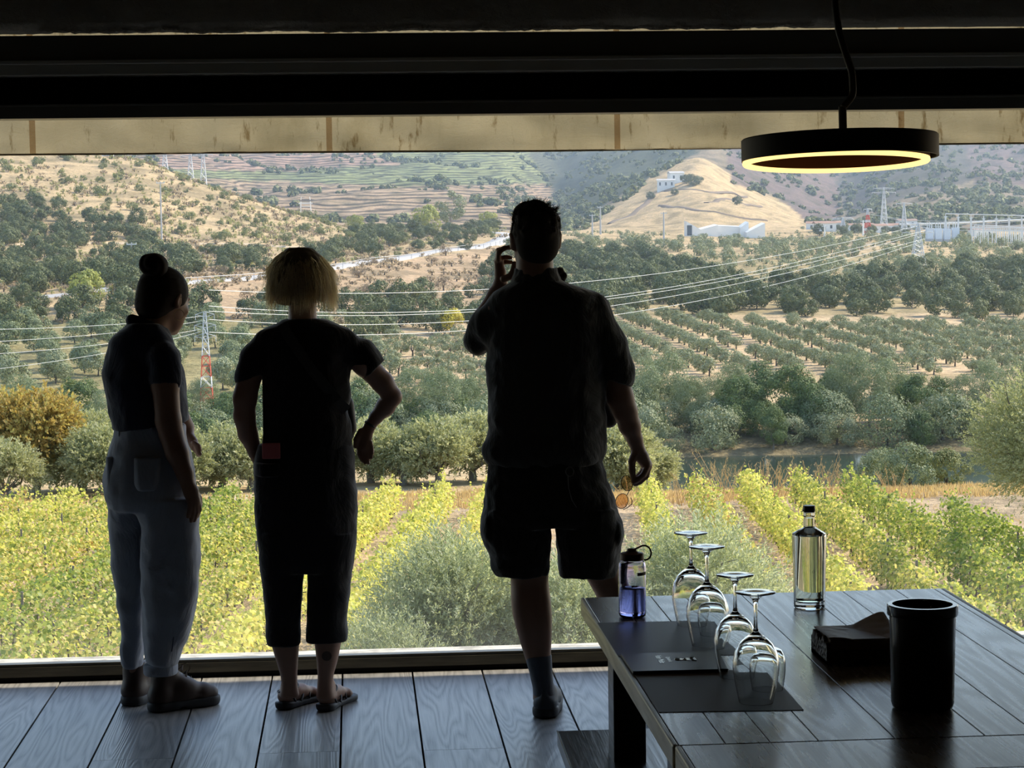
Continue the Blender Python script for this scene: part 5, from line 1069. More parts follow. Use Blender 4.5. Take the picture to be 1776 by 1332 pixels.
def napkins():
    a = atZ(1434, 1153, TZ); b = atZ(1409, 1122, TZ); ang = math.atan2(b[1]-a[1], b[0]-a[0])-math.pi/2; w, d, h = .172, .165, .058
    M_CARV = mat('carved_dark_wood', (.040, .026, .018), .5); t, N, L, bs = nodes(M_CARV); vo = N.new('ShaderNodeTexVoronoi'); vo.inputs['Scale'].default_value = 95; L.new(objcoord(t), vo.inputs['Vector']); bump(t, vo.outputs['Distance'], bs, 1.0, .006)
    M_NAP = mat('brown_napkin', (.36, .26, .21), .55, spec=.5)
    r_ = empty('napkin_holder', (a[0], a[1], TZ), .0, label='low carved dark wooden napkin holder beside the black bin', cat='napkin holder')
    mb = MB(); mb.box(0, w, 0, d, 0, .008); mb.build('base', M_CARV, r_)
    for x in (0, w-.008):   # scalloped end boards
        n = 24; ys_ = np.linspace(0, d, n); top = .038+.014*np.abs(np.sin(ys_/d*math.pi*2))+.006*np.sin(ys_*190); v = []
        for y, z in zip(ys_, top): v += [(x, y, 0), (x, y, z), (x+.008, y, 0), (x+.008, y, z)]
        f = []; 
        for i in range(n-1):
            o = 4*i; f += [(o, o+4, o+5, o+1), (o+2, o+3, o+7, o+6), (o+1, o+5, o+7, o+3)]
        f += [(0, 1, 3, 2), (4*n-4, 4*n-2, 4*n-1, 4*n-3)]; mb = MB(); mb.add(v, f); mb.build('end_board', M_CARV, r_)
    mb = MB(); mb.box(.008, w-.008, .0, .006, .008, .030); mb.build('front_rail', M_CARV, r_)
    st = empty('napkin_stack', (a[0]+.009, a[1]+.008, TZ+.008), 0, label='stack of brown paper napkins with a lifted corner in the carved holder', cat='napkins')
    mb = MB(); 
    for k in range(11): o = .0012*((k*7) % 3-1); mb.box(.001+o, w-.020+o, .001, d-.012-o, .0042*k, .0042*k+.0037)
    mb.build('folded_napkins', M_NAP, st, kind='stuff')
    n = 30; U, V_ = np.meshgrid(np.linspace(0, 1, n), np.linspace(0, 1, n), indexing='ij'); x = -.002+U*(w-.012); y = -.004+V_*(d-.004)
    z = .0475+.004*np.sin(U*7+1)*(1-V_)+.030*smoothstep(.45, 1.0, U)*(V_**1.3)-.010*np.exp(-((U-.62)/.2)**2)*(1-V_)+.0015*fbm(U*9, V_*9, 3, 3)
    v = np.stack([x, y, z], -1).reshape(-1, 3); i, j = np.meshgrid(np.arange(n-1), np.arange(n-1), indexing='ij'); q = (i*n+j).ravel(); f = np.stack([q, q+n, q+n+1, q+1], 1)
    o = link('top_napkin', np_mesh('top_napkin', v, f, [M_NAP]), parent=st, smooth=True); sm = o.modifiers.new('thick', 'SOLIDIFY'); sm.thickness = .0035; sm.offset = -1
napkins()
# ================================================================== RING LAMP
def lamp():
    Y = 5.55; c = atY(1456, 257, Y); r = 171/3800*Y; hgt = .056; tl = math.radians(2.9); ty = math.radians(-.4)
    M_L = mat('matt_black_metal', (.010, .009, .008), .55, spec=.3); M_CU = mat('copper_inner', (.30, .10, .045), .5, .3)
    M_LED = bpy.data.materials.new('led_strip'); M_LED.use_nodes = True; t, N, L, b = nodes(M_LED); b.inputs['Emission Color'].default_value = (1, .66, .24, 1); b.inputs['Emission Strength'].default_value = 1.6; b.inputs['Base Color'].default_value = (.9, .7, .4, 1)
    r_ = empty('pendant_lamp', tuple(c), label='black ring pendant lamp with a glowing warm light strip over the table', cat='pendant lamp'); r_.rotation_euler = (-tl, ty, 0)
    mb = MB(); mb.lathe([(r, -hgt/2), (r, hgt/2-.003), (r-.003, hgt/2), (r-.024, hgt/2), (r-.024, hgt/2-.003), (r-.006, hgt/2-.003), (r-.006, -hgt/2), (r, -hgt/2)], 128); o = mb.build('outer_ring', M_L, r_); smooth_by_angle(o, .5)
    # inner ring hangs a little askew inside the outer one
    ri = r-.012; q = empty('inner_ring_mount', (0, 0, 0)); bpy.data.objects.remove(q)
    Mt = Matrix.Rotation(math.radians(-1.1), 4, 'X') @ Matrix.Rotation(math.radians(.7), 4, 'Y'); Mt = np.array(Matrix.Translation((-.010, .0, -.006)) @ Mt)
    mb = MB(); mb.lathe([(ri-.001, -hgt/2+.004), (ri-.001, hgt/2-.006), (ri-.016, hgt/2-.006), (ri-.016, -hgt/2+.004)], 128, M=Mt); o = mb.build('inner_ring', M_CU, r_); smooth_by_angle(o, .5)
    mb = MB(); mb.lathe([(ri-.001, -hgt/2+.004), (ri-.000, -hgt/2-.003), (ri-.003, -hgt/2-.007), (ri-.014, -hgt/2-.007), (ri-.017, -hgt/2-.003), (ri-.016, -hgt/2+.004)], 128, M=Mt); mb.build('light_strip', M_LED, r_, smooth=True, label='glowing warm light strip')
    mb = MB(); mb.box(-.035, .040, -.010, .010, hgt/2, hgt/2+.005); mb.box(-r+.01, r-.01, -.008, .008, hgt/2-.004, hgt/2); mb.build('bracket', M_L, r_)
    mb = MB(); mb.tube([(.010, 0, hgt/2+.003), (.010, 0, hgt/2+.078)], .0105, 16); st = mb.build('socket', M_L, r_)
    # cable with a slack bend up to the ceiling
    i0 = np.array(c); base = i0+np.array([.010, 0, hgt/2+.075]); P = [base]
    for px, py in ((1480, 165), (1478, 125), (1466, 90), (1455, 55), (1449, 15), (1449, -30)): P.append(atY(px, py, Y))
    P.append(np.array([P[-1][0], Y, ZC])); P = np.array(P); tt = np.linspace(0, len(P)-1, 60); P = np.stack([np.interp(tt, range(len(P)), P[:, k]) for k in range(3)], 1)
    for _ in range(4): P[1:-1] = (P[:-2]+P[1:-1]*2+P[2:])/4
    R_ = np.array(Matrix(((1, 0, 0), (0, 1, 0), (0, 0, 1)))); Minv = (Matrix.Translation(tuple(c)) @ r_.rotation_euler.to_matrix().to_4x4()).inverted()
    P = np.array([Minv @ Vector(p) for p in P]); mb = MB(); mb.tube(P, .0092, 10); mb.build('cable', M_L, r_, smooth=True)
    p = Minv @ Vector((float(atY(1449, -30, Y)[0]), Y, ZC-.012)); mb = MB(); mb.lathe([(0, -.012), (.045, -.012), (.05, .010), (0, .012)], 32, c=tuple(p)); mb.build('ceiling_rose', M_L, r_)
lamp()
# ================================================================== PEOPLE
class Sdf:
    """signed distance field on a grid; shapes melt into one another; .mesh() gives one closed surface"""
    def __init__(s, lo, hi, vox=.005):
        s.vox = vox; s.lo = np.array(lo, float); s.n = np.ceil((np.array(hi, float)-s.lo)/vox).astype(int)+1
        s.f = np.full(s.n, 1.0, np.float32); s.ax = [s.lo[i]+vox*np.arange(s.n[i]) for i in range(3)]
    def _box(s, lo, hi, pad):
        a = np.clip(np.floor((np.array(lo)-pad-s.lo)/s.vox).astype(int), 0, s.n); b = np.clip(np.ceil((np.array(hi)+pad-s.lo)/s.vox).astype(int)+1, 0, s.n)
        sl = tuple(slice(a[i], b[i]) for i in range(3)); g = np.meshgrid(*[s.ax[i][sl[i]] for i in range(3)], indexing='ij', sparse=True); return sl, g
    def _put(s, sl, d, k, cut=False):
        f = s.f[sl]
        if cut: d = -d; h = np.clip(.5-.5*(f-d)/max(k, 1e-6), 0, 1); s.f[sl] = f*(1-h)+d*h+max(k, 1e-6)*h*(1-h) if k > 0 else np.maximum(f, d); return
        if k <= 0: s.f[sl] = np.minimum(f, d); return
        h = np.clip(.5+.5*(f-d)/k, 0, 1); s.f[sl] = f*(1-h)+d*h-k*h*(1-h)
    def cone(s, a, b, ra, rb, k=.01, cut=False, flat=None):
        a, b = np.array(a, float), np.array(b, float); r = max(ra, rb); sl, (x, y, z) = s._box(np.minimum(a, b)-r, np.maximum(a, b)+r, k+.03)
        v = b-a; L = v@v+1e-12; t = np.clip(((x-a[0])*v[0]+(y-a[1])*v[1]+(z-a[2])*v[2])/L, 0, 1)
        dx, dy, dz = x-a[0]-t*v[0], y-a[1]-t*v[1], z-a[2]-t*v[2]
        if flat is not None: # squash along a direction
            u = np.array(flat[0], float); u /= np.linalg.norm(u); c = dx*u[0]+dy*u[1]+dz*u[2]; g = (1/flat[1]-1); dx, dy, dz = dx+g*c*u[0], dy+g*c*u[1], dz+g*c*u[2]
        s._put(sl, np.sqrt(dx*dx+dy*dy+dz*dz)-(ra+(rb-ra)*t), k, cut); return s
    def chain(s, pts, rs, k=.006, flat=None):
        for i in range(len(pts)-1): s.cone(pts[i], pts[i+1], rs[i], rs[i+1], k, flat=flat)
        return s
    def ell(s, c, r, R=None, k=.012, cut=False):
        c = np.array(c, float); r = np.array(r, float); m_ = r.max(); sl, (x, y, z) = s._box(c-m_, c+m_, k+.02); p = [x-c[0], y-c[1], z-c[2]]
        if R is not None: R = np.asarray(R); p = [R[0, i]*p[0]+R[1, i]*p[1]+R[2, i]*p[2] for i in range(3)]
        k0 = np.sqrt((p[0]/r[0])**2+(p[1]/r[1])**2+(p[2]/r[2])**2); k1 = np.sqrt((p[0]/r[0]**2)**2+(p[1]/r[1]**2)**2+(p[2]/r[2]**2)**2)+1e-9
        s._put(sl, k0*(k0-1)/k1, k, cut); return s
    def loft(s, S, k=.012, grow=0.0, cap=.0, pw=2.2, cut=False):
        """S: rows (z, cx, cy, half width, half depth)"""
        S = np.array(sorted(map(tuple, S))); zz = S[:, 0]; lo = [min(S[:, 1]-S[:, 3])-grow, min(S[:, 2]-S[:, 4])-grow, zz[0]-cap]; hi = [max(S[:, 1]+S[:, 3])+grow, max(S[:, 2]+S[:, 4])+grow, zz[-1]+cap]
        sl, (x, y, z) = s._box(lo, hi, k+.02); zf = z.ravel()
        # smooth the profile between rows
        def I(c):
            v = np.interp(zf, zz, S[:, c]); w = .012
            return ((np.interp(zf-w, zz, S[:, c])+np.interp(zf+w, zz, S[:, c])+2*v)/4)[None, None, :]
        cx, cy_, a, b = I(1), I(2), I(3)+grow, I(4)+grow; q = (np.abs((x-cx)/a)**pw+np.abs((y-cy_)/b)**pw)**(1/pw); d = (q-1)*np.minimum(a, b)
        e = np.maximum(zz[0]-cap-z, z-zz[-1]-cap); rd = .006; dd = np.maximum(d+rd, 0)**2+np.maximum(e+rd, 0)**2; d = np.sqrt(dd)-rd+np.minimum(np.maximum(d+rd, e+rd), 0)
        s._put(sl, d, k, cut); return s
    def keep(s, fn):
        """intersect with a half space given by fn(x, y, z) < 0"""
        g = np.meshgrid(*s.ax, indexing='ij', sparse=True); s.f = np.maximum(s.f, fn(*g).astype(np.float32)); return s
    def warp(s, fn):
        g = np.meshgrid(*s.ax, indexing='ij', sparse=True); s.f = s.f+fn(*g).astype(np.float32); return s
    def mesh(s, name, mats):
        f = s.f; n = s.n; neg = f < 0; c = np.zeros(tuple(n-1), np.int8)
        for i in (0, 1):
            for j in (0, 1):
                for k in (0, 1): c += neg[i:n[0]-1+i, j:n[1]-1+j, k:n[2]-1+k]
        act = np.argwhere((c > 0) & (c < 8)); idx = -np.ones(tuple(n-1), np.int32); idx[tuple(act.T)] = np.arange(len(act))
        acc = np.zeros((len(act), 3)); cnt = np.zeros(len(act)); cr = [(i, j, k) for i in (0, 1) for j in (0, 1) for k in (0, 1)]
        F = {q: f[act[:, 0]+q[0], act[:, 1]+q[1], act[:, 2]+q[2]].astype(float) for q in cr}
        for q in cr:
            for ax in range(3):
                if q[ax]: continue
                r = list(q); r[ax] = 1; r = tuple(r); a, b = F[q], F[r]; m_ = (a < 0) != (b < 0); t = np.where(m_, a/np.where(m_, a-b, 1), 0)
                p = np.tile(np.array(q, float), (len(act), 1)); p[:, ax] = t; acc += p*m_[:, None]; cnt += m_
        V = (act+acc/cnt[:, None])*s.vox+s.lo; faces = []
        for ax in range(3):
            o = [0, 1, 2]; o.remove(ax); u, v = o; A = neg[tuple(slice(0, n[i]-1) if i == ax else slice(None) for i in range(3))]; B = neg[tuple(slice(1, n[i]) if i == ax else slice(None) for i in range(3))]
            e = np.argwhere(A != B); e = e[(e[:, u] > 0) & (e[:, v] > 0) & (e[:, u] < n[u]-1) & (e[:, v] < n[v]-1)]; fl = A[tuple(e.T)]
            def g(du, dv): w = e.copy(); w[:, u] += du; w[:, v] += dv; return idx[tuple(w.T)]
            q = np.stack([g(-1, -1), g(0, -1), g(0, 0), g(-1, 0)], 1); rev = fl if ax != 1 else ~fl; q = np.where(rev[:, None], q, q[:, ::-1]); faces.append(q[(q >= 0).all(1)])
        Fc = np.concatenate(faces)
        for _ in range(2):   # relax the steps of the grid
            acc = np.zeros_like(V); cn = np.zeros(len(V))
            for a, b in ((0, 1), (1, 2), (2, 3), (3, 0)):
                np.add.at(acc, Fc[:, a], V[Fc[:, b]]); np.add.at(cn, Fc[:, a], 1)
            V = V*.5+.5*acc/np.maximum(cn, 1)[:, None]
        me = np_mesh(name, V, Fc, mats if isinstance(mats, list) else [mats]); me.shade_smooth(); return me
def n3(x, y, z, f, seed=0):
    """cheap smooth 3D noise"""
    s = seed*1.7; return (np.sin(x*f*1.1+s+1.3*np.sin(y*f*.9+s))+np.sin(y*f*1.3+2*s+1.1*np.sin(z*f*.8))+np.sin(z*f*1.2+3*s+1.2*np.sin(x*f)))/3
def cloth(name, c, rough=.85, fold=.6, sc_=9, **k):
    m_ = mat(name, c, rough, spec=.2, **k); t, N, L, b = nodes(m_); n = noise(t, sc_, 5, .55, objcoord(t, (1, 1, .55)), .6); w = noise(t, 420, 2, .5, objcoord(t)); ad = N.new('ShaderNodeMath'); ad.operation = 'MULTIPLY_ADD'; ad.inputs[1].default_value = .02
    L.new(w.outputs[0], ad.inputs[0]); L.new(n.outputs[0], ad.inputs[2]); bump(t, ad.outputs[0], b, fold, .03); b.inputs['Sheen Weight'].default_value = .35; b.inputs['Sheen Roughness'].default_value = .5; return m_
def skin(name, c): return mat(name, c, .5, spec=.35, **{'Subsurface Weight': .0})
M_SK1 = skin('olive_skin', (.24, .13, .085)); M_SK2 = skin('light_skin', (.32, .19, .14)); M_SK3 = skin('tanned_skin', (.25, .14, .095))
M_NAVY = cloth('navy_polo', (.012, .018, .040)); M_TEE = cloth('black_tee', (.010, .010, .013)); M_SHIRT = cloth('dark_shirt', (.028, .029, .028), .85, .9, 7)
M_DENIM = cloth('washed_denim', (.29, .315, .37), .85, 1.0, 5); M_CAPRI = cloth('black_trousers', (.012, .013, .018)); M_SHORTS = cloth('black_cargo', (.013, .014, .012), .9, .7, 8)
M_BROWNH = mat('dark_hair', (.018, .012, .010), .75, spec=.12); M_BLOND = leafmat('blonde_hair', [(0, (.48, .38, .28)), (1, (.88, .78, .66))], .55, .45, .5); M_BLONDB = mat('blonde_hair_mass', (.15, .11, .065), .7)
M_GREYH = mat('greying_dark_hair', (.030, .025, .021), .75, spec=.12)
M_BOOT = mat('brown_leather', (.050, .028, .020), .55); M_SOLE = mat('rubber_sole', (.035, .037, .040), .6); M_STRAP = mat('black_strap', (.012, .012, .014), .6); M_SOCK = cloth('grey_sock', (.085, .10, .125), .9, .3); M_SHOE = mat('blue_grey_trainer', (.050, .065, .082), .6); M_TATTOO = mat('tattoo_ink', (.10, .072, .062), .6)
class Fig:
    """turns photo positions into points in the plane where the person stands"""
    def __init__(s, px, py):
        p = atZ(px, py, 0); s.Y = p[1]; s.S = s.Y/FPX; s.o = np.array([p[0], p[1], 0.0])
    def P(s, px, py, d=0.0):
        q = atY(px, py, s.Y+d); return q-s.o
    def r(s, v): return v*s.S
    def rows(s, L, d=0.0, dep=None):
        out = []
        for row in L:
            y, xl, xr, b = row[:4]; dd = row[4] if len(row) > 4 else d; a, c = s.P(xl, y, dd), s.P(xr, y, dd); out.append(((a[2]+c[2])/2, (a[0]+c[0])/2, dd, (c[0]-a[0])/2, b*s.S))
        return out
    def root(s, label): return empty('person', tuple(s.o), label=label, cat='person')
def Rz(a, tilt=0.0, roll=0.0): return np.array((Matrix.Rotation(a, 3, 'Z') @ Matrix.Rotation(tilt, 3, 'X') @ Matrix.Rotation(roll, 3, 'Y')))
def head(sd, c, R, s=1.0, ears=True, female=False):
    """a head around c; local +Y is the direction of the face"""
    c = np.array(c); T = lambda x, y, z: c+R@(np.array([x, y, z])*s)
    sd.ell(T(0, -.012, .028), np.array([.076, .096, .090])*s, R, .01); sd.ell(T(0, .030, -.025), np.array([.064, .066, .075])*s, R, .02)
    sd.ell(T(0, .046, -.070), np.array([.043 if female else .048, .040, .036])*s, R, .025); sd.ell(T(0, .072, -.092), np.array([.018, .016, .014])*s, R, .015)
    for q in (-1, 1): sd.ell(T(q*.042, .062, -.014), np.array([.02, .018, .018])*s, R, .015)               # cheeks
    sd.cone(T(0, .088, .014), T(0, .111, -.022), .007*s, .011*s, .010); [sd.ell(T(q*.012, .098, -.026), np.array([.008, .009, .007])*s, R, .006) for q in (-1, 1)]   # nose
    sd.cone(T(-.034, .083, .034), T(.034, .083, .034), .008*s, .008*s, .012)                                 # brow
    for q in (-1, 1): sd.ell(T(q*.031, .089, .016), np.array([.015, .010, .011])*s, R, .006, cut=True); sd.ell(T(q*.031, .076, .016), np.array([.0125, .0125, .0125])*s, R, .002)   # sockets, eyeballs
    sd.cone(T(-.018, .088, -.050), T(.018, .088, -.050), .0055*s, .0055*s, .006); sd.cone(T(-.015, .087, -.061), T(.015, .087, -.061), .0065*s, .0065*s, .006)   # lips
    if ears:
        for q in (-1, 1):
            sd.ell(T(q*.080, -.010, .002), np.array([.009, .018, .031])*s, R @ Rz(q*-.35, 0, q*.15), .004); sd.ell(T(q*.088, -.004, .004), np.array([.005, .009, .019])*s, R, .003, cut=True)
def strands(name, m_, roots, dirs, length, w, parent, seg=6, grav=.5, seed=0, curl=0.0, **k):
    r_ = np.random.default_rng(seed); n = len(roots); L = np.broadcast_to(length, (n,))*(.7+.5*r_.random(n)); d = unit(dirs); p = np.array(roots, float); side = unit(np.cross(d, r_.normal(size=(n, 3))))*w; pts = [p]; 
    for i in range(seg): d = unit(d+np.array([0, 0, -grav/seg])+curl*r_.normal(size=(n, 3))); p = p+d*(L/seg)[:, None]; pts.append(p)
    A = np.stack(pts, 1); taper = np.linspace(1, .15, seg+1)[None, :, None]; l = A-side[:, None]*taper; rr = A+side[:, None]*taper
    v = np.stack([l, rr], 2).reshape(-1, 3); b0 = (np.arange(n)*(seg+1)*2)[:, None]+np.arange(seg)[None]*2; f = np.stack([b0, b0+1, b0+3, b0+2], -1).reshape(-1, 4)
    return link(name, np_mesh(name, v, f, [m_]), parent=parent, **k)
def skel_hand(sd, wrist, palm, kn, fingers, thumb, rw, rp, rf, k=.006, flat=None):
    """palm then four fingers and a thumb, each a chain of joints"""
    sd.cone(wrist, palm, rw, rp, .012, flat=flat); sd.cone(palm, kn, rp, rp*.93, .010, flat=flat)
    for ch in fingers: n = len(ch); sd.chain(ch, list(np.linspace(rf, rf*.80, n)), .0035)
    sd.chain(thumb, [rf*1.45, rf*1.2, rf*1.05, rf*.9][:len(thumb)], .006)
def boxof(fig, x0, x1, y0, y1, d0, d1, vox=.005):
    a, b = fig.P(x0, y1, 0), fig.P(x1, y0, 0); return Sdf((a[0], d0, min(a[2], b[2])), (b[0], d1, max(a[2], b[2])), vox)

# ------------------------------------------------------------------ the man
def man():
    g = Fig(946, 1243); P = g.P; r = g.r; root = g.root('man in dark shirt and cargo shorts, hand at his ear, sunglasses in his other hand')
    hc = P(928, 417, .01); HR = Rz(.12, -.05)
    b = boxof(g, 780, 1150, 345, 1262, -.26, .42, .0045)
    head(b, hc-np.array([0, 0, .005]), HR, 1.06)
    b.cone(P(927, 432, .0), P(928, 500, -.01), r(31), r(35), .02)
    T_ = [(482, 905, 952, 24), (500, 880, 985, 36), (515, 862, 1025, 44), (545, 855, 1042, 52), (600, 852, 1042, 56), (680, 856, 1040, 55), (760, 856, 1038, 55), (830, 856, 1040, 54), (895, 862, 1050, 50)]
    b.loft(g.rows(T_), .02)
    # right arm hanging, holding the sunglasses
    b.chain([P(1032, 562), P(1064, 615, .0), P(1076, 690, .02), P(1084, 712, .03)], [r(18), r(23), r(22), r(21)], .02); b.chain([P(1084, 712, .03), P(1092, 738, .05), P(1101, 762, .07), P(1106, 778, .08)], [r(21), r(19), r(13.5), r(11)], .012)
    W = P(1106, 777, .08); PA = P(1113, 792, .085); KN = P(1121, 806, .09)
    F_ = [[P(1123, 808, .075), P(1116, 823, .07), P(1107, 831, .07), P(1099, 836, .075)], [P(1126, 808, .09), P(1121, 826, .085), P(1110, 836, .085), P(1101, 840, .085)], [P(1123, 806, .105), P(1119, 822, .105), P(1110, 830, .10), P(1103, 834, .10)], [P(1118, 803, .12), P(1115, 817, .12), P(1109, 824, .115), P(1104, 827, .115)]]
    skel_hand(b, W, PA, KN, F_, [P(1102, 786, .07), P(1096, 800, .065), P(1096, 816, .07), P(1099, 832, .08)], r(11.5), r(11.5), r(5.6))
    # left arm raised, hand beside the ear
    b.chain([P(866, 540), P(846, 568, .03), P(828, 594, .08)], [r(27), r(25), r(21)], .02); b.chain([P(828, 594, .08), P(842, 552, .14), P(860, 512, .15), P(868, 492, .14)], [r(21), r(21), r(15), r(12)], .012)
    W = P(868, 492, .14); PA = P(868, 472, .13); KN = P(865, 452, .12)
    F_ = [[P(864, 450, .10), P(865, 438, .09), P(874, 431, .085), P(886, 428, .085)], [P(863, 447, .115), P(864, 434, .105), P(875, 430, .095), P(887, 430, .09)], [P(864, 456, .13), P(868, 448, .13), P(877, 446, .12), P(886, 447, .11)], [P(865, 463, .145), P(870, 456, .145), P(879, 454, .14), P(887, 455, .13)]]
    skel_hand(b, W, PA, KN, F_, [P(874, 484, .10), P(884, 480, .09), P(890, 470, .085), P(892, 456, .085)], r(11.5), r(9.5), r(4.9))
    # legs
    b.loft(g.rows([(890, 856, 950, 46), (940, 872, 952, 44), (985, 884, 951, 40, .005), (1010, 886, 951, 38, .01), (1040, 886, 955, 38, 0), (1065, 889, 957, 37, -.005), (1085, 894, 957, 34, -.005), (1110, 901, 956.5, 29, .005), (1135, 909, 955, 24, .01), (1160, 917, 956, 21, .01), (1190, 925, 959, 20, .01), (1215, 924, 966, 26, .02)]), .02)
    b.loft([(z+0, x, y, a, d) for z, x, y, a, d in g.rows([(890, 966, 1060, 46), (950, 985, 1068, 44, .02), (997, 1014, 1080, 40, .03), (1033, 1034, 1094, 38, .03), (1070, 1047, 1107, 37, .03), (1110, 1062, 1116, 32, .03), (1150, 1080, 1122, 25, .03), (1185, 1092, 1126, 21, .03), (1215, 1092, 1134, 24, .04)])], .02)
    for hx, dy in ((946, .0), (1113, .02)): b.cone(P(hx, 1225, .03), P(hx+10, 1222, .17), r(17), r(15), .02)
    link('body', b.mesh('man_body', M_SK3), parent=root)
    # shirt with short sleeves and a bunched hem
    s = boxof(g, 790, 1110, 440, 815, -.22, .30)
    s.loft(g.rows([(474, 896, 964, 33), (488, 890, 972, 37), (496, 872, 1000, 44), (508, 857, 1034, 52), (525, 848, 1047, 58), (560, 843, 1052, 62), (620, 843, 1051, 66), (680, 845, 1050, 66), (740, 847, 1050, 66), (765, 840, 1050, 67), (785, 835, 1050, 66), (800, 839, 1047, 62), (806, 846, 1042, 58)]), .012)
    s.cone(P(1026, 545), P(1056, 602), r(33), r(33), .03); s.cone(P(1058, 600), P(1073, 652, .0), r(33), r(30), .012)
    s.cone(P(876, 540), P(848, 566, .03), r(32), r(32), .03); s.cone(P(848, 562, .03), P(830, 590, .08), r(32), r(27), .012)
    c1 = P(1073, 664); s.keep(lambda x, y, z: np.where(x > P(1051, 600)[0], (-(z-c1[2])*.92-(x-c1[0])*.40), -1.0))
    s.warp(lambda x, y, z: .0045*n3(x, y, z, 34, 1)+.0025*n3(x, y, z, 80, 2)+.004*np.sin((z*1.0+x*.7)*60+3*np.sin(x*14))*smoothstep(1.1, .80, z))
    sh = link('shirt', s.mesh('man_shirt', M_SHIRT), parent=root)
    s = boxof(g, 885, 990, 455, 500, -.12, .14, .004); s.loft(g.rows([(464, 893, 966, 35, .005), (476, 891, 968, 37, .0), (490, 884, 976, 40, .0)]), .0); s.loft(g.rows([(460, 897, 962, 31, .005), (470, 896, 963, 32, .005)]), .0, cut=True)
    for q in ((962, 478, .03), (971, 470, .05), (977, 478, .06), (973, 486, .05)): s.ell(P(*q), (r(7), r(8), r(7)), None, .006)
    s.warp(lambda x, y, z: .002*n3(x, y, z, 150, 4)); link('collar', s.mesh('collar', M_SHIRT), parent=sh)
    # shorts
    s = boxof(g, 820, 1095, 780, 1012, -.2, .22)
    s.loft(g.rows([(785, 850, 1040, 58), (800, 845, 1042, 60), (850, 842, 1060, 64), (880, 838, 1070, 64), (900, 838, 1074, 62), (912, 840, 1074, 58)]), .012)
    s.loft(g.rows([(880, 838, 957, 58), (905, 837, 955, 56), (943, 838, 954.5, 54), (960, 848, 954, 52), (985, 851, 953.5, 50), (997, 860, 950, 48)]), .006); s.loft(g.rows([(880, 956, 1072, 58), (920, 964, 1076, 56), (958, 968, 1078, 54, .01), (986, 969, 1074, 50, .015), (999, 973, 1071, 48, .015)]), .006)
    for x0, y0 in ((846, 915), (1069, 925)): s.ell(P(x0, y0, -.01), (r(12), r(34), r(33)), None, .01)
    s.warp(lambda x, y, z: .0040*n3(x, y, z, 38, 5)+.0022*n3(x, y, z, 95, 6)); so = link('shorts', s.mesh('shorts', M_SHORTS), parent=root)
    mb = MB(); q = [P(988, 818, -.128)+np.array([r(7)*math.cos(u), 0, r(8)*math.sin(u)]) for u in np.linspace(0, 6.28, 14)]; mb.tube(q, .002, 5); q = [P(x, y, -.132) for x, y in ((985, 826), (986, 846), (992, 868), (1000, 880))]; mb.tube(q, .0015, 5); mb.build('key_ring', mat('dull_metal', (.12, .12, .12), .4, .8), so)
    # sock and trainers
    for (rows_, nm) in (([(1134, 908, 957, 25, .01), (1142, 912, 956.5, 25, .01), (1165, 917.5, 957.5, 23, .01), (1192, 924, 960.5, 23, .01), (1206, 924, 963, 25, .015)], 'left'), ([(1165, 1084, 1126, 24, .03), (1192, 1091, 1128, 23, .03), (1210, 1091, 1131, 25, .03)], 'right')):
        s = boxof(g, 895, 975, 1125, 1220, -.1, .16, .004) if nm == 'left' else boxof(g, 1070, 1145, 1155, 1220, -.1, .16, .004); s.loft(g.rows(rows_), .0); s.warp(lambda x, y, z: .0012*n3(x, y, z, 60, 3)); link('sock', s.mesh('sock', M_SOCK), parent=root)
    def shoe(cx, top, dy, yaw):
        z0 = 0.0; C_ = P(cx, 1243, dy); C_[2] = 0; R = Rz(-yaw); T = lambda x, y, z: C_+R@np.array([x, y, z])
        s = Sdf(C_+np.array([-.13, -.08, -.01]), C_+np.array([.19, .32, .16]), .0045); 
        s.cone(T(0, -.004, .052), T(.0, .03, .085), .036, .036, .01); s.cone(T(0, .0, .045), T(.004, .10, .05), .040, .040, .02); s.cone(T(.004, .10, .045), T(.006, .20, .038), .043, .036, .02); s.cone(T(0, .02, .085), T(0, .06, .085), .034, .030, .02); s.cone(T(0, -.024, .07), T(0, -.026, .108), .018, .012, .012); s.cone(T(.004, .055, .09), T(.004, .05, .118), .020, .016, .012)
        s.keep(lambda x, y, z: .020-z); s.ell(T(0, .02, .135), (.030, .034, .03), R, .004, cut=True); o = link('trainer', s.mesh('trainer', M_SHOE), parent=root)
        s = Sdf(C_+np.array([-.13, -.08, -.01]), C_+np.array([.19, .32, .06]), .0045); s.cone(T(0, .005, .020), T(.004, .10, .020), .047, .044, .01); s.cone(T(.004, .10, .020), T(.006, .205, .022), .048, .040, .01); s.cone(T(0, .0, .034), T(0, .05, .030), .041, .040, .01); s.keep(lambda x, y, z: np.maximum(.001-z, z-.040-.004*np.sin((x+y)*90))); link('sole', s.mesh('trainer_sole', M_SOLE), parent=o)
    shoe(946, 1186, .0, .18); shoe(1115, 1186, .02, .32)
    # hair: short, wavy on top
    s = boxof(g, 865, 995, 342, 470, -.16, .18, .004); T = lambda x, y, z: hc+HR@np.array([x, y, z])
    s.ell(T(0, -.016, .036), (.087, .104, .098), HR, .01); s.ell(T(0, -.05, -.02), (.074, .062, .07), HR, .02); s.ell(T(-.01, .02, .10), (.06, .07, .035), HR, .02); nv = HR@np.array([0, 1, 0])
    s.keep(lambda x, y, z: (x-hc[0])*nv[0]+(y-hc[1])*nv[1]-.070-(z-hc[2])*.35+.03); s.ell(T(0, .10, -.05), (.12, .10, .09), HR, .01, cut=True)
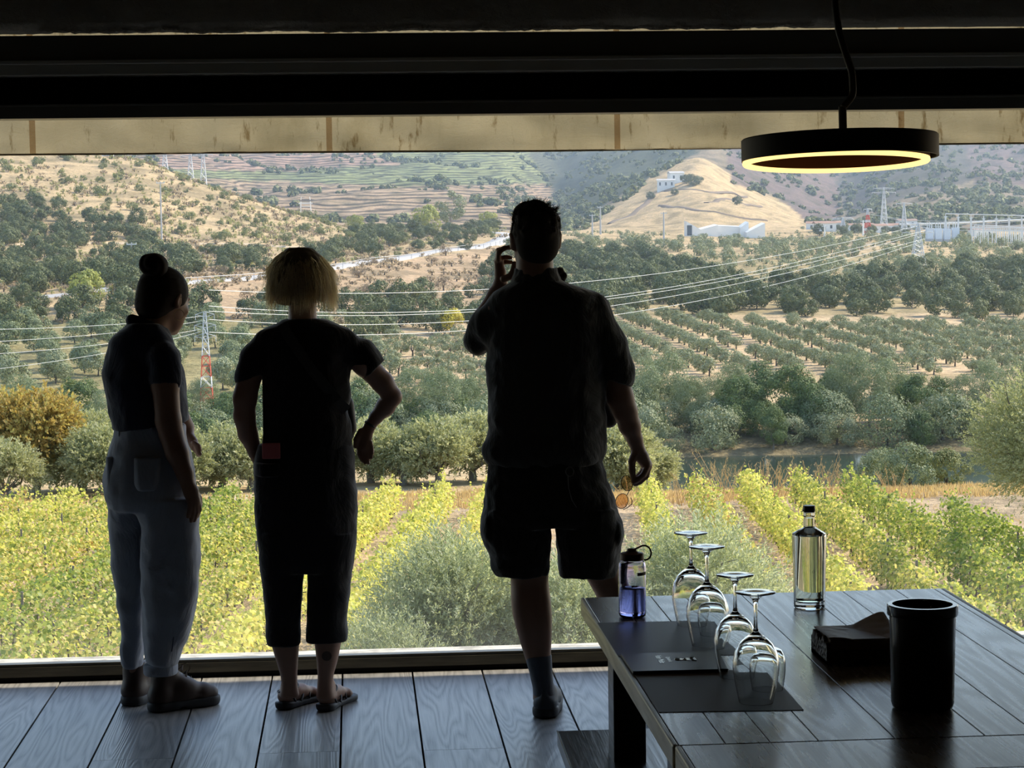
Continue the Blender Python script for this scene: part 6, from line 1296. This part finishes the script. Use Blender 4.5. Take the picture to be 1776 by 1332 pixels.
    s.warp(lambda x, y, z: (.006*n3(x, y, z, 95, 7)+.004*n3(x, y, z, 190, 8))*smoothstep(hc[2]-.02, hc[2]+.06, z)); ho = link('hair', s.mesh('man_hair', M_GREYH), parent=root)
    r_ = np.random.default_rng(4); n = 2600; d = unit(r_.normal(size=(n, 3))); d[:, 2] = np.abs(d[:, 2])*np.sign(r_.random(n)-.18); ok = d@np.array([0, 1, 0]) < .75; d = d[ok]; rt = np.array([T(*(q*np.array([.082, .100, .094])+np.array([0, -.016, .036]))) for q in d]); strands('hair_strands', M_GREYH, rt, d@HR.T+r_.normal(size=d.shape)*.5, np.where(d[:, 2] > .45, .030, .012), .0011, ho, 4, .6, 5, .25)
    strands('loose_tuft', M_GREYH, np.repeat([P(955, 370, .0)], 30, 0)+r_.normal(size=(30, 3))*.003, np.repeat([P(975, 355, .0)-P(955, 370, .0)], 30, 0)+r_.normal(size=(30, 3))*.003, .042, .0012, ho, 4, 0, 6, .04)
    # small sling bag at his right hip and the sunglasses in his hand
    s = boxof(g, 1030, 1090, 670, 760, -.02, .22, .004); s.cone(P(1046, 700, .10), P(1056, 727, .11), r(13), r(15), .01); s.cone(P(1040, 690, .09), P(1056, 727, .11), r(12), r(14), .01); o = link('sling_bag', s.mesh('sling_bag', M_STRAP), label='small dark bag bulging out at the right hip of the man', cat='bag'); o.location = tuple(g.o)
    M_FR = mat('dark_frame', (.02, .015, .012), .4); gl = empty('sunglasses', tuple(g.o), label='amber-lensed sunglasses dangling from the right hand of the man', cat='sunglasses')
    M_LENS = mat('amber_lens_tint', (.50, .32, .20), .3); t, N, L, bs = nodes(M_LENS); tr = N.new('ShaderNodeBsdfTransparent'); tr.inputs[0].default_value = (.80, .56, .38, 1); mx = N.new('ShaderNodeMixShader'); mx.inputs[0].default_value = .22; L.new(tr.outputs[0], mx.inputs[1]); L.new(bs.outputs[0], mx.inputs[2]); L.new(mx.outputs[0], N['Material Output'].inputs[0])
    for cx, cy_, ax, az, tilt in ((1087, 838, 10, 14, .25), (1078.5, 869, 11, 13.5, -.25)):
        c = P(cx, cy_, .085); q = [c+np.array([r(ax)*math.cos(u)*math.cos(tilt)-r(az)*math.sin(u)*math.sin(tilt), .003*math.sin(u*2), r(ax)*math.cos(u)*math.sin(tilt)+r(az)*math.sin(u)*math.cos(tilt)]) for u in np.linspace(0, 2*math.pi, 25)]
        mb = MB(); mb.tube(q, .0014, 6); fr = mb.build('lens_rim', M_FR, gl); mb = MB(); mb.add([c]+q[:-1], [(0, i+1, (i+1) % 24+1) for i in range(24)]); mb.build('lens', M_LENS, fr, label='amber lens')
    mb = MB(); mb.tube([P(1092, 849, .085), P(1090, 854, .087), P(1087, 859, .085)], .0015, 6); mb.build('bridge', M_FR, gl); mb = MB(); mb.tube([P(1081, 884, .085), P(1089, 880, .075), P(1096, 874, .065), P(1096, 868, .06), P(1094, 863, .058)], .0016, 6); mb.build('temple_arm', M_FR, gl); mb = MB(); mb.tube([P(1096, 832, .085), P(1101, 838, .075), P(1106, 834, .07), P(1110, 826, .07)], .0016, 6); mb.build('temple_arm', M_FR, gl)
man()
# ------------------------------------------------------------------ the woman in the middle
def woman_mid():
    g = Fig(543, 1234); P = g.P; r = g.r; root = g.root('blonde woman in black t-shirt and cropped trousers, one hand at her hip')
    hc = P(523, 486, .02); HR = Rz(-.22, -.10)
    b = boxof(g, 390, 710, 420, 1250, -.22, .36, .0045); head(b, hc, HR, .97, female=True); b.cone(P(524, 512, .01), P(525, 560, -.005), r(23), r(25), .02)
    b.loft(g.rows([(558, 500, 552, 24), (570, 470, 585, 34), (590, 458, 604, 42), (640, 462, 602, 46), (700, 463, 598, 44), (760, 455, 602, 46), (830, 452, 610, 50), (900, 454, 610, 48)]), .02)
    b.chain([P(468, 600), P(435, 640, .0), P(425, 690, -.01), P(424, 722, .0)], [r(16), r(22), r(20), r(18)], .015); b.chain([P(424, 722, .0), P(430, 752, .03), P(443, 785, .05), P(450, 800, .06)], [r(19), r(17), r(12), r(11)], .01)
    skel_hand(b, P(450, 800, .06), P(456, 815, .065), P(460, 828, .07), [[P(460, 828, .05+.015*i), P(463, 846, .05+.015*i), P(466, 858, .05+.015*i)] for i in range(4)], [P(452, 812, .04), P(458, 826, .03), P(464, 836, .03)], r(10), r(9), r(4))
    b.chain([P(594, 602), P(632, 630, .01), P(664, 664, .03), P(681, 688, .04)], [r(16), r(21.5), r(18.5), r(16)], .015); b.chain([P(681, 688, .04), P(668, 706, .05), P(652, 724, .06), P(642, 738, .06)], [r(16), r(16.5), r(11.5), r(9)], .010)
    skel_hand(b, P(642, 738, .06), P(634, 755, .055), P(632, 774, .05), [[P(623, 774, .05), P(622, 788, .045), P(628, 799, .04)], [P(630, 778, .052), P(629, 793, .045), P(633, 803, .035)], [P(637, 778, .052), P(637, 793, .045), P(639, 804, .04)], [P(643, 768, .05), P(645.5, 783, .048), P(644, 794, .045)]], [P(626, 748, .05), P(618, 762, .045), P(616, 774, .042)], r(9.5), r(11.5), r(4.1), flat=((0, 1, 0), .62))
    for rows_ in ([(900, 455, 528, 46), (1000, 464, 524, 40), (1060, 470, 521, 34), (1100, 469, 520, 33, -.01), (1119, 471, 519, 31, -.01), (1145, 479, 517, 26, -.005), (1172, 487, 515.5, 20, 0), (1190, 488, 516, 19, .005), (1208, 484, 520, 22, .01)],
                  [(900, 532, 614, 46), (1000, 536, 604, 40), (1060, 540, 597, 34), (1100, 543, 595, 33, -.01), (1119, 546, 591, 31, -.01), (1145, 549, 586, 26, -.005), (1172, 551, 578, 20, 0), (1190, 550, 578, 19, .005), (1210, 549, 583, 22, .01)]): b.loft(g.rows(rows_), .015)
    feet = ((495, 1236, .62), (566, 1239, .40)); info = []
    for hx, hy, yaw in feet:
        C_ = atZ(hx, hy-7, 0)-g.o; C_[2] = 0; R = Rz(-yaw); T = lambda x, y, z, C_=C_, R=R: C_+R@np.array([x, y, z]); info.append((C_, R))
        b.cone(T(0, .005, .048), T(0, .02, .085), .026, .027, .02); b.cone(T(0, .0, .045), T(.0, .09, .048), .026, .028, .015); b.cone(T(0, .06, .060), T(.004, .15, .038), .026, .024, .02, flat=((0, 0, 1), .75)); b.cone(T(-.014, .15, .034), T(.022, .15, .034), .017, .016, .01)
        for i in range(5): b.cone(T(-.022+.012*i, .165, .032), T(-.023+.013*i, .200-.008*i, .030), .0095 if i == 0 else .0075, .009 if i == 0 else .0065, .004)
    link('body', b.mesh('woman_body', M_SK2), parent=root)
    mb = MB(); c = P(567, 1131, 0); mb.lathe([(0, 0), (r(8.5), 0)], 24, M=np.array(Matrix.Translation((float(c[0]), -float(r(33))-.0062, float(c[2]))) @ Matrix.Rotation(math.pi/2, 4, 'X'))); mb.build('calf_tattoo', M_TATTOO, root)
    for C_, R in info:
        T = lambda x, y, z: C_+R@np.array([x, y, z]); s = Sdf(C_+np.array([-.08, -.07, -.01]), C_+np.array([.22, .26, .08]), .0045)
        s.cone(T(0, .0, .02), T(0, .09, .016), .038, .030, .01); s.cone(T(0, .09, .016), T(.006, .175, .016), .032, .042, .01); s.keep(lambda x, y, z: np.maximum(.001-z, z-.022-.008*smoothstep(.05, -.03, (y-C_[1])))); so = link('sandal', s.mesh('sandal_sole', M_SOLE), parent=root)
        for q in ([(-.034, .02, .026), (-.030, -.004, .060), (0, -.028, .066), (.030, -.004, .060), (.034, .02, .026)], [(-.030, -.004, .060), (-.026, .05, .075), (0, .075, .083), (.026, .05, .075), (.030, -.004, .060)], [(-.036, .09, .024), (-.02, .12, .058), (.01, .10, .072), (.034, .06, .036), (.037, .045, .024)], [(.036, .10, .024), (.02, .125, .056), (-.012, .10, .070), (-.034, .06, .036), (-.036, .045, .024)]):
            Q = np.array([T(*p) for p in q]); tt = np.linspace(0, len(Q)-1, 24); Q = np.stack([np.interp(tt, range(len(Q)), Q[:, k]) for k in range(3)], 1)
            for _ in range(3): Q[1:-1] = (Q[:-2]+2*Q[1:-1]+Q[2:])/4
            mb = MB(); mb.tube(Q, .0048, 8, squash=.55); mb.build('strap', M_STRAP, so, smooth=True)
    s = boxof(g, 395, 680, 540, 800, -.2, .22)
    s.loft(g.rows([(553, 494, 557, 27), (561, 478, 584, 33), (569, 460, 602, 38), (580, 450, 610, 43), (597, 446, 611, 46), (630, 450, 607, 49), (668, 454, 606, 50), (695, 454, 609, 49), (708, 453, 602, 49), (730, 447, 606, 50), (765, 444, 611, 51), (785, 446, 612, 50)]), .012)
    s.cone(P(464, 596), P(443, 624), r(23), r(25), .03); s.cone(P(443, 620), P(431, 656), r(26), r(25), .01); s.cone(P(598, 596), P(628, 614, .01), r(23), r(25), .03); s.cone(P(628, 612, .01), P(650, 646, .02), r(26), r(25), .01)
    cl, cr_ = P(430, 657), P(641, 647); s.keep(lambda x, y, z: np.where(x < P(452, 600)[0], -(z-cl[2])+.35*(x-cl[0]), -1.0)); s.keep(lambda x, y, z: np.where(x > P(609, 600)[0], (-(z-cr_[2])*.72+(x-cr_[0])*.70)-.004, -1.0))
    s.warp(lambda x, y, z: .0035*n3(x, y, z, 36, 11)+.002*n3(x, y, z, 85, 12)); link('t_shirt', s.mesh('t_shirt', M_TEE), parent=root)
    s = boxof(g, 425, 635, 755, 1132, -.2, .22)
    s.loft(g.rows([(768, 448, 611, 50), (800, 440, 616, 54), (850, 440, 620, 58), (920, 445, 620, 58), (975, 451, 614, 54), (990, 453, 611, 50)]), .012)
    s.loft(g.rows([(920, 445, 533, 54), (985, 452, 529, 48), (1036, 457, 524, 44), (1070, 461, 523, 42), (1100, 460, 523, 41), (1117, 463, 522, 41)]), .008); s.loft(g.rows([(920, 533, 620, 54), (985, 533, 612, 48), (1036, 533, 606, 44), (1070, 531, 603, 42), (1100, 529, 605, 41), (1111, 530, 603, 41)]), .008)
    s.warp(lambda x, y, z: .0030*n3(x, y, z, 30, 13)+.0016*n3(x, y, z, 80, 14)); tr = link('cropped_trousers', s.mesh('trousers', M_CAPRI), parent=root)
    # phone in the back pocket, cross strap, bracelet
    mb = MB(); a = P(455, 796, -.118); c = P(486, 768, -.118); mb.box(a[0], c[0], -.124, -.114, a[2], c[2]); mb.build('mobile_phone', mat('pink_phone_case', (.62, .16, .17), .6), bevel=.003, label='pink phone case sticking out of the back pocket of the blonde woman', cat='phone').location = tuple(g.o)
    s = boxof(g, 430, 500, 775, 830, -.2, 0, .004); s.loft(g.rows([(799, 440, 497, 58), (822, 441, 500, 60)]), 0, pw=2.4); s.keep(lambda x, y, z: y+.02); link('back_pocket', s.mesh('back_pocket', M_CAPRI), parent=tr)
    st = empty('crossbody_bag', tuple(g.o), label='dark crossbody bag strap across the back of the blonde woman', cat='bag'); Q = []
    for x, y in ((490, 562), (498, 580), (515, 605), (540, 640), (562, 668), (585, 695), (602, 712)): yy = abs(math.sqrt(max(0, 1-((x-530)/80)**2)))*r(49)+.008; Q.append(P(x, y, -yy))
    mb = MB(); Qa = np.array(Q); w = unit(np.gradient(Qa, axis=0)); sd = np.cross(w, [0, 1, 0]); sd = unit(sd)*r(9); v = np.concatenate([Qa-sd, Qa+sd, Qa-sd+(0, .004, 0), Qa+sd+(0, .004, 0)]); n = len(Qa); f = [(i, i+1, n+i+1, n+i) for i in range(n-1)]+[(2*n+i, 3*n+i, 3*n+i+1, 2*n+i+1) for i in range(n-1)]+[(i, 2*n+i, 2*n+i+1, i+1) for i in range(n-1)]+[(n+i, n+i+1, 3*n+i+1, 3*n+i) for i in range(n-1)]; mb.add(v, f); mb.build('strap', mat('grey_webbing', (.030, .031, .033), .8), st)
    s = boxof(g, 570, 635, 670, 775, -.1, .22, .004); s.cone(P(600, 700, .07), P(604, 742, .08), r(14), r(15), .01); s.cone(P(602, 745, .08), P(606, 756, .08), r(11), r(8), .008); link('pouch', s.mesh('pouch', M_STRAP), parent=st)
    mb = MB(); c = P(642, 736, .06); mb.lathe([(r(10.4), -.004), (r(11.2), 0), (r(10.4), .004)], 24, M=np.array(Matrix.Translation(tuple(map(float, c))) @ Matrix.Rotation(.55, 4, 'Y'))); mb.build('bracelet', M_STRAP, root, label='dark bracelet')
    # blonde bob
    s = boxof(g, 450, 600, 420, 560, -.17, .2, .004); s.loft(g.rows([(437, 496, 545, 26), (446, 478, 558, 40), (462, 468, 570, 50), (485, 469, 573, 54), (505, 471, 570, 48), (518, 476, 555, 40), (528, 484, 542, 30)], -.0), .0); s.loft(g.rows([(430, 500, 538, 18), (450, 478, 560, 42)]), .02)
    nv = HR@np.array([0, 1, 0]); s.keep(lambda x, y, z: (x-hc[0])*nv[0]+(y-hc[1])*nv[1]-.045-np.clip(z-hc[2]-.03, 0, 1)*1.1); s.warp(lambda x, y, z: .0035*n3(x*3, y*3, z*.6, 55, 9)); ho = link('hair', s.mesh('bob_hair', M_BLONDB), parent=root)
    r_ = np.random.default_rng(8); n = 9000; a = r_.uniform(-math.pi, math.pi, n); a = a[(np.sin(a) < .55)]; n = len(a); h = r_.random(n); y0 = 436+h*70; xl = np.interp(y0, [430, 446, 462, 485, 505], [498, 477, 467, 466, 467]); xr = np.interp(y0, [430, 446, 462, 485, 505], [540, 560, 573, 579, 578]); dp = np.interp(y0, [430, 446, 462, 485, 505], [18, 40, 50, 55, 52])
    cx = (xl+xr)/2; rt = np.array([P(cx[i]+(xr[i]-xl[i])/2*math.cos(a[i]), y0[i], r(dp[i])*math.sin(a[i])) for i in range(n)]); out = np.stack([np.cos(a), np.sin(a), np.zeros(n)], 1)
    strands('hair_strands', M_BLOND, rt, out*np.where(y0 < 460, .38, .13)[:, None]+np.array([0, 0, -1.0])*np.where(y0 < 460, .5, 1)[:, None]+r_.normal(size=(n, 3))*.13, r_.uniform(.035, .095, n), .0011, ho, 6, 1.6, 9, .12)
woman_mid()
# ------------------------------------------------------------------ the woman on the left
def woman_left():
    g = Fig(270, 1233); P = g.P; r = g.r; root = g.root('dark-haired woman with a bun in navy polo shirt, pale jeans and boots')
    hc = P(285, 524, .02); HR = Rz(-.72, -.30)
    b = boxof(g, 165, 380, 430, 1250, -.28, .36, .0045); head(b, hc, HR, .98, female=True); b.cone(P(276, 545, -.005), P(252, 590, -.03), r(24), r(27), .02)
    b.loft(g.rows([(570, 232, 278, 28, -.02), (590, 205, 292, 36, -.015), (620, 192, 305, 44), (680, 190, 313, 48), (740, 204, 314, 46), (800, 202, 316, 44), (850, 204, 322, 44)]), .02)
    b.chain([P(276, 628, -.06), P(286, 665, -.115), P(292, 730, -.12), P(297, 752, -.115)], [r(20), r(23.5), r(21.5), r(20)], .015); b.chain([P(297, 752, -.115), P(307, 785, -.13), P(320, 820, -.135), P(325, 838, -.135)], [r(21), r(19.5), r(14.5), r(12)], .01)
    skel_hand(b, P(325, 836, -.135), P(331, 852, -.135), P(336, 869, -.13), [[P(344, 870, -.118), P(346, 884, -.115), P(342, 896, -.112)], [P(339.5, 872, -.128), P(341, 889, -.126), P(337, 903, -.122)], [P(334.5, 872, -.138), P(335, 889, -.137), P(331, 904, -.134)], [P(329, 868, -.147), P(329, 884, -.147), P(326, 896, -.145)]], [P(337, 850, -.112), P(345, 864, -.10), P(347, 876, -.10)], r(12), r(13.5), r(4.6), flat=((.5, -.8, 0), .62))
    b.chain([P(250, 612, .10), P(290, 680, .17), P(322, 742, .22)], [r(22), r(19), r(16)], .015); b.chain([P(322, 742, .22), P(326, 752, .20), P(332, 763, .17)], [r(13), r(10), r(8)], .01)
    skel_hand(b, P(330, 761, .17), P(335, 768, .16), P(338, 776, .15), [[P(338+i*1.2, 777, .15-.01*i), P(342+i, 786, .145-.01*i), P(345+i, 791-i, .14-.01*i)] for i in range(4)], [P(336, 768, .13), P(344, 774, .12), P(347, 780, .12)], r(8), r(8), r(3.6))
    b.loft(g.rows([(840, 198, 262, 44, .06), (950, 206, 258, 38, .08), (1050, 212, 250, 30, .11), (1140, 220, 244, 16, .12), (1195, 222, 242, 14, .125)]), .015); b.loft(g.rows([(840, 244, 322, 42, -.02), (950, 254, 330, 42, -.02), (1050, 258, 318, 34, -.01), (1140, 266, 296, 18, 0), (1195, 268, 292, 14, 0.01)]), .015)
    c = P(277, 1230); b.cone((c[0], .01, .05), (c[0]+.13, .07, .045), .026, .022, .02); c = P(231, 1230); b.cone((c[0], .13, .05), (c[0]+.04, .23, .045), .026, .022, .02)
    bo = link('body', b.mesh('woman_body', M_SK1), parent=root)
    s = boxof(g, 165, 345, 545, 760, -.26, .24)
    s.loft(g.rows([(560, 222, 286, 32, -.02), (572, 207, 294, 38, -.02), (590, 190, 300, 46, -.01), (612, 183, 309, 52), (650, 178, 321, 58), (690, 183, 326, 59), (720, 191, 328, 57), (736, 197, 328, 55), (744, 198, 327, 54)]), .012)
    s.cone(P(270, 604, -.05), P(284, 625, -.10), r(27), r(28), .03); s.cone(P(284, 622, -.10), P(286.5, 658, -.115), r(28), r(27), .01)
    hz_ = P(286, 661)[2]; s.keep(lambda x, y, z: np.where((y < -.135) & (x > P(255, 600)[0]), hz_-z, -1.0)); hb = P(262, 738)[2]; s.keep(lambda x, y, z: hb-z+(x-P(262, 738)[0])*.13)
    s.warp(lambda x, y, z: .0035*n3(x, y, z, 34, 21)+.002*n3(x, y, z, 80, 22)+.004*np.sin(z*38+x*30)*smoothstep(P(230, 700)[0], P(190, 700)[0], x)); sh = link('polo_shirt', s.mesh('polo_shirt', M_NAVY), parent=root)
    s = boxof(g, 210, 305, 540, 605, -.2, .16, .004); s.cone(P(229, 556, -.035), P(262, 566, -.05), r(11), r(12), .01); s.cone(P(262, 566, -.05), P(283, 590, -.04), r(10), r(7), .01); s.cone(P(231, 560, .0), P(270, 572, .05), r(12), r(10), .02); link('collar', s.mesh('polo_collar', M_NAVY), parent=sh)
    s = boxof(g, 165, 365, 730, 1190, -.26, .28)
    s.loft(g.rows([(738, 200, 322, 50), (755, 196, 325, 52), (792, 184, 333, 58), (840, 181, 343, 64), (862, 182, 344, 62), (880, 188, 345, 58)]), .012)
    s.loft(g.rows([(862, 184, 262, 46, .05), (905, 190, 262, 44, .06), (960, 192, 260, 42, .08), (1030, 201, 256, 38, .10), (1087, 206, 252, 34, .11), (1138, 211, 250, 29, .12), (1153, 212, 249, 28, .12)]), .010)
    s.loft(g.rows([(862, 238, 344, 56, -.03), (905, 243, 347, 54, -.03), (960, 242, 348, 52, -.03), (1010, 243, 347, 50, -.03), (1060, 245, 341, 46, -.02), (1100, 247, 329, 42, -.01), (1131, 248, 318, 37, 0), (1150, 250, 309, 33, 0)]), .010)
    s.ell(P(268, 862, -.085), (r(38), r(26), r(36)), None, .03); s.ell(P(215, 850, -.04), (r(30), r(26), r(34)), None, .03)
    s.warp(lambda x, y, z: .0055*n3(x, y, z, 30, 23)+.0035*n3(x, y, z, 62, 24)+.006*np.sin(z*45+x*38+2*np.sin(z*13))*smoothstep(.55, .15, z)); je = link('jeans', s.mesh('jeans', M_DENIM), parent=root)
    for rows_ in ([(1151, 248, 309, 34, 0), (1169, 249, 308, 33, 0)], [(1139, 210.5, 250, 30, .12), (1154, 211, 249, 30, .12)]):
        s = boxof(g, 200, 320, 1130, 1180, -.16, .2, .004); s.loft(g.rows(rows_), .0); s.warp(lambda x, y, z: .0012*n3(x, y, z, 60, 3)); link('turned_cuff', s.mesh('cuff', M_DENIM), parent=je)
    mb = MB(); seam = [P(x, y, -.03-r(50)*d) for x, y, d in ((318, 880, .62), (315, 920, .62), (312, 980, .66), (308, 1040, .64), (303, 1090, .58), (298, 1130, .48))]; mb.tube(seam, .0022, 5); mb.build('side_seam', mat('seam_thread', (.05, .06, .09), .8), je)
    for x0, x1, y0, y1, dd in ((232, 280, 792, 850, -.128), (184, 214, 790, 850, -.06)):
        s = boxof(g, x0-12, x1+12, y0-12, y1+12, -.2, .02, .004); s.loft(g.rows([(y0, x0, x1, 22, dd+r(14)), (y1-10, x0+1, x1-1, 26, dd+r(12)), (y1, x0+8, x1-8, 24, dd+r(12))]), .0, pw=3); link('back_pocket', s.mesh('jeans_pocket', M_DENIM), parent=je)
    mb = MB(); 
    for x, dd in ((208, -.07), (262, -.108)): a, c = P(x-2, 757, dd), P(x+2, 738, dd); mb.box(a[0], c[0], dd-.004, dd+.004, a[2], c[2])
    mb.build('belt_loops', M_DENIM, je)
    def boot(C_, yaw, shaft_top, name):
        R = Rz(-yaw); T = lambda x, y, z: C_+R@np.array([x, y, z]); s = Sdf(C_+np.array([-.12, -.12, -.01]), C_+np.array([.28, .26, .22]), .0045)
        s.cone(T(0, .005, .055), T(0, .018, shaft_top), .041, .043, .015); s.cone(T(0, .0, .052), T(0, .09, .055), .040, .041, .02); s.cone(T(0, .08, .062), T(.0, .165, .048), .040, .036, .02); s.cone(T(0, .165, .046), T(0, .195, .044), .037, .032, .015); s.cone(T(0, .05, .115), T(0, .11, .075), .034, .034, .025)
        s.keep(lambda x, y, z: np.maximum(.024-z, z-shaft_top-.012)); s.warp(lambda x, y, z: .0015*n3(x, y, z, 70, 5)); o = link('boot', s.mesh('boot', M_BOOT), parent=root)
        s = Sdf(C_+np.array([-.12, -.12, -.01]), C_+np.array([.28, .26, .06]), .0045); s.cone(T(0, .0, .020), T(0, .05, .020), .046, .043, .01); s.cone(T(0, .05, .022), T(0, .19, .024), .043, .044, .01); a0 = T(0, .058, 0)
        s.keep(lambda x, y, z: np.maximum(.001-z, z-.036)); s.cone(T(-.06, .075, -.002), T(.06, .075, -.002), .014, .014, .002, cut=True); link('sole', s.mesh('boot_sole', M_SOLE), parent=o)
        mb = MB()
        for i in range(5):
            y = .085+.016*i; z = .150-.020*i-.0012*i*i; w = .018+.001*i; mb.tube([T(-w, y-.006, z-.010), T(0, y+.008, z+.006), T(w, y-.002, z-.010)], .0026, 5); mb.tube([T(w, y-.006, z-.010), T(0, y+.008, z+.008), T(-w, y+.008, z-.014)], .0026, 5)
        mb.tube([T(.004, .085, .160), T(.02, .11, .172), T(.026, .112, .150), T(.022, .10, .13)], .0018, 5); mb.build('laces', mat('brown_laces', (.07, .045, .03), .8), o)
    c = P(277, 1230); boot(np.array([c[0], .0, 0]), 1.12, .145, 'r'); c = P(231, 1216, .12); boot(np.array([c[0], .12, 0]), .45, .145, 'l')
    # hair with bun
    T = lambda x, y, z: hc+HR@np.array([x, y, z]); s = boxof(g, 225, 340, 430, 580, -.2, .2, .004)
    s.ell(T(0, -.018, .034), (.084, .100, .094), HR, .01); s.ell(T(0, -.055, -.02), (.070, .056, .066), HR, .02); nv = HR@np.array([0, 1, 0]); uz = HR@np.array([0, 0, 1])
    s.keep(lambda x, y, z: ((x-hc[0])*nv[0]+(y-hc[1])*nv[1]+(z-hc[2])*nv[2])-.042-((x-hc[0])*uz[0]+(y-hc[1])*uz[1]+(z-hc[2])*uz[2])*.55); s.warp(lambda x, y, z: .0012*n3(x, y, z*3, 120, 7)); ho = link('hair', s.mesh('hair', M_BROWNH), parent=root)
    s = boxof(g, 230, 305, 425, 500, -.16, .12, .004); s.ell(P(266.5, 459, -.03), (r(25.5), r(24), r(21)), None, .006); s.ell(P(268, 463, -.03), (r(23), r(22), r(20)), None, .006); s.cone(P(270, 470, -.03), P(278, 486, -.02), r(14), r(20), .012); s.warp(lambda x, y, z: .0022*np.sin(np.sqrt((x-P(266, 459)[0])**2+(z-P(266, 459)[2])**2)*260+np.arctan2(z-P(266, 459)[2], x-P(266, 459)[0])*2)); link('hair_bun', s.mesh('hair_bun', M_BROWNH), parent=ho)
    r_ = np.random.default_rng(18); rt = np.array([P(237+r_.random()*4, 505+r_.random()*50, -.03+r_.normal()*.02) for _ in range(46)]); strands('loose_wisps', M_BROWNH, rt, np.array([-1.0, 0, .1])+r_.normal(size=(46, 3))*.4, .04, .0005, ho, 7, 1.6, 3, .2)
    mb = MB(); c = P(310, 546, -.05); mb.tube([c+np.array([r(8.5)*math.cos(u), .006*math.sin(u), r(9)*math.sin(u)]) for u in np.linspace(0, 2*math.pi, 28)], .0008, 6); mb.build('hoop_earring', mat('gold', (.55, .38, .16), .3, .9), root, label='thin gold hoop earring')
woman_left()
